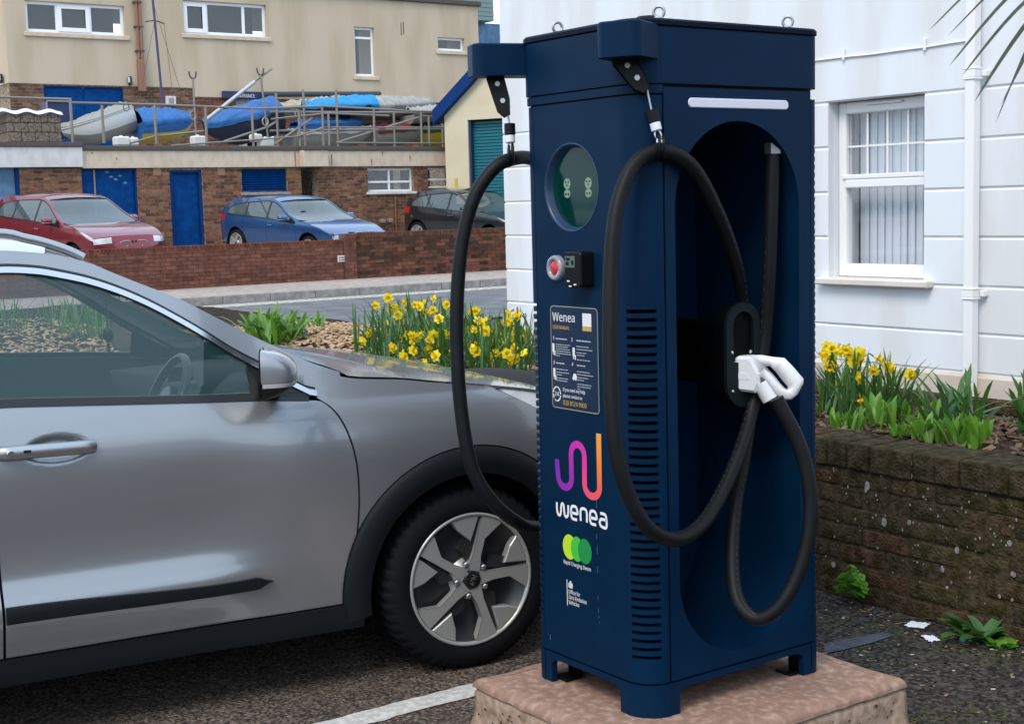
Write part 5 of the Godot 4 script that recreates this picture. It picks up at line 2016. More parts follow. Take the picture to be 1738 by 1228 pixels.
	cables(ch)

func manual_sticker(ch: Node3D, FX: Transform3D) -> void:
	var s := part(ch, "instruction_sticker")
	var a0 := -3.287
	var a1 := -3.064
	var b0 := 0.989
	var b1 := 1.291
	var st := S()
	prism(st, rrect(a0, b0, a1, b1, 0.014), FX, 0.0002, 0.0012)
	obj("sheet", st, M["sticker"], s)
	# thin pale gold border
	st = S()
	var o := rrect(a0 + 0.002, b0 + 0.002, a1 - 0.002, b1 - 0.002, 0.013)
	var i := rrect(a0 + 0.0044, b0 + 0.0044, a1 - 0.0044, b1 - 0.0044, 0.011)
	for k in o.size():
		var j := (k + 1) % o.size()
		quad(st, FX * Vector3(o[k].x, o[k].y, 0.0017), FX * Vector3(o[j].x, o[j].y, 0.0017), FX * Vector3(i[j].x, i[j].y, 0.0017), FX * Vector3(i[k].x, i[k].y, 0.0017))
	obj("border", st, mat("border_gold", 0.36, 0.31, 0.22, 0.5), s)
	var LX := FX * Transform3D(Basis(), Vector3(0, 0, 0.0014))
	var px := func(zx: float, zy: float) -> Vector2:      # pixel of the sticker close-up -> (z, y)
		var p := onx(900 + zx * 0.1792, 500 + zy * 0.1792, QX0)
		return Vector2(p.z, p.y)
	var w0: Vector2 = px.call(210, 220)
	letters("Wenea", LX, a0 + 0.012, 1.2445, 0.105, 0.025, M["ink_white"], s)
	letters("USER MANUAL", LX, a0 + 0.013, 1.222, 0.08, 0.0105, M["ink_gold"], s)
	st = S()
	prism(st, PackedVector2Array([Vector2(-3.135, 1.236), Vector2(-3.095, 1.236), Vector2(-3.095, 1.273), Vector2(-3.135, 1.273)]), FX, 0.0013, 0.0018)
	obj("blank_label", st, M["ink_white"], s)
	st = S()
	prism(st, PackedVector2Array([Vector2(-3.135, 1.223), Vector2(-3.095, 1.223), Vector2(-3.095, 1.2355), Vector2(-3.135, 1.2355)]), FX, 0.0013, 0.0018)
	obj("gold_label", st, M["ink_gold"], s)
	letters("1", LX, a0 + 0.012, 1.190, 0.005, 0.010, M["ink_white"], s)
	letters("2", LX, -3.188, 1.190, 0.007, 0.010, M["ink_white"], s)
	letters("3", LX, a0 + 0.012, 1.119, 0.007, 0.010, M["ink_white"], s)
	letters("4", LX, -3.188, 1.119, 0.007, 0.010, M["ink_white"], s)
	# steps: small print too fine to read, drawn as rows of word-long strokes
	var rows := [[-3.262, 1.192, 0.055, 2], [-3.165, 1.192, 0.066, 2], [-3.262, 1.176, 0.07, 1], [-3.262, 1.1695, 0.06, 1], [-3.262, 1.163, 0.068, 1], [-3.262, 1.1565, 0.069, 1], [-3.262, 1.150, 0.071, 1], [-3.262, 1.1435, 0.02, 1],
		[-3.165, 1.176, 0.06, 1], [-3.165, 1.168, 0.074, 1], [-3.165, 1.158, 0.046, 1], [-3.165, 1.151, 0.038, 1], [-3.165, 1.138, 0.064, 1], [-3.262, 1.121, 0.04, 2], [-3.165, 1.121, 0.04, 2],
		[-3.262, 1.104, 0.056, 1], [-3.262, 1.095, 0.062, 1], [-3.262, 1.088, 0.028, 1], [-3.262, 1.078, 0.055, 1], [-3.262, 1.071, 0.052, 1],
		[-3.165, 1.104, 0.06, 1], [-3.165, 1.096, 0.074, 1], [-3.165, 1.087, 0.052, 1], [-3.165, 1.080, 0.036, 1], [-3.165, 1.068, 0.066, 1], [-3.165, 1.061, 0.064, 1], [-3.165, 1.054, 0.014, 1]]
	st = S()
	for r in rows:
		var x: float = r[0]
		var end: float = r[0] + r[2]
		while x < end - 0.004:
			var l := minf(rng.randf_range(0.006, 0.016), end - x)
			var h = 0.0019 * r[3] * 0.75 + 0.0007
			prism(st, PackedVector2Array([Vector2(x, r[1]), Vector2(x + l - 0.0017, r[1]), Vector2(x + l - 0.0017, r[1] + h), Vector2(x, r[1] + h)]), FX, 0.0013, 0.0017)
			x += l
	stuff(obj("small_print", st, mat("ink_pale", 0.42, 0.46, 0.52, 0.5), s))
	# little pictures of the post and the car beside the steps
	for q in [[-3.279, 1.146], [-3.183, 1.140], [-3.277, 1.074], [-3.183, 1.078]]:
		st = S()
		if q[0] == -3.183 and q[1] < 1.1:
			prism(st, PackedVector2Array([Vector2(q[0] - 0.004, q[1] + 0.004), Vector2(q[0] + 0.016, q[1] + 0.004), Vector2(q[0] + 0.017, q[1] + 0.012), Vector2(q[0] + 0.012, q[1] + 0.02), Vector2(q[0] + 0.003, q[1] + 0.02), Vector2(q[0] - 0.001, q[1] + 0.012)]), FX, 0.0013, 0.0018)
			prism(st, circle(Vector2(q[0] + 0.002, q[1] + 0.003), 0.003, 10), FX, 0.0013, 0.00182)
			prism(st, circle(Vector2(q[0] + 0.012, q[1] + 0.003), 0.003, 10), FX, 0.0013, 0.00182)
		else:
			prism(st, rrect(q[0], q[1] + 0.008, q[0] + 0.010, q[1] + 0.033, 0.003), FX, 0.0013, 0.0018)
			prism(st, rrect(q[0] + 0.002, q[1], q[0] + 0.005, q[1] + 0.009, 0.001), FX, 0.0013, 0.00182)
			prism(st, rrect(q[0] + 0.009, q[1] - 0.002, q[0] + 0.014, q[1] + 0.012, 0.002), FX, 0.0013, 0.00184)
		obj("pictogram", st, M["ink_white"], s)
	# helpline
	st = S()
	var c := Vector2(-3.262, 1.032)
	for k in 44:
		if k % 11 == 10 or k == 27 or k == 28:
			continue
		var t0 := TAU * k / 44
		var t1 := TAU * (k + 1) / 44
		quad(st, FX * Vector3(c.x + cos(t0) * 0.0195, c.y + sin(t0) * 0.0225, 0.0017), FX * Vector3(c.x + cos(t1) * 0.0195, c.y + sin(t1) * 0.0225, 0.0017), FX * Vector3(c.x + cos(t1) * 0.0155, c.y + sin(t1) * 0.0185, 0.0017), FX * Vector3(c.x + cos(t0) * 0.0155, c.y + sin(t0) * 0.0185, 0.0017))
	obj("clock_ring", st, M["ink_white"], s)
	letters("24", LX, c.x - 0.0105, c.y - 0.006, 0.021, 0.0125, M["ink_white"], s)
	letters("If you need any help", LX, -3.232, 1.040, 0.103, 0.0135, M["ink_white"], s)
	letters("please contact us", LX, -3.232, 1.0225, 0.089, 0.0125, M["ink_white"], s)
	letters("020 8124 9900", LX, -3.232, 1.003, 0.108, 0.0135, M["ink_gold"], s)

func logos(ch: Node3D, FX: Transform3D) -> void:
	# the rainbow stroke
	var lg := part(ch, "company_logo")
	var P := func(x: float, y: float) -> Vector3:
		var p := onx(x, y, QX0)
		return Vector3(QX0 - 0.0016, p.y, p.z)
	var keys := [P.call(946.5, 778), P.call(948, 795)]
	var pts := PackedVector3Array()
	# stroke laid out in face coordinates: down, bowl, up, arch, down, bowl, long stem
	var path := PackedVector2Array()
	var zl := -3.270
	var zm := -3.1905
	var zr := -3.0725
	var r1 := 0.034
	var leg := func(x0: float, y0: float, x1: float, y1: float):
		var m := int(absf(y1 - y0) / 0.005)
		for k in m:
			path.append(Vector2(lerpf(x0, x1, float(k) / m), lerpf(y0, y1, float(k) / m)))
	leg.call(zl, 0.838, zl + 0.005, 0.790)
	for k in 13:
		var t := PI + PI * k / 12
		path.append(Vector2(zl + 0.037 + 0.032 * cos(t), 0.790 + 0.030 * sin(t)))
	leg.call(zl + 0.069, 0.795, zl + 0.069, 0.862)
	for k in 13:
		var t := PI - PI * k / 12
		path.append(Vector2(zl + 0.069 + 0.031 + 0.031 * cos(t), 0.862 + 0.032 * sin(t)))
	leg.call(zl + 0.131, 0.857, zr - 0.068, 0.782)
	for k in 13:
		var t := PI + PI * k / 12
		path.append(Vector2(zr - 0.034 + 0.034 * cos(t), 0.782 + 0.030 * sin(t)))
	leg.call(zr, 0.787, zr + 0.001, 0.942)
	var raw := []
	for q in path:
		raw.append(Vector3(QX0 - 0.0016, q.y, q.x))
	var sm := PackedVector3Array(raw)
	var st := S()
	var cols := func(t: float) -> Color:
		var g := [[0.0, Color(0.16, 0.02, 0.38)], [0.3, Color(0.42, 0.02, 0.42)], [0.5, Color(0.72, 0.05, 0.30)], [0.68, Color(0.85, 0.10, 0.10)], [0.8, Color(0.88, 0.22, 0.03)], [1.0, Color(0.85, 0.38, 0.05)]]
		for i in g.size() - 1:
			if t <= g[i + 1][0]:
				return g[i][1].lerp(g[i + 1][1], (t - g[i][0]) / (g[i + 1][0] - g[i][0]))
		return g[5][1]
	ribbon(st, sm, 0.0215, Vector3(-1, 0, 0), cols)
	obj("stroke", st, M["print"], lg)
	# the name in rounded strokes
	var nm := part(ch, "company_name")
	var zz := -3.279
	var base := 0.672
	var xh := 0.037
	var glyphs := {
		"w": [[[0, 1], [0.02, 0.25], [0.18, 0], [0.32, 0.15], [0.4, 0.85], [0.5, 1], [0.6, 0.85], [0.66, 0.2], [0.8, 0], [0.97, 0.25], [1, 1]]],
		"e": [[[0.05, 0.48], [0.95, 0.48], [0.95, 0.75], [0.75, 1], [0.25, 1], [0.02, 0.78], [0.02, 0.22], [0.25, 0], [0.9, 0]]],
		"n": [[[0.03, 0], [0.03, 0.75], [0.25, 1], [0.72, 1], [0.95, 0.75], [0.95, 0]]],
		"a": [[[0.1, 1], [0.7, 1], [0.95, 0.78], [0.95, 0], [0.25, 0], [0.03, 0.2], [0.03, 0.36], [0.25, 0.56], [0.95, 0.56]]]}
	var x := zz + 0.004
	for e in [["w", 0.055], ["e", 0.03], ["n", 0.031], ["e", 0.03], ["a", 0.031]]:
		st = S()
		for line in glyphs[e[0]]:
			var q := []
			for p in line:
				q.append(Vector3(QX0 - 0.0016, base + p[1] * xh, x + p[0] * e[1]))
			ribbon(st, smooth(q, 5), 0.0085, Vector3(-1, 0, 0), func(_t): return Color(0.8, 0.82, 0.85))
		obj("letter", st, M["print"], nm)
		x += e[1] + 0.0135
	# three green discs
	var gr := part(ch, "green_logo")
	var gi := 0
	for e in [[-3.219, Color(0.50, 0.72, 0.02)], [-3.183, Color(0.06, 0.50, 0.05)], [-3.146, Color(0.01, 0.26, 0.06)]]:
		st = S()
		st.set_color(e[1])
		prism(st, circle(Vector2(e[0], 0.5845), 0.032 if gi != 1 else 0.029, 36, 0.037), FX, 0.0008 + 0.0004 * gi, 0.0011 + 0.0004 * gi)
		obj("disc", st, M["print"], gr)
		gi += 1
	letters("Rapid Charging Devon", FX * Transform3D(Basis(), Vector3(0, 0, 0.001)), -3.248, 0.527, 0.128, 0.0155, M["ink_white"], gr)
	# office panel
	var of := part(ch, "office_logo")
	st = S()
	prism(st, PackedVector2Array([Vector2(-3.236, 0.406), Vector2(-3.2335, 0.406), Vector2(-3.2335, 0.484), Vector2(-3.236, 0.484)]), FX, 0.0006, 0.0014)
	obj("rule", st, M["ink_white"], of)
	st = S()
	for q in [[0.0, 0.0, 0.006, 0.009], [-0.007, -0.001, 0.003, 0.008], [0.007, -0.001, 0.003, 0.008], [0.0, 0.010, 0.004, 0.003]]:
		prism(st, circle(Vector2(-3.218 + q[0], 0.470 + q[1]), q[2], 14, q[3]), FX, 0.0006, 0.0014)
	obj("crest", st, M["ink_white"], of)
	var LX := FX * Transform3D(Basis(), Vector3(0, 0, 0.001))
	letters("Office for", LX, -3.228, 0.4445, 0.056, 0.0125, M["ink_white"], of)
	letters("Zero Emission", LX, -3.228, 0.4285, 0.085, 0.0125, M["ink_white"], of)
	letters("Vehicles", LX, -3.228, 0.4125, 0.05, 0.0125, M["ink_white"], of)
	# scratches down to the primer
	st = S()
	for i in 9:
		var p := onx(1012 + i * 0.7, [735, 838, 905, 925, 960, 1010, 1032, 1045, 1054][i], QX0)
		var q := onx(1012.6 + i * 0.7, [775, 862, 915, 940, 972, 1018, 1040, 1049, 1057][i], QX0)
		span(st, Vector3(QX0 - 0.0012, q.y, p.z - 0.0009), Vector3(QX0 - 0.0005, p.y, p.z + 0.0012))
	var p2 := onx(934, 1076, QX0)
	span(st, Vector3(QX0 - 0.0012, p2.y - 0.018, p2.z), Vector3(QX0 - 0.0005, p2.y, p2.z + 0.003))
	obj("scratch", st, mat("scratch", 0.06, 0.10, 0.16, 0.7), ch)

func cable_arms(ch: Node3D) -> void:
	# two arms turned out from the top band: [outer end, inner end]
	var arms := [
		[atd(797, 97, 4.12), atd(900, 96, 4.17), 0.10],
		[Vector3(2.385, 2.0, -2.875), Vector3(2.385, 2.0, -2.875) + Vector3(0.893, 0, -0.45) * 0.22, 0.125]]
	for i in 2:
		var a: Vector3 = arms[i][0]
		var b: Vector3 = arms[i][1]
		a.y = 2.002
		b.y = 2.002
		var d := (b - a).normalized()
		var w: float = arms[i][2]
		var ar := part(ch, "cable_arm")
		var sd := d.cross(Vector3.UP)
		var xf := Transform3D(Basis(d, sd, d.cross(sd)), a)       # (along, across, down)
		var st := S()
		var ln := a.distance_to(b)
		prism(st, rrect(0.0, -w * 0.5, ln + 0.03, w * 0.5, 0.028, 8), xf, 0.046, -0.046, 0.004)
		obj("housing", st, M["navy"], ar)
		# swinging lever with rollers, wire, ferrules and hanging loop
		var k0: Vector3
		var k1: Vector3
		var k2: Vector3
		var k3: Vector3
		var k4: Vector3
		var top: Vector3
		if i == 0:
			top = atd(832, 124, 4.16); k0 = atd(843, 140, 4.16); k1 = atd(855, 178, 4.16); k2 = atd(860, 186, 4.16); k3 = atd(865, 210, 4.16); k4 = atd(867, 262, 4.16)
		else:
			top = atd(1050, 94, 3.74); k0 = atd(1062, 110, 3.74); k1 = atd(1084, 138, 3.74); k2 = atd(1098, 150, 3.74); k3 = atd(1106, 187, 3.74); k4 = atd(1122, 248, 3.74)
		var v := (k1 - k0).normalized()
		var sw := cf.cross(v).normalized()
		for s in [-1.0, 1.0]:
			st = S()
			var m := Transform3D(Basis(v, sw, v.cross(sw)), k0 + v.cross(sw) * 0.011 * s)
			var l := k0.distance_to(k1)
			prism(st, PackedVector2Array([Vector2(-0.05, -0.012), Vector2(-0.02, -0.026), Vector2(l - 0.01, -0.022), Vector2(l + 0.032, -0.010), Vector2(l + 0.035, 0.010), Vector2(l + 0.012, 0.024), Vector2(-0.02, 0.026), Vector2(-0.05, 0.014)]), m, -0.0025, 0.0025, 0.001)
			obj("lever_plate", st, M["black_plastic"], ar)
		st = S()
		bar(st, top, k0, 0.012, 10)
		obj("pivot", st, M["black_plastic"], ar)
		for q in [k0.lerp(k1, 0.1), k0.lerp(k1, 0.85)]:
			st = S()
			var axv := v.cross(sw)
			disc(st, q - axv * 0.008, axv, 0.019, 0.016, 24, 0.25)
			var ro := obj("roller", st, M["dull_steel"], ar)
			st = S()
			disc(st, q - axv * 0.017, axv, 0.008, 0.034, 6)
			obj("bolt", st, M["dull_steel"], ro)
		st = S()
		bar(st, k1.lerp(k2, -0.2), k2, 0.013, 10)
		obj("guide_tip", st, M["black_plastic"], ar)
		st = S()
		bar(st, k2, k3, 0.0028, 8)
		obj("wire", st, M["dull_steel"], ar)
		var dn := (k4 - k3).normalized()
		st = S()
		disc(st, k3, dn, 0.0165, 0.034, 20, 0.15)
		obj("stop_ferrule", st, M["black_plastic"], ar)
		st = S()
		disc(st, k3 + dn * 0.0345, dn, 0.0145, 0.022, 20, 0.15)
		obj("pale_ferrule", st, M["white_plastic"], ar)
		st = S()
		var kk := k3 + dn * 0.068
		var lp := []
		for t in 17:
			var an := TAU * t / 16
			lp.append(kk + (dn * cos(an) * 0.013 + dn.cross(cf).normalized() * sin(an) * 0.008))
		tube(st, lp, 0.003, 6, false)
		cbox(st, kk + dn * 0.016, Vector3(0.016, 0.014, 0.014), 0.003)
		obj("shackle", st, M["steel"], ar)
		for q in 2:
			st = S()
			lp = []
			var along: Vector3 = (cr * 0.93 + cu * (0.35 if i == 0 else -0.05)).normalized()
			var cc := k4 + along * (0.012 * q - 0.006) + Vector3(0, -0.002, 0)
			var e1 := Vector3.UP
			var e2 := along.cross(e1).normalized()
			for t in 25:
				var an := TAU * t / 24
				lp.append(cc + (e1 * cos(an) * 0.03 + e2 * sin(an) * 0.026))
			tube(st, lp, 0.004, 6, false)
			obj("hanger_loop", st, M["black_plastic"], ar)

func cables(ch: Node3D) -> void:
	var R := 0.0205
	# one long cable: gland in the alcove, loop out over the hanger, back, down to the plug
	var way := []
	for e in [[1313, 243, 4.075], [1311, 300, 4.08], [1306, 450, 4.10], [1297, 580, 4.14], [1278, 690, 4.12], [1252, 775, 4.03], [1222, 842, 3.95], [1188, 893, 3.85], [1145, 915, 3.75], [1098, 893, 3.68], [1064, 830, 3.65], [1043, 740, 3.64], [1036, 600, 3.65], [1037, 450, 3.67], [1049, 345, 3.69], [1078, 278, 3.72], [1121, 256, 3.75], [1172, 280, 3.81], [1212, 348, 3.90], [1244, 430, 4.02], [1261, 505, 4.13], [1272, 600, 4.16], [1274, 690, 4.14], [1262, 780, 4.10], [1248, 860, 4.06], [1243, 955, 4.00], [1253, 1020, 3.95], [1284, 1049, 3.92], [1324, 1027, 3.90], [1359, 962, 3.90], [1376, 880, 3.90], [1370, 800, 3.90], [1350, 738, 3.90], [1326, 692, 3.90], [1318, 676, 3.90]]:
		way.append(atd(e[0], e[1], e[2]))
	var cb := part(ch, "charging_cable")
	var st := S()
	tube(st, smooth(way, 7), R, 18)
	obj("sheath", st, M["rubber"], cb)
	# printed dashes along the sheath
	st = S()
	var sm := smooth(way, 7)
	for i in range(8, 60, 1):
		pass
	var rngs := [[12, 52], [126, 142], [158, 190]]
	for rg in rngs:
		for i in range(rg[0], rg[1]):
			var d := (sm[i + 1] - sm[i]).normalized()
			var tocam := (cam_p - sm[i]).normalized()
			var sd := d.cross(tocam).normalized()
			var n := (tocam * 0.8 + sd * (0.6 if i < 100 else -0.6)).normalized()
			n = (n - d * n.dot(d)).normalized()
			box(st, sm[i] + n * (R + 0.0002), Vector3(0.009, 0.0005, 0.0016), Basis(d, n, d.cross(n)))
	stuff(obj("print_marks", st, mat("cable_print", 0.045, 0.05, 0.055, 0.6), cb))
	st = S()
	disc(st, sm[0] - Vector3(0, 0.03, 0), Vector3.UP, 0.027, 0.05, 6)
	obj("gland", st, M["dull_steel"], cb)
	way = []
	for e in [[960, 300, 4.45], [905, 270, 4.30], [868, 270, 4.17], [836, 288, 4.14], [803, 340, 4.13], [782, 430, 4.13], [775, 550, 4.13], [781, 680, 4.13], [800, 790, 4.14], [835, 850, 4.17], [875, 884, 4.24], [905, 895, 4.36], [960, 890, 4.6]]:
		way.append(atd(e[0], e[1], e[2]))
	cb = part(ch, "charging_cable")
	st = S()
	tube(st, smooth(way, 8), R, 18)
	obj("sheath", st, M["rubber"], cb)
	# holster standing out from the alcove back
	var hz := -2.935
	var c := onz(1263, 602, hz)
	var ho := part(ch, "plug_holster")
	st = S()
	var hw := 0.068
	var hh := 0.152
	var outl := PackedVector2Array()
	for k in 17:
		var t := PI * k / 16
		outl.append(Vector2(c.x + hw * cos(t), c.y + hh - hw + hw * sin(t)))
	for k in 17:
		var t := PI + PI * k / 16
		outl.append(Vector2(c.x + hw * cos(t), c.y - hh + hw + hw * sin(t)))
	var inn := PackedVector2Array()
	for k in 17:
		var t := PI * k / 16
		inn.append(Vector2(c.x + 0.041 * cos(t), c.y + 0.085 + 0.041 * sin(t)))
	inn.append(Vector2(c.x - 0.041, c.y - 0.02))
	inn.append(Vector2(c.x + 0.041, c.y - 0.02))
	# ring face as two loops joined by angle
	var ZX := Transform3D(Basis(), Vector3(0, 0, hz))
	prism(st, outl, ZX, -0.05, -0.012, 0.0)
	span(st, Vector3(c.x - 0.04, c.y - 0.09, hz - 0.38), Vector3(c.x + 0.04, c.y + 0.09, hz - 0.051))
	obj("body", st, M["black_inside"], ho)
	st = S()
	var m := 64
	var oc := Vector2(c.x, c.y + 0.05)
	for k in m:
		var q := []
		for kk in [k, k + 1]:
			var dv := Vector2.from_angle(TAU * kk / m)
			q.append([hit(outl, oc, dv), hit(inn, oc, dv)])
		quad(st, ZX * Vector3(q[0][0].x, q[0][0].y, 0.0), ZX * Vector3(q[1][0].x, q[1][0].y, 0.0), ZX * Vector3(q[1][1].x, q[1][1].y, 0.0), ZX * Vector3(q[0][1].x, q[0][1].y, 0.0))
		quad(st, ZX * Vector3(q[0][0].x, q[0][0].y, -0.012), ZX * Vector3(q[1][0].x, q[1][0].y, -0.012), ZX * Vector3(q[1][0].x, q[1][0].y, 0.0), ZX * Vector3(q[0][0].x, q[0][0].y, 0.0))
		quad(st, ZX * Vector3(q[0][1].x, q[0][1].y, 0.0), ZX * Vector3(q[1][1].x, q[1][1].y, 0.0), ZX * Vector3(q[1][1].x, q[1][1].y, -0.0119), ZX * Vector3(q[0][1].x, q[0][1].y, -0.0119))
	obj("rim", st, M["holster"], ho)
	for e in [[1243, 598], [1274, 596], [1244, 664]]:
		st = S()
		var p := onz(e[0], e[1], hz)
		disc(st, p - Vector3(0, 0, 0.002), Vector3(0, 0, 1), 0.005, 0.006, 10, 0.4)
		obj("screw", st, M["steel"], ho)
	# the white plug: outline drawn in a plane square to the alcove, facing the viewer's side
	var gx := Vector3(0.55, 0, 0.835).normalized()        # grows out of the holster towards the viewer
	var g := part(ch, "plug")
	var gp := func(zx: float, zy: float) -> Vector2:       # pixel in the plug close-up -> plane coordinates
		var d := ray(1180 + zx * 0.18723, 490 + zy * 0.18723)
		var nrm := Vector3(-gx.z, 0, gx.x)
		if nrm.dot(cf) > 0: nrm = -nrm
		var t := (g0() - cam_p).dot(nrm) / d.dot(nrm)
		var w := cam_p + d * t - g0()
		return Vector2(w.dot(gx), w.y)
	var gn := gx.cross(Vector3.UP)
	var GX := Transform3D(Basis(gx, Vector3.UP, gn), g0())
	var body := PackedVector2Array()
	for e in [[352, 660], [372, 618], [410, 600], [500, 600], [600, 612], [620, 800], [560, 790], [575, 900], [560, 932], [420, 915], [372, 895], [352, 850]]:
		body.append(gp.call(e[0], e[1]))
	st = S()
	prism(st, PackedVector2Array([gp.call(352, 665), gp.call(375, 618), gp.call(412, 601), gp.call(520, 604), gp.call(600, 760), gp.call(600, 850), gp.call(565, 935), gp.call(410, 915), gp.call(370, 893), gp.call(352, 850)]), GX, -0.03, 0.03, 0.008)
	obj("head", st, M["white_plastic"], g)
	# handle: a loop around the grip opening
	var ho_out := [[505, 603], [600, 603], [700, 620], [805, 630], [880, 705], [978, 820], [975, 860], [925, 960], [880, 998], [815, 1003], [760, 970], [690, 880], [620, 800], [560, 800]]
	var ho_in := [[640, 705], [660, 695], [690, 692], [740, 740], [800, 820], [850, 875], [852, 900], [840, 920], [800, 905], [760, 862], [720, 810], [680, 762], [655, 738], [642, 720]]
	st = S()
	for k in ho_out.size():
		var j := (k + 1) % ho_out.size()
		var a: Vector2 = gp.call(ho_out[k][0], ho_out[k][1])
		var b: Vector2 = gp.call(ho_out[j][0], ho_out[j][1])
		var ai: Vector2 = gp.call(ho_in[k][0], ho_in[k][1])
		var bi: Vector2 = gp.call(ho_in[j][0], ho_in[j][1])
		var am := a.lerp(ai, 0.16)
		var bm := b.lerp(bi, 0.16)
		var hw2 := 0.019
		st.set_smooth_group(1)
		for s in [1.0, -1.0]:
			quad(st, GX * Vector3(am.x, am.y, hw2 * s), GX * Vector3(bm.x, bm.y, hw2 * s), GX * Vector3(bi.x, bi.y, hw2 * s), GX * Vector3(ai.x, ai.y, hw2 * s))
			quad(st, GX * Vector3(a.x, a.y, hw2 * 0.6 * s), GX * Vector3(b.x, b.y, hw2 * 0.6 * s), GX * Vector3(bm.x, bm.y, hw2 * s), GX * Vector3(am.x, am.y, hw2 * s))
		quad(st, GX * Vector3(a.x, a.y, -hw2 * 0.6), GX * Vector3(b.x, b.y, -hw2 * 0.6), GX * Vector3(b.x, b.y, hw2 * 0.6), GX * Vector3(a.x, a.y, hw2 * 0.6))
		quad(st, GX * Vector3(ai.x, ai.y, hw2), GX * Vector3(bi.x, bi.y, hw2), GX * Vector3(bi.x, bi.y, -hw2), GX * Vector3(ai.x, ai.y, -hw2))
	obj("handle", st, M["white_plastic"], g)
	st = S()
	var n0: Vector2 = gp.call(600, 850)
	var n1: Vector2 = gp.call(690, 1000)
	bar(st, GX * Vector3(n0.x, n0.y, 0), GX * Vector3(n1.x, n1.y, 0), 0.0265, 18)
	obj("cable_neck", st, M["white_plastic"], g)
	st = S()
	var n2: Vector2 = gp.call(702, 1020)
	bar(st, GX * Vector3(n1.x, n1.y, 0), GX * Vector3(n2.x, n2.y, 0), 0.0245, 18)
	obj("seal", st, M["black_plastic"], g)
	# raised badge
	st = S()
	prism(st, PackedVector2Array([gp.call(375, 752), gp.call(480, 752), gp.call(520, 808), gp.call(415, 808)]), GX, 0.0301 * signf(GX.basis.z.dot(-cf)), 0.0312 * signf(GX.basis.z.dot(-cf)))
	obj("badge", st, M["white_plastic"], g)

func g0() -> Vector3:
	return Vector3(2.90, 1.07, -2.945)

func hit(poly: PackedVector2Array, o: Vector2, d: Vector2) -> Vector2:
	var best := o
	var bd := 1e9
	for i in poly.size():
		var x = Geometry2D.segment_intersects_segment(o, o + d * 2.0, poly[i], poly[(i + 1) % poly.size()])
		if x != null and o.distance_to(x) < bd:
			bd = o.distance_to(x)
			best = x
	return best

# ---------------------------------------------------------------- cars
# car axes: x forward from the front axle, y up, z to the car's right
class Spec:
	var belt := []
	var rail := []       # outer top line of the body side, from tail to the foot of the windscreen pillar
	var glass_top := []
	var hood := []
	var plan := []
	var prof := []
	var prof2 := []
	var tum := 0.45
	var wb := 2.7
	var r := 0.325
	var hub := 0.315
	var arch := 0.455
	var nose := 0.85
	var tail := -3.5
	var paint: Material
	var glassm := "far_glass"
	var door_x := []     # front door front edge as (y, x)
	var bpillar := -1.52
	var rdoor := -2.42
	var gl_front := -0.725
	var gl_rear := -2.9
	var roof_front := -1.3
	var roof_rear := -3.1
	var sill := 0.21
	var dbot := 0.30
	var clad := false
	var crown := 0.06

func pv(a: Array) -> Array:
	var r := []
	for i in range(0, a.size(), 2):
		r.append(Vector2(a[i], a[i + 1]))
	r.sort_custom(func(p, q): return p.x < q.x)
	return r
func zs(c: Spec, x: float, y: float) -> float:
	var b := cur(c.belt, x)
	var yy := minf(y, b)
	var zo := cur(c.prof, yy)
	if c.prof2.size() > 0:
		zo = lerpf(zo, cur(c.prof2, yy), ss(-0.95, -0.62, x))
	var z := cur(c.plan, x) + zo
	if y > b:
		z -= (y - b) * c.tum
	return z
# panel on the body side; left and right edges as functions of y, lower and upper as functions of x
func side(st: SurfaceTool, c: Spec, s: float, xl: Callable, xr: Callable, yb: Callable, yt: Callable, nu: int, nv: int, off := 0.0, ret := 0.018, dent = null) -> void:
	var g := []
	for i in nu + 1:
		var row := PackedVector3Array()
		for j in nv + 1:
			var u := float(i) / nu
			var v := float(j) / nv
			var x: float = lerpf(xl.call(0.7), xr.call(0.7), u)
			var y := 0.0
			for k in 3:
				y = lerpf(yb.call(x), yt.call(x), v)
				x = lerpf(xl.call(y), xr.call(y), u)
			var z := zs(c, x, y) + off
			if dent != null:
				z -= dent.call(x, y)
			row.append(Vector3(x, y, z * s))
		g.append(row)
	st.set_smooth_group(1)
	for i in nu:
		for j in nv:
			if s > 0:
				quad(st, g[i][j], g[i][j + 1], g[i + 1][j + 1], g[i + 1][j])
			else:
				quad(st, g[i + 1][j], g[i + 1][j + 1], g[i][j + 1], g[i][j])
	if ret > 0.0:
		st.set_smooth_group(2)
		var d := Vector3(0, 0, -ret * s)
		for i in nu:
			quad(st, g[i][0], g[i + 1][0], g[i + 1][0] + d, g[i][0] + d)
			quad(st, g[i][nv], g[i][nv] + d, g[i + 1][nv] + d, g[i + 1][nv])
		for j in nv:
			quad(st, g[0][j], g[0][j] + d, g[0][j + 1] + d, g[0][j + 1])
			quad(st, g[nu][j], g[nu][j + 1], g[nu][j + 1] + d, g[nu][j] + d)
# panel across the car; edge(v) gives Vector3(x, y, half width), bulge(v) Vector2(dx, dy) at the middle
func across(st: SurfaceTool, edge: Callable, bulge: Callable, nu: int, nv: int, u0 := -1.0, u1 := 1.0, pw := 2.0) -> void:
	patch(st, func(u, v):
		var e: Vector3 = edge.call(v)
		var b: Vector2 = bulge.call(v)
		var a := lerpf(u0, u1, u)
		var k := 1.0 - pow(absf(a), pw)
		return Vector3(e.x + b.x * k, e.y + b.y * k, e.z * a), nu, nv)
func kk(v: float) -> Callable:
	return func(_t): return v

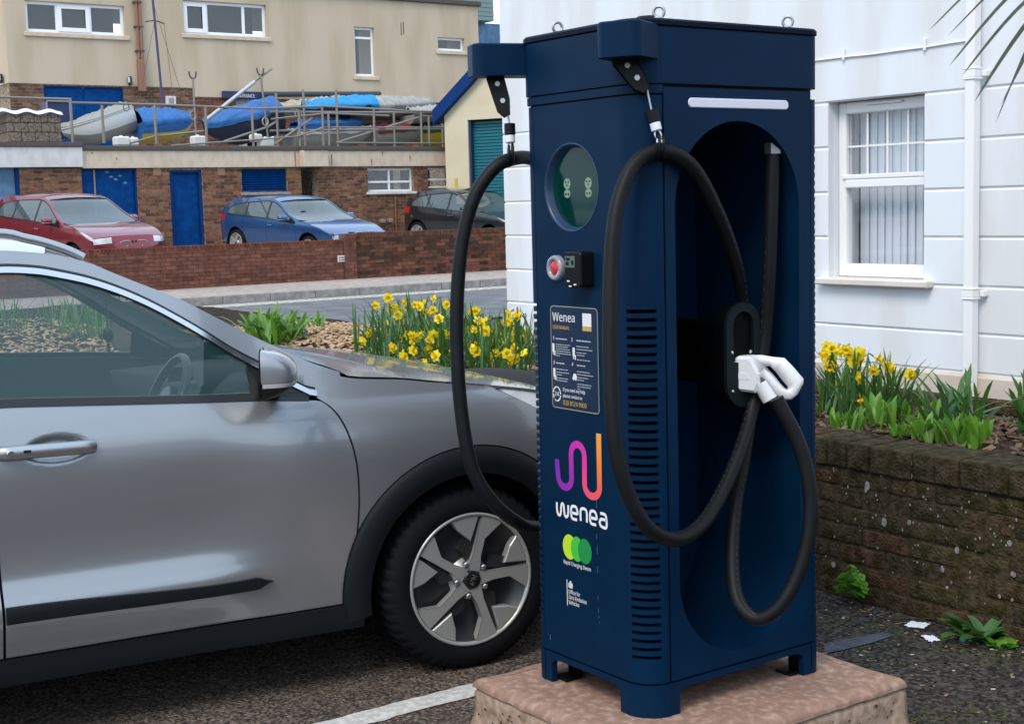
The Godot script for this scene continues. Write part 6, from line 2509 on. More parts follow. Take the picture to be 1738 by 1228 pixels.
func wheel_thing(parent: Node3D, at: Vector3, s: float, c: Spec, steer := 0.0, fine := true) -> void:
	var w := Node3D.new()
	w.name = "wheel"
	parent.add_child(w, true)
	# wheel axes: y out of the car
	var b := Basis(Vector3(1, 0, 0), Vector3(0, 0, s), Vector3(0, -s, 0)) if s > 0 else Basis(Vector3(1, 0, 0), Vector3(0, 0, -1), Vector3(0, 1, 0))
	w.transform = Transform3D(Basis(Vector3.UP, steer) * b, at)
	var R := c.r
	var st := S()
	# tyre with shoulder blocks
	var prof := [Vector2(0.222, -0.012), Vector2(0.232, 0.002), Vector2(R * 0.80, 0.006), Vector2(R * 0.90, 0.0), Vector2(R * 0.955, -0.014), Vector2(R * 0.985, -0.034), Vector2(R, -0.06), Vector2(R, -0.16), Vector2(R * 0.98, -0.19), Vector2(R * 0.9, -0.215), Vector2(0.222, -0.205)]
	var n := 200 if fine else 48
	st.set_smooth_group(1)
	for i in prof.size() - 1:
		for k in n:
			var q := []
			for e in [[i, k], [i + 1, k], [i + 1, k + 1], [i, k + 1]]:
				var rr: float = prof[e[0]].x
				var groove: bool = fine and e[0] >= 4 and e[0] <= 7 and (e[1] % n) % 4 == 0
				if groove:
					rr -= 0.008
				var t: float = TAU * (e[1] + (1.4 if e[0] >= 6 else 0.0)) / n
				q.append(Vector3(cos(t) * rr, prof[e[0]].y, sin(t) * rr))
			quad(st, q[0], q[1], q[2], q[3])
	var ty := obj("tyre", st, M["tyre"], w)
	if fine:
		st = S()
		for y in [-0.085, -0.115]:
			lathe(st, [Vector2(R + 0.0006, y - 0.004), Vector2(R + 0.0006, y + 0.004)], 96, Transform3D())
		obj("tread_groove", st, M["under"], ty)
	# black dish
	st = S()
	lathe(st, [Vector2(0.05, -0.03), Vector2(0.10, -0.045), Vector2(0.165, -0.05), Vector2(0.205, -0.03), Vector2(0.222, -0.004), Vector2(0.228, 0.001), Vector2(0.232, -0.006)], 64, Transform3D())
	obj("rim", st, M["rim_black"] if fine else M["rim_silver"], w)
	var rm: Node = w.get_node("rim")
	st = S()
	lathe(st, [Vector2(0.2175, -0.004), Vector2(0.2225, 0.006), Vector2(0.2285, 0.007), Vector2(0.2315, 0.001)], 72, Transform3D())
	obj("rim_flange", st, M["rim_silver"], w)
	# five arms, each with a plate beside it
	var TX := Transform3D(Basis(Vector3(1, 0, 0), Vector3(0, 0, -1), Vector3(0, 1, 0)), Vector3.ZERO)   # (a, b, out)
	for k in 5:
		var a := deg_to_rad(75.0 + 72.0 * k)
		var rot := TX * Transform3D(Basis(Vector3(0, 0, 1), a), Vector3.ZERO)
		st = S()
		var arm := PackedVector2Array([Vector2(0.03, -0.024), Vector2(0.085, -0.0155), Vector2(0.145, -0.017), Vector2(0.205, -0.066)])
		for j in 7:
			var t := lerpf(-0.285, 0.055, j / 6.0)
			arm.append(Vector2(cos(t), sin(t)) * 0.2185)
		arm.append_array(PackedVector2Array([Vector2(0.16, 0.0125), Vector2(0.085, 0.0145), Vector2(0.03, 0.024)]))
		prism(st, arm, rot, -0.03, 0.002, 0.003)
		obj("arm", st, M["rim_silver"], w)
		if fine:
			st = S()
			var pl := PackedVector2Array([Vector2(0.128, 0.033)])
			for j in 7:
				var t := lerpf(0.105, 0.58, j / 6.0)
				pl.append(Vector2(cos(t), sin(t)) * 0.2185)
			pl.append(Vector2(0.155, 0.088))
			prism(st, pl, rot, -0.03, 0.001, 0.003)
			obj("arm_plate", st, M["rim_silver"], w)
			# dark pocket walls between the arms
			st = S()
			prism(st, PackedVector2Array([Vector2(0.055, 0.03), Vector2(0.10, 0.02), Vector2(0.20, 0.018), Vector2(0.205, 0.022), Vector2(0.145, 0.05), Vector2(0.09, 0.065)]), rot, -0.05, -0.012, 0.004)
			obj("pocket", st, M["rim_black"], w)
			st = S()
			var lp := TX * Vector3(cos(a + 0.63) * 0.058, sin(a + 0.63) * 0.058, -0.012)
			disc(st, lp, Vector3(0, 1, 0), 0.0105, 0.02, 6, 0.3)
			obj("lug_nut", st, M["dull_steel"], w)
	st = S()
	lathe(st, [Vector2(0.075, -0.03), Vector2(0.055, -0.008), Vector2(0.036, 0.0)], 30, Transform3D())
	obj("hub", st, M["rim_silver"], w)
	st = S()
	lathe(st, [Vector2(0.032, 0.0), Vector2(0.031, 0.006), Vector2(0.027, 0.008), Vector2(0.0, 0.009)], 30, Transform3D())
	var cp := obj("centre_cap", st, M["trim_black"], w)
	if fine:
		st = S()
		var zig := PackedVector3Array()
		for e in [[-0.02, -0.010], [-0.014, 0.010], [-0.013, -0.008], [-0.001, 0.010], [0.004, -0.008], [0.006, 0.010], [0.014, -0.010], [0.020, 0.010]]:
			zig.append(TX * Vector3(e[0] * 0.35 - e[1] * 0.9, e[0] * 0.85 + e[1] * 0.15, 0.0105))
		ribbon(st, zig, 0.0026, Vector3(0, 1, 0), func(_t): return Color(0.7, 0.7, 0.7))
		obj("emblem", st, M["rim_silver"], cp)
		st = S()
		lathe(st, [Vector2(0.03, -0.11), Vector2(0.14, -0.11), Vector2(0.14, -0.125), Vector2(0.03, -0.125)], 48, Transform3D())
		obj("brake_disc", st, M["dull_steel"], w)

func door_mirror(p: Node3D, c: Spec, s: float, x: float, y: float, fine: bool) -> void:
	var m := part(p, "mirror")
	var z0 := zs(c, x, y) + 0.05
	var st := S()
	var cx := x - 0.045
	var lo := 0.39
	# turned in towards the driver
	var piv := Vector3(cx - 0.03, 0, (z0 + 0.085) * s)
	var tb := Basis(Vector3.UP, -0.36 * s)
	var rt := func(p: Vector3) -> Vector3: return piv + tb * (p - piv)
	# shell: rounded box, flat where the glass sits at the back
	var shell := func(u: float, v: float, y0: float, y1: float) -> Vector3:
		var a := u * PI                                # round the front, from outer edge to inner edge
		var yy := lerpf(y0, y1, v)
		var k := sqrt(maxf(0.0, 1.0 - pow(absf(yy) / 0.0755, 2.6)))
		var dx := 0.108 * pow(sin(a), 0.75) * lerpf(0.35, 1.0, k)
		var dz := 0.105 * signf(cos(a)) * pow(absf(cos(a)), 0.55) * lerpf(0.72, 1.0, k)
		return rt.call(Vector3(cx - 0.03 + dx * (0.25 + 0.75 * k), y + 0.005 + yy, (z0 + 0.085 + dz) * s))
	patch(st, func(u, v): return shell.call(u, v, -0.022, 0.0755), 24, 12)
	patch(st, func(u, v): return Vector3(cx - 0.03, 0, 0) if false else shell.call(u, 1.0, -0.022, 0.0755).lerp(Vector3(cx - 0.02, y + 0.08, (z0 + 0.085) * s), v), 24, 2)
	obj("cap", st, c.paint, m)
	st = S()
	patch(st, func(u, v): return shell.call(u, v, -0.0755, -0.037), 24, 8)
	obj("lower_cap", st, M["trim_black"], m)
	st = S()
	patch(st, func(u, v): return shell.call(u, v, -0.036, -0.023) + Vector3(0.003, 0, 0.002 * s), 24, 2)
	obj("indicator_lamp", st, M["reflector"], m)
	st = S()
	var gl := []
	for k in 24:
		var t := TAU * k / 24
		gl.append(rt.call(Vector3(cx - 0.0345, y + 0.005 + 0.066 * signf(sin(t)) * pow(absf(sin(t)), 0.6), (z0 + 0.085 + 0.09 * signf(cos(t)) * pow(absf(cos(t)), 0.6)) * s)))
	for k in range(1, 23):
		tri(st, gl[0], gl[k], gl[k + 1])
	obj("mirror_glass", st, M["chrome"], m)
	st = S()
	for k in 24:
		var e := Vector3(cx - 0.029, y + 0.005, (z0 + 0.085) * s)
		var a: Vector3 = e + (gl[k] - e) * 1.13
		var b: Vector3 = e + (gl[(k + 1) % 24] - e) * 1.13
		quad(st, gl[k], gl[(k + 1) % 24], b, a)
	obj("mirror_rim", st, M["trim_black"], m)
	st = S()
	tube(st, [Vector3(x + 0.01, y - 0.072, (z0 - 0.075) * s), Vector3(x - 0.01, y - 0.062, (z0 - 0.02) * s), Vector3(x - 0.02, y - 0.045, (z0 + 0.05) * s)], [0.034, 0.028, 0.03], 12)
	obj("stalk", st, M["trim_black"], m)

func build_car(root: Node3D, c: Spec, fine: bool) -> void:
	var P := c.paint
	var ax := -c.wb
	var archy := func(x: float, base: float) -> float:
		var y := base
		for cxx in [0.0, ax]:
			var d: float = absf(x - cxx)
			if d < c.arch:
				y = maxf(y, c.hub + sqrt(c.arch * c.arch - d * d))
		return y
	var st: SurfaceTool
	var belt := func(x): return cur(c.belt, x)
	var doorfront := func(y): return cur(c.door_x, y)
	var nu := 60 if fine else 16
	var nv := 48 if fine else 12
	for s in [1.0, -1.0]:
		# front door
		st = S()
		var handle_x := c.bpillar + 0.15
		var handle_y := cur(c.belt, handle_x) - 0.135
		var dent := func(x: float, y: float) -> float:
			var d := Vector2((x - handle_x - 0.03) / 0.10, (y - handle_y) / 0.043).length()
			return 0.022 * (1.0 - ss(0.55, 1.0, d))
		side(st, c, s, kk(c.bpillar + 0.004), doorfront, kk(c.dbot), func(x): return cur(c.belt, x) - 0.012, nu * 2, nv * 2 if fine else nv, 0.0, 0.018, dent if fine else null)
		var dr := obj("front_door", st, P, root)
		st = S()
		if fine:
			var hp := [Vector3(handle_x - 0.13, handle_y + 0.004, zs(c, handle_x - 0.13, handle_y) * s), Vector3(handle_x - 0.11, handle_y + 0.004, (zs(c, handle_x, handle_y) + 0.018) * s), Vector3(handle_x, handle_y + 0.003, (zs(c, handle_x, handle_y) + 0.022) * s), Vector3(handle_x + 0.10, handle_y, (zs(c, handle_x, handle_y) + 0.014) * s), Vector3(handle_x + 0.135, handle_y - 0.002, zs(c, handle_x, handle_y) * s)]
			tube(st, smooth(hp, 6), 0.015, 14, true, 1.4)
		else:
			tube(st, [Vector3(handle_x - 0.09, handle_y, (zs(c, handle_x, handle_y) + 0.008) * s), Vector3(handle_x + 0.09, handle_y, (zs(c, handle_x, handle_y) + 0.008) * s)], 0.016, 8)
		obj("door_handle", st, M["satin_silver"] if fine else P, dr)
		if fine and s > 0:
			st = S()
			disc(st, Vector3(handle_x - 0.105, handle_y + 0.004, zs(c, handle_x, handle_y) + 0.03), Vector3(0, 0, 1), 0.011, 0.005, 18, 0.4)
			obj("lock", st, M["chrome"], dr)
			st = S()
			box(st, Vector3(handle_x - 0.06, handle_y + 0.007, zs(c, handle_x, handle_y) + 0.0375), Vector3(0.02, 0.008, 0.003))
			obj("sensor", st, M["trim_black"], dr)
		# rear door and quarter
		st = S()
		side(st, c, s, kk(c.rdoor + 0.004), kk(c.bpillar - 0.004), func(x): return archy.call(x, c.dbot), func(x): return cur(c.belt, x) - 0.012, nu, nv, 0.0)
		obj("rear_door", st, P, root)
		st = S()
		side(st, c, s, kk(c.tail + 0.12), kk(c.rdoor - 0.004), func(x): return archy.call(x, c.dbot), func(x): return cur(c.belt, x) - 0.001, nu, nv)
		obj("rear_wing", st, P, root)
		# front wing: from the door to the lamp and bumper
		st = S()
		var wing_top := func(x): return cur(c.hood, x) - 0.006 if x < 0.1 else minf(cur(c.hood, x) - 0.006, lerpf(cur(c.hood, 0.1), 0.70, clampf((x - 0.10) / 0.5, 0, 1)))
		side(st, c, s, func(y): return cur(c.door_x, y) + 0.007, kk(0.56), func(x): return archy.call(x, c.dbot), wing_top, nu * 2, nv)
		obj("front_wing", st, P, root)
		# head lamp
		st = S()
		side(st, c, s, kk(0.10), kk(c.nose - 0.16), func(x): return wing_top.call(x) + 0.004 if x < 0.6 else 0.70, func(x): return cur(c.hood, x) - 0.01, 16, 6, -0.03, 0.0)
		var hl := obj("headlight", st, M["reflector"], root)
		st = S()
		side(st, c, s, kk(0.10), kk(c.nose - 0.16), func(x): return wing_top.call(x) + 0.004 if x < 0.6 else 0.70, func(x): return cur(c.hood, x) - 0.01, 16, 6, 0.0, 0.028)
		obj("lens", st, M["lamp_glass"], hl)
		# side of the bumper
		st = S()
		side(st, c, s, kk(0.565), kk(c.nose - 0.16), func(x): return archy.call(x, 0.24), kk(0.695), 10, 10)
		obj("bumper_side", st, P, root)
		# tail lamp
		st = S()
		side(st, c, s, kk(c.tail + 0.1), kk(c.tail + 0.36), kk(0.82), func(x): return cur(c.belt, x) - 0.03, 8, 6, 0.006)
		obj("tail_light", st, M["red_lamp"], root)
		# dark shell behind the gaps
		st = S()
		side(st, c, s, kk(c.tail + 0.2), kk(0.5), func(x): return archy.call(x, c.sill + 0.02) + 0.02, func(x): return minf(cur(c.belt, x) - 0.02, cur(c.hood, x) - 0.04) if x > -0.5 else cur(c.belt, x) - 0.02, 40, 6, -0.045, 0.0)
		obj("inner_side", st, M["interior"], root)
		# sill
		st = S()
		side(st, c, s, kk(ax + c.arch * 0.86), kk(-c.arch * 0.86), kk(c.sill), kk(c.dbot - 0.006), nu, 6, 0.012 if fine else 0.0, 0.06)
		obj("sill", st, M["cladding"] if c.clad else P, root)
		# wheel arches
		for wx in [0.0, ax]:
			st = S()
			var r0 := c.r + 0.045
			var r1 := c.arch + 0.012 if c.clad else c.arch + 0.002
			var off := 0.012 if c.clad else 0.004
			var ringp := func(t: float, rr: float, o: float) -> Vector3:
				var x: float = wx + cos(t) * rr
				var y: float = c.hub + sin(t) * rr
				return Vector3(x, y, (zs(c, x, clampf(y, c.sill, 0.9)) + o) * s)
			var t0 := -0.16
			var t1 := PI + 0.18
			if c.clad:
				patch(st, func(u, v):
					var o = off * (1.0 - 0.5 * v) if v < 1.0 else 0.0
					return ringp.call(lerpf(t0, t1, u), lerpf(r0, r1, v), o + 0.012 * sin(v * PI)), 60, 8)
				patch(st, func(u, v): return ringp.call(lerpf(t0, t1, u), r0, off - 0.09 * v), 60, 3, 3)
				patch(st, func(u, v): return ringp.call(lerpf(t0, t1, u), r1, off * 0.5 - 0.02 * v), 60, 1, 4)
				obj("arch_cladding", st, M["cladding"], root)
			else:
				patch(st, func(u, v): return ringp.call(lerpf(t0, t1, u), lerpf(r0 + 0.02, r1, v), 0.006), 30, 2)
				obj("arch_lip", st, P, root)
			st = S()
			patch(st, func(u, v):
				var t := lerpf(-0.3, PI + 0.3, u)
				return Vector3(wx + cos(t) * (r0 + 0.02), c.hub + sin(t) * (r0 + 0.02), lerpf(zs(c, wx, 0.6) - 0.03, 0.45, v) * s), 24, 1)
			patch(st, func(u, v):
				var t := lerpf(-0.3, PI + 0.3, u)
				return Vector3(wx + cos(t) * (r0 + 0.02) * v, c.hub + sin(t) * (r0 + 0.02) * v, 0.47 * s), 24, 1)
			obj("wheel_well", st, M["under"], root)
			wheel_thing(root, Vector3(wx, c.hub, (zs(c, wx, 0.65) - 0.01) * s), s, c, 0.0, fine)
		# glazing
		var gt := func(x): return cur(c.glass_top, x)
		var gb := func(x): return cur(c.belt, x) + 0.012
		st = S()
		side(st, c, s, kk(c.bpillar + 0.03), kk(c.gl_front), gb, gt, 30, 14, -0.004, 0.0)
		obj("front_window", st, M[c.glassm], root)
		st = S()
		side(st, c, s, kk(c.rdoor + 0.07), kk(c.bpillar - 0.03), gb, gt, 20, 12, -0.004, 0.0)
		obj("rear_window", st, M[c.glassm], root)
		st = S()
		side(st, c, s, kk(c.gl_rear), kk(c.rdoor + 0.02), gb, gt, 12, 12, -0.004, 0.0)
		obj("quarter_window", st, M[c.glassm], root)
		st = S()
		for e in [[c.bpillar - 0.03, c.bpillar + 0.03], [c.rdoor + 0.02, c.rdoor + 0.07]]:
			side(st, c, s, kk(e[0]), kk(e[1]), gb, gt, 2, 12, 0.0, 0.02)
		side(st, c, s, kk(c.gl_front), kk(cur(c.door_x, 1.0) + 0.01), func(x): return cur(c.belt, x) - 0.002, func(x): return cur(c.glass_top, x), 12, 8, 0.0, 0.02)
		obj("pillar_trim", st, M["trim_black"], root)
		# seal along the waist, and round the top of the glass
		st = S()
		side(st, c, s, kk(c.gl_rear), kk(cur(c.door_x, 1.0) + 0.0), func(x): return cur(c.belt, x) - 0.011, func(x): return cur(c.belt, x) + 0.0115, 60, 2, 0.004, 0.02)
		obj("waist_seal", st, M["trim_black"], root)
		var fr := 0.020
		if fine:
			st = S()
			var xe := cur(c.door_x, 0.99) + 0.02
			side(st, c, s, kk(c.gl_rear), kk(xe), func(x): return cur(c.glass_top, x) + 0.0005, func(x): return cur(c.glass_top, x) + 0.0055, 80, 1, 0.002, 0.02)
			obj("glass_seal", st, M["trim_black"], root)
			st = S()
			side(st, c, s, kk(c.gl_rear), kk(xe), func(x): return cur(c.glass_top, x) + 0.006, func(x): return cur(c.glass_top, x) + 0.0235, 100, 4, 0.009, 0.02)
			obj("chrome_strip", st, M["chrome"], root)
			st = S()
			side(st, c, s, kk(c.gl_rear), kk(xe), func(x): return cur(c.glass_top, x) + 0.024, func(x): return cur(c.glass_top, x) + 0.032, 80, 1, 0.0, 0.02)
			obj("gutter", st, M["trim_black"], root)
			fr = 0.0325
		# pillar and roof side
		st = S()
		side(st, c, s, kk(c.gl_rear - 0.3), kk(c.rail[c.rail.size() - 1].x), func(x): return minf(cur(c.glass_top, x) + fr, cur(c.rail, x) - 0.002) if x > c.gl_rear else cur(c.belt, x), func(x): return cur(c.rail, x), 90, 5, 0.0, 0.03)
		obj("roof_side", st, P, root)
		if fine:
			# door moulding
			st = S()
			side(st, c, s, kk(c.bpillar + 0.006), kk(-0.705), func(x): return lerpf(0.412, 0.398, ss(-1.52, -0.72, x)) + 0.02 * ss(-0.76, -0.705, x), func(x): return lerpf(0.462, 0.436, ss(-1.52, -0.80, x)) - 0.018 * ss(-0.76, -0.705, x), 60, 5, 0.013, 0.02)
			obj("door_moulding", st, M["cladding"], root)
			# roof rail
			st = S()
			var line := []
			for e in [[-1.18, 0.0], [-1.24, 0.012], [-1.34, 0.028], [-1.5, 0.042], [-2.2, 0.045], [-2.9, 0.04], [-3.1, 0.01]]:
				line.append(Vector3(e[0], cur(c.rail, e[0]) + e[1] + 0.012, (zs(c, e[0], cur(c.rail, e[0])) - 0.035) * s))
			tube(st, smooth(line, 6), 0.016, 12, true, 0.9)
			obj("roof_rail", st, M["satin_silver"], root)
		door_mirror(root, c, s, c.gl_front + 0.082 if fine else c.gl_front - 0.02, cur(c.belt, c.gl_front) + 0.078, fine)
	# roof
	st = S()
	across(st, func(v):
		var x := lerpf(c.roof_front, c.roof_rear, v)
		return Vector3(x, cur(c.rail, x) - 0.002, zs(c, x, cur(c.rail, x)) + 0.001), func(v): return Vector2(0.07 * (1.0 - v), c.crown * (0.75 + 0.25 * sin(v * PI))), 20, 30)
	obj("roof", st, P, root)
	st = S()
	across(st, func(v):
		var x := lerpf(c.roof_front - 0.05, c.roof_rear, v)
		return Vector3(x, cur(c.rail, x) - 0.035, zs(c, x, cur(c.rail, x)) - 0.03), func(v): return Vector2(0.0, c.crown * 0.7), 10, 12)
	obj("headlining", st, M["headliner"], root)
	# windscreen
	var foot: float = c.rail[c.rail.size() - 1].x
	st = S()
	across(st, func(v):
		var x := lerpf(foot + 0.05, c.roof_front + 0.01, v)
		var y := cur(c.rail, x) - 0.012
		return Vector3(x, y, zs(c, x, y) - 0.015), func(v): return Vector2(lerpf(0.14, 0.05, v), lerpf(-0.05, c.crown * 0.5, v)), 24, 16)
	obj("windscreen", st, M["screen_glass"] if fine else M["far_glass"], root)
	# scuttle and wipers
	st = S()
	across(st, func(v):
		var x := lerpf(foot + 0.0, foot + 0.07, v)
		return Vector3(x, lerpf(cur(c.rail, foot) - 0.075, cur(c.hood, x) - 0.05, v), zs(c, x, 0.95) - 0.09), func(v): return Vector2(0.13, lerpf(-0.01, 0.0, v)), 24, 3)
	obj("scuttle", st, M["trim_black"], root)
	for q in [[0.45, -0.05], [-0.1, -0.55]]:
		st = S()
		tube(st, [Vector3(foot + 0.12, cur(c.hood, foot + 0.2) - 0.03, q[0] + 0.15), Vector3(foot + 0.12, cur(c.rail, foot) - 0.06, q[0]), Vector3(foot + 0.13, cur(c.rail, foot) - 0.055, q[1])], 0.008, 6)
		obj("wiper", st, M["trim_black"], root)
	# bonnet
	st = S()
	var hx0 := foot + 0.03
	across(st, func(v):
		var x := lerpf(hx0, c.nose - 0.2, v)
		return Vector3(x, cur(c.hood, x), zs(c, x, cur(c.hood, x)) - 0.012), func(v): return Vector2(lerpf(0.06, 0.08, v), lerpf(0.0, -0.006, v)), 30, 24, -1.0, 1.0, 2.6)
	obj("bonnet", st, P, root)
	# front
	st = S()
	across(st, func(v):
		var y := lerpf(cur(c.hood, c.nose - 0.2) - 0.008, 0.22, v)
		var bx := c.nose - 0.195 + 0.03 * sin(v * PI)
		return Vector3(bx, y, zs(c, c.nose - 0.2, clampf(y, 0.25, 0.9)) - 0.002), func(v): return Vector2(0.17 + 0.03 * sin(v * PI), 0.05 * (1.0 - v)), 24, 14, -1.0, 1.0, 3.0)
	obj("front_bumper", st, P, root)
	for s in [-1.0, 1.0]:
		for lyr in 2:
			st = S()
			across(st, func(v):
				var w := lerpf(0.03, 0.22, v)
				var y := lerpf(cur(c.hood, c.nose - 0.2) - 0.008, 0.22, w)
				return Vector3(c.nose - 0.195 + 0.03 * sin(w * PI) + 0.004 + 0.012 * lyr, y, zs(c, c.nose - 0.2, clampf(y, 0.25, 0.9)) + 0.001), func(v): return Vector2(0.17 + 0.03 * sin(lerpf(0.03, 0.26, v) * PI), 0.05 * (1.0 - lerpf(0.03, 0.26, v))), 12, 4, 0.6 * s, 1.0 * s, 3.0)
			obj("front_lamp" if lyr == 0 else "front_lens", st, M["reflector"] if lyr == 0 else M["lamp_glass"], root)
		st = S()
		across(st, func(v):
			var y := lerpf(0.71, 0.61, v)
			return Vector3(c.nose - 0.185, y, 0.34), func(v): return Vector2(0.205, 0.0), 10, 3, 0.06 * s, 0.96 * s, 2.0)
		obj("grille", st, M["trim_black"], root)
		st = S()
		var gp := []
		for k in 21:
			var t := TAU * k / 20
			gp.append(Vector3(c.nose + 0.022 - 0.03 * absf(cos(t)), 0.66 + 0.055 * sin(t), (0.17 + 0.15 * cos(t)) * s))
		tube(st, gp, 0.008, 6, false)
		obj("grille_surround", st, M["chrome"], root)
	st = S()
	across(st, func(v):
		var y := lerpf(0.44, 0.30, v)
		return Vector3(c.nose - 0.16, y, 0.62), func(v): return Vector2(0.20, 0.0), 12, 3)
	obj("lower_grille", st, M["under"], root)
	# tail
	var tb := cur(c.belt, c.tail + 0.2)
	st = S()
	across(st, func(v):
		var y := lerpf(tb - 0.01, 0.26, v)
		return Vector3(c.tail + 0.13, y, zs(c, c.tail + 0.13, y)), func(v): return Vector2(-0.14 - 0.04 * sin(v * PI), 0.0), 20, 12, -1.0, 1.0, 3.0)
	obj("tailgate", st, P, root)
	st = S()
	across(st, func(v):
		var x := lerpf(c.roof_rear, c.tail + 0.13, v)
		var y := lerpf(cur(c.rail, c.roof_rear) - 0.01, tb, v)
		return Vector3(x, y, zs(c, x, y) - 0.005), func(v): return Vector2(-0.12, 0.02 * (1.0 - v)), 16, 8)
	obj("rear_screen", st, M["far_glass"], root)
	# floor
	st = S()
	box(st, Vector3((c.tail + c.nose) * 0.5, c.sill + 0.03, 0), Vector3(c.nose - c.tail - 0.5, 0.03, 1.1))
	box(st, Vector3(-c.wb * 0.5, c.sill + 0.02, 0), Vector3(c.wb - 2.0 * c.arch, 0.04, 1.62))
	obj("floor_pan", st, M["under"], root)
	# cabin
	var cab := part(root, "cabin")
	st = S()
	across(st, func(v):
		var x := lerpf(foot - 0.0, foot - 0.42, v)
		return Vector3(x, lerpf(1.0, 0.985, v) * (cur(c.belt, foot) / 1.0), 0.70), func(v): return Vector2(lerpf(0.2, 0.03, v), 0.02), 14, 4)
	across(st, func(v):
		var x := lerpf(foot - 0.42, foot - 0.36, v)
		return Vector3(x, lerpf(0.985, 0.62, v) * (cur(c.belt, foot) / 1.0), 0.70), func(v): return Vector2(0.03, 0.02 * (1.0 - v)), 14, 4)
	obj("dashboard", st, M["interior"], cab)
	st = S()
	var wc := Vector3(foot - 0.47, 0.935, 0.36)
	var wn := Vector3(-0.9, 0.42, 0).normalized()
	var e1 := Vector3(0, 0, 1)
	var e2 := wn.cross(e1)
	var lp := []
	for k in 37:
		var t := TAU * k / 36
		lp.append(wc + (e1 * cos(t) + e2 * sin(t)) * 0.176)
	tube(st, lp, 0.015, 10, false)
	for t in [0.0, PI, PI * 1.5]:
		tube(st, [wc, wc + (e1 * cos(t) + e2 * sin(t)) * 0.18], [0.03, 0.014], 8)
	disc(st, wc - wn * 0.02, wn, 0.07, 0.03, 20)
	obj("steering_wheel", st, M["trim_black"], cab)
	if fine:
		# driver's binnacle hood
		st = S()
		patch(st, func(u, v):
			var a = PI * u
			return Vector3(lerpf(foot - 0.22, foot - 0.40, v), 0.99 + 0.07 * sin(a), 0.36 + 0.2 * cos(a)), 14, 4)
		obj("binnacle", st, M["interior"], cab)
		st = S()
		cbox(st, Vector3(foot - 0.56, 1.335, 0.0), Vector3(0.03, 0.07, 0.24), 0.012, Basis(Vector3.UP, 0.2))
		tube(st, [Vector3(foot - 0.555, 1.36, 0), Vector3(foot - 0.585, 1.395, 0)], 0.012, 8)
		obj("inner_mirror", st, M["trim_black"], cab)
		st = S()
		bar(st, Vector3(foot - 0.565, 1.30, 0.0), Vector3(foot - 0.565, 1.17, 0.0), 0.002, 6)
		for k in 6:
			disc(st, Vector3(foot - 0.565, 1.265 - 0.012 * k, 0.0), Vector3(0, 1, 0), 0.005, 0.009, 8, 0.4)
		lathe(st, [Vector2(0, -0.03), Vector2(0.018, -0.015), Vector2(0.021, 0.0), Vector2(0.016, 0.02), Vector2(0, 0.03)], 14, Transform3D(Basis(), Vector3(foot - 0.565, 1.16, 0.0)))
		bar(st, Vector3(foot - 0.565, 1.13, 0.0), Vector3(foot - 0.565, 1.06, 0.0), 0.005, 6)
		obj("hanging_charm", st, M["trim_black"], cab)
	for sx in [foot - 1.12, foot - 1.98]:
		for s in [-0.37, 0.37]:
			st = S()
			patch(st, func(u, v):
				var a = u * TAU
				var y := lerpf(0.42, 1.02, v)
				var k = 1.0 - 0.25 * v
				return Vector3(sx - 0.22 * v + 0.06 * cos(a) * k, y, s + 0.25 * k * signf(sin(a)) * pow(absf(sin(a)), 0.6)), 20, 8)
			patch(st, func(u, v):
				var a = u * TAU
				return Vector3(sx - 0.25 + 0.045 * cos(a), lerpf(1.04, 1.22, v), s + 0.13 * sin(a)), 16, 4)
			box(st, Vector3(sx + 0.25, 0.44, s), Vector3(0.5, 0.16, 0.5))
			obj("seat", st, M["interior"], cab)

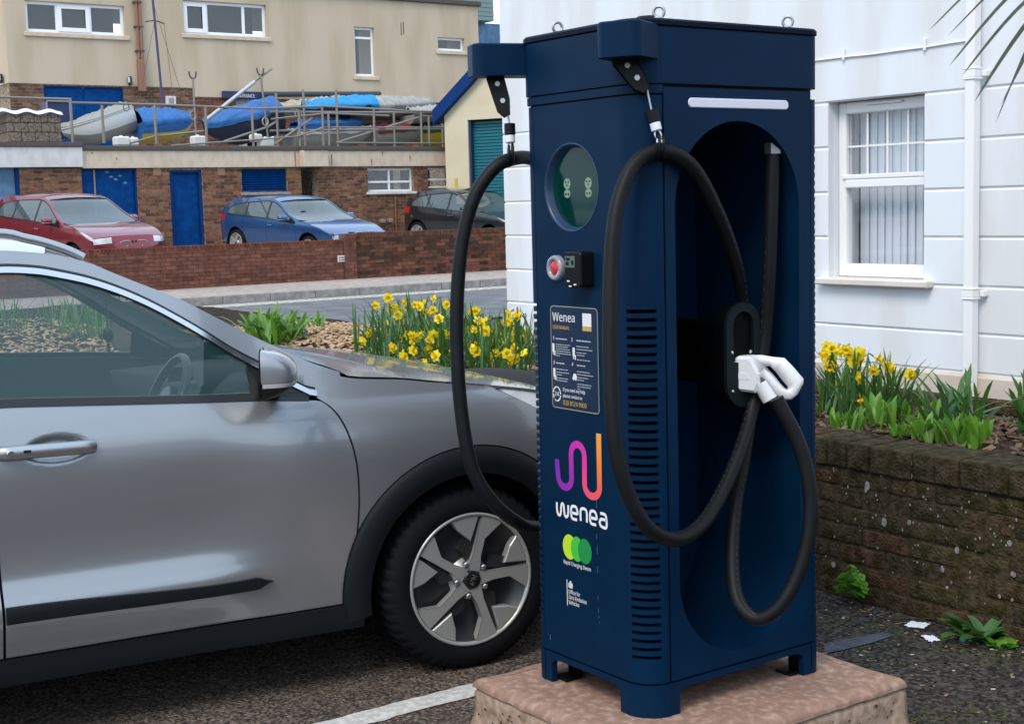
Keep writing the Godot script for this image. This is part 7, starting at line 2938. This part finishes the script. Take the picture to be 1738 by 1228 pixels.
func build_cars() -> void:
	# the near grey car
	var c := Spec.new()
	c.paint = M["car_grey"]
	c.glassm = "car_glass"
	c.clad = true
	c.belt = pv([-3.6, 1.09, -2.6, 1.075, -1.485, 1.049, -1.322, 1.04, -1.152, 1.029, -0.976, 1.018, -0.722, 1.001, -0.53, 0.985, -0.4, 0.97, 0.9, 0.95])
	c.rail = pv([-3.5, 1.20, -3.2, 1.39, -2.9, 1.44, -2.4, 1.475, -1.9, 1.49, -1.426, 1.486, -1.342, 1.478, -1.257, 1.465, -1.173, 1.439, -1.123, 1.415, -1.022, 1.367, -0.919, 1.320, -0.830, 1.269, -0.738, 1.215, -0.629, 1.154, -0.522, 1.096, -0.420, 1.054])
	c.glass_top = pv([-3.2, 1.16, -2.9, 1.28, -2.4, 1.37, -1.9, 1.41, -1.435, 1.415, -1.334, 1.407, -1.267, 1.393, -1.183, 1.370, -1.099, 1.337, -1.016, 1.295, -0.932, 1.243, -0.846, 1.185, -0.757, 1.121, -0.702, 1.088, -0.631, 1.044, -0.579, 1.012, -0.526, 0.981])
	c.hood = pv([-0.55, 1.06, -0.43, 1.048, -0.374, 1.036, -0.292, 1.027, -0.209, 1.019, -0.083, 0.999, 0.047, 0.981, 0.112, 0.970, 0.272, 0.943, 0.45, 0.90, 0.65, 0.83, 0.85, 0.74])
	c.plan = pv([-3.55, 0.70, -3.3, 0.82, -2.9, 0.89, -2.4, 0.905, -1.0, 0.905, -0.2, 0.905, 0.2, 0.895, 0.45, 0.855, 0.62, 0.80, 0.9, 0.66])
	c.prof = pv([0.15, -0.10, 0.22, -0.065, 0.30, -0.045, 0.37, -0.018, 0.42, -0.001, 0.455, 0.0, 0.49, -0.014, 0.54, -0.03, 0.62, -0.03, 0.75, -0.012, 0.84, -0.004, 0.91, -0.012, 0.97, -0.03, 1.02, -0.05, 1.05, -0.066, 1.1, -0.09])
	c.prof2 = pv([0.15, -0.08, 0.22, -0.05, 0.30, -0.036, 0.42, -0.024, 0.55, -0.016, 0.68, -0.006, 0.78, 0.0, 0.85, -0.006, 0.91, -0.025, 0.96, -0.055, 1.0, -0.088, 1.05, -0.14])
	c.door_x = pv([0.25, -0.475, 0.289, -0.461, 0.346, -0.448, 0.48, -0.422, 0.616, -0.408, 0.733, -0.411, 0.832, -0.428, 0.912, -0.455, 0.953, -0.483, 0.991, -0.532, 1.1, -0.62])
	var a := deg_to_rad(7.2)
	var fx := Vector3(cos(a), 0, sin(a))
	var fz := Vector3(-sin(a), 0, cos(a))
	var base := Vector3(2.536, 0, -3.936) + fx * 0.055 - fz * 0.905
	var root := thing("parked_car", "metallic grey crossover car with black arch cladding parked right behind the charging post", "car", base)
	root.set_meta("own_axes", true)
	root.rotation.y = -a
	build_car(root, c, true)
	# three cars behind the roadside wall, noses to the wall
	far_car("car_red", "dark red hatchback with a twin chrome grille parked behind the red wall", 9.85, -27.75, 1.555, 1.8, 2.67, 0.80, 0.87)
	far_car("car_blue", "metallic blue hatchback parked behind the roadside wall beside the blue doors", 15.02, -27.85, 1.42, 1.765, 2.578, 0.87, 0.84)
	far_car("car_black", "black small hatchback parked behind the taller dark brown wall", 20.15, -28.4, 1.49, 1.74, 2.51, 0.78, 0.70)

# car whose front axle stands at (x, z), heading +z
func far_car(paint: String, label: String, x: float, z: float, h: float, w: float, wb: float, fo: float, ro: float, yaw := 12.0) -> void:
	var c := Spec.new()
	c.paint = M[paint]
	var k := h / 1.5
	c.wb = wb
	c.nose = fo
	c.tail = -wb - ro
	var b := 0.93 * k
	c.belt = pv([c.tail, b + 0.09, -wb * 0.6, b + 0.045, -0.7, b, -0.4, b - 0.02, 0.9, b - 0.03])
	var rt := h - 0.06
	var f := -0.36
	c.rail = pv([c.tail + 0.06, b + 0.14, c.tail + 0.3, rt - 0.2, c.tail + 0.62, rt - 0.06, -wb * 0.62, rt + 0.0, -1.35, rt - 0.02, -1.1, rt - 0.10, -0.75, rt - 0.30, f, b + 0.06])
	c.glass_top = pv([c.tail + 0.36, b + 0.11, c.tail + 0.66, rt - 0.2, -wb * 0.62, rt - 0.075, -1.35, rt - 0.09, -1.1, rt - 0.175, -0.82, rt - 0.33, f - 0.1, b + 0.0])
	c.hood = pv([-0.5, b + 0.045, f, b + 0.04, 0.0, b - 0.01, 0.35, b - 0.09, 0.6, b - 0.19, 0.85, b - 0.30])
	var hw := w * 0.5
	c.plan = pv([c.tail, hw - 0.17, c.tail + 0.35, hw - 0.05, -wb, hw, -0.2, hw, 0.3, hw - 0.03, fo - 0.2, hw - 0.12, fo + 0.1, hw - 0.28])
	c.prof = pv([0.15, -0.09, 0.3, -0.045, 0.5, -0.02, 0.68, 0.0, 0.8, -0.004, 0.9, -0.025, 1.05, -0.06])
	c.r = 0.315
	c.hub = 0.31
	c.arch = 0.375
	c.door_x = pv([0.25, -0.46, 0.5, -0.42, 0.75, -0.42, 0.9, -0.47, 1.1, -0.55])
	c.bpillar = -1.45
	c.rdoor = c.tail + ro + 0.28
	c.gl_front = -0.66
	c.gl_rear = c.tail + 0.42
	c.roof_front = -1.2
	c.roof_rear = c.tail + 0.42
	c.tum = 0.42
	var root := thing("parked_car", label, "car", Vector3(x, yard_y(z - wb * 0.5), z - wb * 0.5), "cars parked nose to the roadside wall")
	root.set_meta("own_axes", true)
	# slope of the yard: nose lower than tail
	var pitch := atan2(0.40, 6.5)
	root.basis = Basis(Vector3.RIGHT, pitch) * Basis(Vector3.UP, -PI / 2 + deg_to_rad(yaw))
	root.position = Vector3(x, yard_y(z), z) 
	build_car(root, c, false)

# ---------------------------------------------------------------- plants
# strap leaf growing from the origin, leaning towards +x
func blade(st: SurfaceTool, length: float, width: float, lean: float, curl: float, fold: float, n := 7, tip := 0.35) -> void:
	st.set_smooth_group(1)
	var rows := []
	var p := Vector3.ZERO
	var a := lean
	for i in n + 1:
		var t := float(i) / n
		var w := width * 0.5 * minf(1.0, 0.55 + t * 1.6) * (1.0 if t < 1.0 - tip else sqrt(maxf(0.0, 1.0 - pow((t - 1.0 + tip) / tip, 2.0))))
		var d := Vector3(sin(a), cos(a), 0)
		var nrm := Vector3(-cos(a), sin(a), 0)
		rows.append([p + Vector3(0, 0, -w) + nrm * fold * w, p, p + Vector3(0, 0, w) + nrm * fold * w])
		p += d * length / n
		a += curl / n * (0.4 + 1.2 * t)
	for i in n:
		for k in 2:
			quad(st, rows[i][k], rows[i + 1][k], rows[i + 1][k + 1], rows[i][k + 1])
func blade_mesh(length: float, width: float, lean: float, curl: float, fold: float, n := 7, tip := 0.35) -> Mesh:
	var st := S()
	blade(st, length, width, lean, curl, fold, n, tip)
	return done(st)

var daff_leaves := []
var petal_mesh: Mesh
var trumpet_mesh: Mesh
func make_daffodil() -> void:
	for k in 7:
		daff_leaves.append(blade_mesh(1.0, 0.032, 0.04 + 0.075 * k, 0.25 + 0.22 * (k % 4), 0.35))
	var st := S()
	st.set_smooth_group(-1)
	for k in 6:
		var a := TAU * k / 6.0 + 0.1
		var f := 0.18 if k % 2 else 0.30
		var rr := [[0.006, 0.004], [0.018, 0.0135], [0.030, 0.0125], [0.040, 0.0]]
		var prev = null
		for e in rr:
			var y: float = f * e[0] - 6.0 * e[0] * e[0] * 0.5
			var c := Vector3(cos(a) * e[0], y + (0.001 if k % 2 else 0.0), sin(a) * e[0])
			var t = Vector3(-sin(a), 0, cos(a)) * e[1]
			var row := [c - t + Vector3(0, 0.002, 0), c, c + t + Vector3(0, 0.002, 0)]
			if prev != null:
				for q in 2:
					quad(st, prev[q], row[q], row[q + 1], prev[q + 1])
			prev = row
	petal_mesh = done(st)
	st = S()
	st.set_smooth_group(1)
	var prof := [Vector2(0.006, -0.012), Vector2(0.0075, 0.0), Vector2(0.0115, 0.012), Vector2(0.0125, 0.024), Vector2(0.017, 0.031)]
	var n := 12
	for i in 4:
		for k in n:
			var q := []
			for e in [[i, k], [i + 1, k], [i + 1, k + 1], [i, k + 1]]:
				var t: float = TAU * e[1] / n
				var r: float = prof[e[0]].x * (1.0 + (0.16 if e[0] == 4 and int(e[1]) % 2 == 0 else 0.0))
				q.append(Vector3(cos(t) * r, prof[e[0]].y, sin(t) * r))
			quad(st, q[0], q[1], q[2], q[3])
	trumpet_mesh = done(st)

func daffodils(base: Vector3, heads: Array, leaves: int, h: float, label: String, group: String, spread := 0.12) -> void:
	var d := thing("daffodil_clump", label, "daffodils", base, group)
	d.set_meta("own_axes", true)
	for i in leaves:
		var s := h * rng.randf_range(0.65, 1.1)
		var b := Basis(Vector3.UP, rng.randf() * TAU) * Basis.from_scale(Vector3(s, s, lerpf(s, 0.42, 0.5) * rng.randf_range(0.8, 1.2)))
		inst("leaf", daff_leaves[rng.randi() % 7], M["leaf_daff"] if rng.randf() < 0.6 else M["leaf_dark"], d, Transform3D(b, Vector3(rng.randf_range(-spread, spread), 0, rng.randf_range(-spread, spread)) * 0.7))
	for e in heads:          # head positions in the world
		var hp: Vector3 = e - base
		var foot := Vector3(hp.x * 0.25 + rng.randf_range(-0.03, 0.03), 0, hp.z * 0.25 + rng.randf_range(-0.03, 0.03))
		# nodding head turned mostly to the light
		var face := Vector3(rng.randf_range(-1.0, 0.5), rng.randf_range(-0.35, 0.25), rng.randf_range(-0.3, 1.0)).normalized()
		var neck := hp - face * 0.016
		var st := S()
		tube(st, smooth([foot, foot.lerp(neck, 0.5) + Vector3(0, 0.02, 0), neck + Vector3(-face.x * 0.03, 0.006, -face.z * 0.03), neck], 4), 0.0035, 6)
		obj("stem", st, M["leaf_daff"], d)
		var side_v := face.cross(Vector3.UP).normalized()
		var bs := Basis(side_v, face, side_v.cross(face)) * Basis(Vector3.UP, rng.randf() * TAU)
		var sc := rng.randf_range(0.72, 0.98)
		var fl := inst("flower", petal_mesh, M["petal"], d, Transform3D(bs.scaled(Vector3.ONE * sc) if false else bs * Basis.from_scale(Vector3.ONE * sc), hp))
		inst("trumpet", trumpet_mesh, M["trumpet"], fl, Transform3D())

func leaf_clump(called: String, label: String, base: Vector3, meshes: Array, n: int, s0: float, s1: float, m: Array, spread: float, cat := "plant", group := "") -> void:
	var d := thing(called, label, cat, base, group)
	d.set_meta("own_axes", true)
	for i in n:
		var s := rng.randf_range(s0, s1)
		var b := Basis(Vector3.UP, TAU * (i + rng.randf() * 0.8) / n * 2.618) * Basis.from_scale(Vector3(s, s, s))
		inst("leaf", meshes[rng.randi() % meshes.size()], M[m[rng.randi() % m.size()]], d, Transform3D(b, Vector3(rng.randf_range(-spread, spread), 0, rng.randf_range(-spread, spread))))

func build_plants() -> void:
	rng.seed = 99
	make_daffodil()
	# ---- beyond the bonnet: heads placed as seen, shared out to the nearest clump
	var heads_l := [[638, 518], [659, 505], [684, 513], [706, 517], [714, 520], [722, 513], [738, 507], [757, 517], [668, 522], [681, 530], [675, 535], [721, 530], [735, 526], [745, 541], [656, 550], [659, 562], [624, 565], [632, 567], [614, 580], [676, 576], [700, 568], [706, 572], [702, 580], [723, 560], [730, 556], [735, 568], [730, 578], [742, 587], [664, 590], [680, 600], [750, 565], [757, 573], [765, 596], [760, 568], [801, 530], [808, 527], [812, 540], [795, 545], [820, 548], [826, 543], [798, 560], [806, 558], [814, 562], [826, 561], [831, 580], [800, 590], [808, 596], [812, 588], [856, 540], [863, 548], [868, 545], [850, 550], [845, 565], [868, 570], [875, 560], [880, 568], [885, 560], [890, 572], [895, 565], [875, 590], [888, 597], [866, 612], [873, 608], [841, 598], [836, 600], [756, 624], [860, 600], [877, 530]]
	var bases := []
	var groups := []
	for e in [[640, 622], [672, 632], [706, 618], [742, 612], [770, 640], [800, 615], [828, 640], [858, 615], [884, 640], [720, 650], [900, 605], [815, 660], [690, 605], [765, 600]]:
		var p := ony(e[0], e[1], 0.57)
		p.x = clampf(p.x, 4.42, 6.1)
		p.y = bed_y(p.x, p.z) - 0.01
		bases.append(p)
		groups.append([])
	for k in 26:
		heads_l.append([rng.randf_range(650, 896), rng.randf_range(525, 625)])
	for e in heads_l:
		var best := 0
		var bd := 1e9
		for i in bases.size():
			var bp: Vector3 = bases[i]
			var dz := (bp - cam_p).dot(cf)
			var w := atd(e[0], e[1], dz)
			var sd := Vector2(w.x - bp.x, w.z - bp.z).length()
			var hh := w.y - bp.y
			var cost = sd + (1.0 if hh < 0.16 or hh > 0.52 else 0.0) + 0.2 * groups[i].size() * 0.1
			if cost < bd:
				bd = cost
				best = i
		var bp: Vector3 = bases[best]
		groups[best].append(atd(e[0], e[1], (bp - cam_p).dot(cf) + rng.randf_range(-0.08, 0.08)))
	for i in bases.size():
		daffodils(bases[i], groups[i], 38, 0.40, "clump of yellow daffodils in the bed beyond the grey car's bonnet", "daffodils beyond the bonnet", 0.16)
	# ---- beside the house, right of the post
	bases = []
	groups = []
	for e in [[1408, 700], [1445, 708], [1490, 706], [1430, 690], [1520, 704]]:
		var p := ony(e[0], e[1], 0.56)
		p.y = bed_y(p.x, p.z) - 0.01
		bases.append(p)
		groups.append([])
	for e in [[1404, 588], [1412, 592], [1420, 590], [1402, 600], [1414, 604], [1438, 592], [1441, 600], [1424, 598], [1451, 602], [1459, 600], [1457, 610], [1410, 622], [1430, 647], [1424, 650], [1489, 607], [1484, 628], [1509, 624], [1505, 622], [1456, 641], [1460, 680], [1550, 634], [1544, 636], [1422, 668], [1449, 612], [1407, 612]]:
		var best := 0
		var bd := 1e9
		for i in bases.size():
			var bp: Vector3 = bases[i]
			var w := atd(e[0], e[1], (bp - cam_p).dot(cf))
			var cost := Vector2(w.x - bp.x, w.z - bp.z).length()
			if cost < bd:
				bd = cost
				best = i
		groups[best].append(atd(e[0], e[1], (bases[best] - cam_p).dot(cf) + rng.randf_range(-0.06, 0.06)))
	for i in bases.size():
		daffodils(bases[i], groups[i], 30, 0.34, "clump of yellow daffodils in the bed between the charging post and the house", "daffodils by the house", 0.10)
	# ---- broad green shoots at the end of the bed and the grassy tuft seen through the car
	var lily := []
	for k in 5:
		lily.append(blade_mesh(1.0, 0.13, 0.15 + 0.15 * k, 0.5 + 0.35 * (k % 3), 0.25, 8, 0.5))
	for e in [[448, 590, 0.27], [468, 596, 0.30], [490, 590, 0.25], [526, 572, 0.16], [436, 600, 0.27], [458, 574, 0.22]]:
		var p := ony(e[0], e[1], 0.57)
		p.y = bed_y(p.x, p.z)
		leaf_clump("lily_clump", "clump of broad bright green lily leaves at the end of the bark bed", p, lily, 26, e[2] * 0.75, e[2] * 1.15, ["leaf_light", "leaf_daff", "leaf_light"], 0.12, "plant", "lily leaves past the bark")
	for e in [[150, 572, 0.34], [185, 568, 0.36], [110, 560, 0.3], [30, 560, 0.3]]:
		var p := ony(e[0], e[1], 0.57)
		p.y = bed_y(p.x, p.z)
		leaf_clump("grass_tuft", "arching green grass tuft on the bark seen through the car windows", p, daff_leaves, 34, e[2] * 0.8, e[2] * 1.2, ["leaf_daff", "leaf_light", "leaf_daff"], 0.2, "plant", "grass tufts beyond the car")
	# ---- agapanthus fans and young shoots in the near bed
	var fan := []
	for k in 6:
		fan.append(blade_mesh(1.0, 0.085, 0.12 + 0.17 * k, 0.3 + 0.3 * (k % 3), 0.3, 7, 0.4))
	var fans := [["large fan of strap leaves growing in front of the white downpipe", 1640, 712, 0.30, 26], ["spreading low fan of blue green strap leaves beside the larger fan", 1598, 722, 0.26, 20], ["fan of strap leaves growing past the downpipe near the palm", 1752, 700, 0.30, 18]]
	for e in fans:
		var p := ony(e[1], e[2], 0.56)
		p.y = bed_y(p.x, p.z)
		leaf_clump("strap_leaf_plant", e[0], p, fan, e[4], e[3] * 0.7, e[3] * 1.1, ["leaf_blue", "leaf_daff", "leaf_dark"], 0.05)
	var shoot := []
	for k in 4:
		shoot.append(blade_mesh(1.0, 0.22, 0.06 + 0.13 * k, 0.15 + 0.2 * (k % 2), 0.5, 6, 0.6))
	for e in [[1425, 722, 0.09], [1440, 724, 0.08], [1452, 722, 0.10], [1495, 712, 0.15], [1502, 720, 0.12], [1530, 690, 0.12], [1522, 736, 0.07], [1545, 736, 0.07], [1560, 742, 0.12], [1572, 742, 0.11], [1580, 736, 0.08], [1596, 742, 0.10], [1608, 744, 0.10], [1628, 748, 0.13], [1640, 750, 0.12], [1652, 752, 0.13], [1660, 748, 0.12], [1668, 740, 0.10], [1545, 700, 0.11], [1580, 705, 0.12]]:
		var p := ony(e[0], e[1], 0.585)
		p.x = maxf(p.x, PX + 0.24)
		p.y = bed_y(p.x, p.z)
		leaf_clump("bulb_shoots", "small tuft of pale green bulb shoots behind the planter coping", p, shoot, 9, e[2] * 0.8, e[2] * 1.25, ["leaf_light", "leaf_light", "leaf_weed"], 0.03, "plant", "bulb shoots along the coping")
	# ---- weeds at the foot of the wall
	var round_leaf := []
	for k in 3:
		round_leaf.append(blade_mesh(1.0, 0.8, 0.7 + 0.2 * k, 0.7, 0.15, 5, 0.75))
	var w1 := Vector3(PX - 0.02, 0.045, onx(1465, 1010, PX).z)
	var d := thing("weed", "bright green leafy weed sprouting from the base of the planter wall", "weed", w1)
	d.set_meta("own_axes", true)
	for i in 130:
		var u := rng.randf() * TAU
		var r := sqrt(rng.randf()) * 0.075
		var y := rng.randf_range(0.0, 0.125) * (1.0 - r / 0.12)
		inst("leaf", round_leaf[rng.randi() % 3], M["leaf_weed"], d, Transform3D(Basis(Vector3.UP, u + rng.randf_range(-0.5, 0.5)) * Basis.from_scale(Vector3.ONE * rng.randf_range(0.02, 0.034)), Vector3(-0.045 + cos(u) * r * 0.6, y, sin(u) * r)))
	var w2 := Vector3(PX - 0.05, 0.004, onx(1680, 1090, PX).z)
	var dock := []
	for k in 3:
		dock.append(blade_mesh(1.0, 0.34, 0.7 + 0.2 * k, 0.8, 0.3, 8, 0.7))
	leaf_clump("weed", "low dark green dock weed with long leaves at the foot of the planter wall", w2, dock, 22, 0.09, 0.17, ["leaf_dark", "leaf_daff", "leaf_blue"], 0.04, "weed")
	leaf_clump("weed", "small pale green weed pressed against the dock weed", w2 + Vector3(0.0, 0.0, 0.085), round_leaf, 22, 0.03, 0.055, ["leaf_weed"], 0.035, "weed")
	# ---- palm at the right, its leaf tips hanging into view
	var pb := Vector3(4.95, 0.5, -3.05)
	var pt := thing("palm", "cordyline palm whose narrow drooping leaf tips hang over the bed", "palm", pb)
	var st := S()
	var crown := Vector3(4.92, 2.42, -3.02)
	tube(st, smooth([pb, pb.lerp(crown, 0.5) + Vector3(0.03, 0, 0.02), crown], 6), 0.07, 14)
	obj("trunk", st, M["bark_trunk"], pt)
	var tips := [[1577, 52, 0.03], [1612, 112, 0.0], [1634, 128, 0.02], [1655, 172, 0.0], [1700, 178, 0.05], [1610, 60, 0.1], [1690, 210, 0.1]]
	for i in 46:
		var tipv: Vector3
		var base := crown + Vector3(rng.randf_range(-0.04, 0.04), rng.randf_range(-0.1, 0.08), rng.randf_range(-0.04, 0.04))
		if i < tips.size():
			tipv = atd(tips[i][0], tips[i][1], 5.0 + tips[i][2] * 4.0)
		else:
			var yw := rng.randf() * TAU
			var pit := rng.randf_range(-0.5, 1.3)
			var ln := rng.randf_range(0.55, 0.75)
			tipv = base + Vector3(cos(yw) * cos(pit), sin(pit) - 0.15, sin(yw) * cos(pit)) * ln
			# keep the free leaves out of the picture's right edge
			var v := tipv - cam_p
			var sx := CX + F * v.dot(cr) / v.dot(cf)
			if sx < 1735 and i >= tips.size():
				continue
		var mid := base.lerp(tipv, 0.5) + Vector3(0, 0.14, 0)
		st = S()
		st.set_smooth_group(1)
		var cv := smooth([base, mid, tipv], 7)
		for k in cv.size() - 1:
			var t0 := float(k) / (cv.size() - 1)
			var t1 := float(k + 1) / (cv.size() - 1)
			var dd := (cv[k + 1] - cv[k]).normalized()
			var sd := dd.cross(Vector3.UP).normalized()
			var nn := sd.cross(dd)
			var f := func(t: float) -> float: return 0.017 * pow(sin(clampf(t * 0.86 + 0.14, 0, 1) * PI), 0.7) + 0.0006
			var q0: float = f.call(t0)
			var q1: float = f.call(t1)
			quad(st, cv[k] - sd * q0 + nn * q0 * 0.5, cv[k + 1] - sd * q1 + nn * q1 * 0.5, cv[k + 1], cv[k])
			quad(st, cv[k], cv[k + 1], cv[k + 1] + sd * q1 + nn * q1 * 0.5, cv[k] + sd * q0 + nn * q0 * 0.5)
		obj("leaf", st, M["leaf_palm"], pt)

# ---------------------------------------------------------------- litter on the tarmac
func build_litter() -> void:
	rng.seed = 5
	for e in [[1557, 1062, 0.055, 0.036, 0.3, "crumpled scrap of white paper at the foot of the planter wall"], [1580, 1085, 0.05, 0.022, 1.1, "flat strip of white paper on the mossy tarmac"]]:
		var p := ony(e[0], e[1], 0.004)
		var st := S()
		var nz := FastNoiseLite.new()
		nz.seed = int(e[0])
		nz.frequency = 22.0
		var b := Basis(Vector3.UP, e[4])
		patch(st, func(u, v):
			var q := b * Vector3((u - 0.5) * e[2] * 1.3, 0, (v - 0.5) * e[3] * 2.0)
			return p + q + Vector3(0, 0.006 + 0.006 * nz.get_noise_2d(q.x * 3.0, q.z * 3.0), 0), 8, 8)
		tag(obj("paper_scrap", st, M["paper"], self), e[5], "litter")
	var p := ony(1725, 1093, 0.006)
	var lf := blade_mesh(0.11, 0.05, 1.45, -0.3, 0.3, 8, 0.7)
	var dl := inst("fallen_leaf", lf, M["dead_leaf"], self, Transform3D(Basis(Vector3.UP, 0.5), p + Vector3(-0.03, 0.006, 0)))
	tag(dl, "curled tan dead leaf lying beside the dock weed", "leaf")
	var st := S()
	var a := ony(1500, 1050, 0.012)
	var b := ony(1655, 1053, 0.012)
	tube(st, smooth([a, a.lerp(b, 0.4) + Vector3(0.01, 0.004, 0.01), b], 5), 0.003, 6)
	tag(obj("twig", st, M["twig"], self), "long thin bare twig lying along the foot of the planter wall", "twig")
	st = S()
	box(st, ony(1634, 1085, 0.012), Vector3(0.012, 0.012, 0.02))
	tag(obj("bottle_cap", st, M["tarp_bright"], self), "tiny blue plastic scrap under the dock weed", "litter")
	# crumbs, grit and leaf fragments
	st = S()
	rough_brick(st, Vector3(0.014, 0.005, 0.009), 0.002, 0.004, 77)
	var mesh := done(st)
	var tr := []
	var co := []
	for i in 620:
		var q := Vector3(rng.randf_range(3.36, 4.18), 0.007, rng.randf_range(-3.75, -2.2))
		if rng.randf() < 0.45:
			q.x = 4.18 - absf(rng.randfn(0.0, 0.09))
		var s := rng.randf_range(0.3, 1.1)
		tr.append(Transform3D(Basis(Vector3.UP, rng.randf() * TAU) * Basis.from_scale(Vector3(s * rng.randf_range(0.6, 2.0), s, s)), q))
		var t := rng.randf()
		co.append(Color(0.05, 0.04, 0.03) if t < 0.55 else Color(0.20, 0.15, 0.10) if t < 0.9 else Color(0.45, 0.43, 0.40))
	scatter("ground_crumbs", mesh, M["chip"], tr, co, "bits of bark, grit and leaf crumbs along the planter wall", "debris")
	# moss creeping over the old tarmac
	st = S()
	rough_brick(st, Vector3(0.02, 0.006, 0.018), 0.003, 0.006, 78)
	mesh = done(st)
	tr = []
	co = []
	var nz := FastNoiseLite.new()
	nz.seed = 3
	nz.frequency = 2.2
	for i in 9000:
		var q := Vector3(rng.randf_range(3.32, 4.19), 0.003, rng.randf_range(-4.0, -1.9))
		if nz.get_noise_2d(q.x, q.z) < 0.05 + 0.3 * rng.randf():
			continue
		var s := rng.randf_range(0.25, 0.8)
		tr.append(Transform3D(Basis(Vector3.UP, rng.randf() * TAU) * Basis.from_scale(Vector3(s, s * 0.7, s)), q))
		co.append(Color(0.035, 0.042, 0.018).lerp(Color(0.075, 0.075, 0.032), rng.randf()))
	scatter("moss", mesh, M["chip"], tr, co, "thin dark moss growing in patches over the old tarmac", "moss")

# ---------------------------------------------------------------- unseen building added behind the viewer for the car's paint to mirror
func build_opposite() -> void:
	var b := thing("added_terrace", "long low grey rendered terrace added unseen behind the viewer for the car paint to mirror", "building", Vector3(-4, 0, 22))
	var holes := []
	for k in 9:
		for y in [1.0]:
			holes.append([-24.0 + k * 4.6, y, -22.5 + k * 4.6, y + 1.3])
	var st := S()
	holed(st, -26, -0.03, 18, 4.6, 20.0, 20.3, holes)
	obj("wall", st, worn(mat("opposite_render", 0.34, 0.34, 0.34, 0.9), "soft", 0.5), b)
	st = S()
	prism(st, PackedVector2Array([Vector2(19.7, 4.6), Vector2(26.3, 4.6), Vector2(23.0, 6.0)]), Transform3D(Basis(Vector3(0, 0, 1), Vector3(0, 1, 0), Vector3(-1, 0, 0)), Vector3.ZERO), -18.3, 26.3)
	obj("roof", st, M["coping"], b)
	for h in holes:
		st = S()
		span(st, Vector3(h[0], h[1], 20.1), Vector3(h[2], h[3], 20.12))
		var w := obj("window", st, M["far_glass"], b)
		st = S()
		for q in [[h[0], h[1], h[0] + 0.08, h[3]], [h[2] - 0.08, h[1], h[2], h[3]], [h[0] + 0.08, h[1], h[2] - 0.08, h[1] + 0.08], [h[0] + 0.08, h[3] - 0.08, h[2] - 0.08, h[3]]]:
			span(st, Vector3(q[0], q[1], 20.05), Vector3(q[2], q[3], 20.095))
		obj("frame", st, M["upvc"], w)
	st = S()
	span(st, Vector3(-25.9, -0.03, 20.6), Vector3(17.9, 4.5, 20.7))
	obj("rooms", st, M["dark_room"], b)
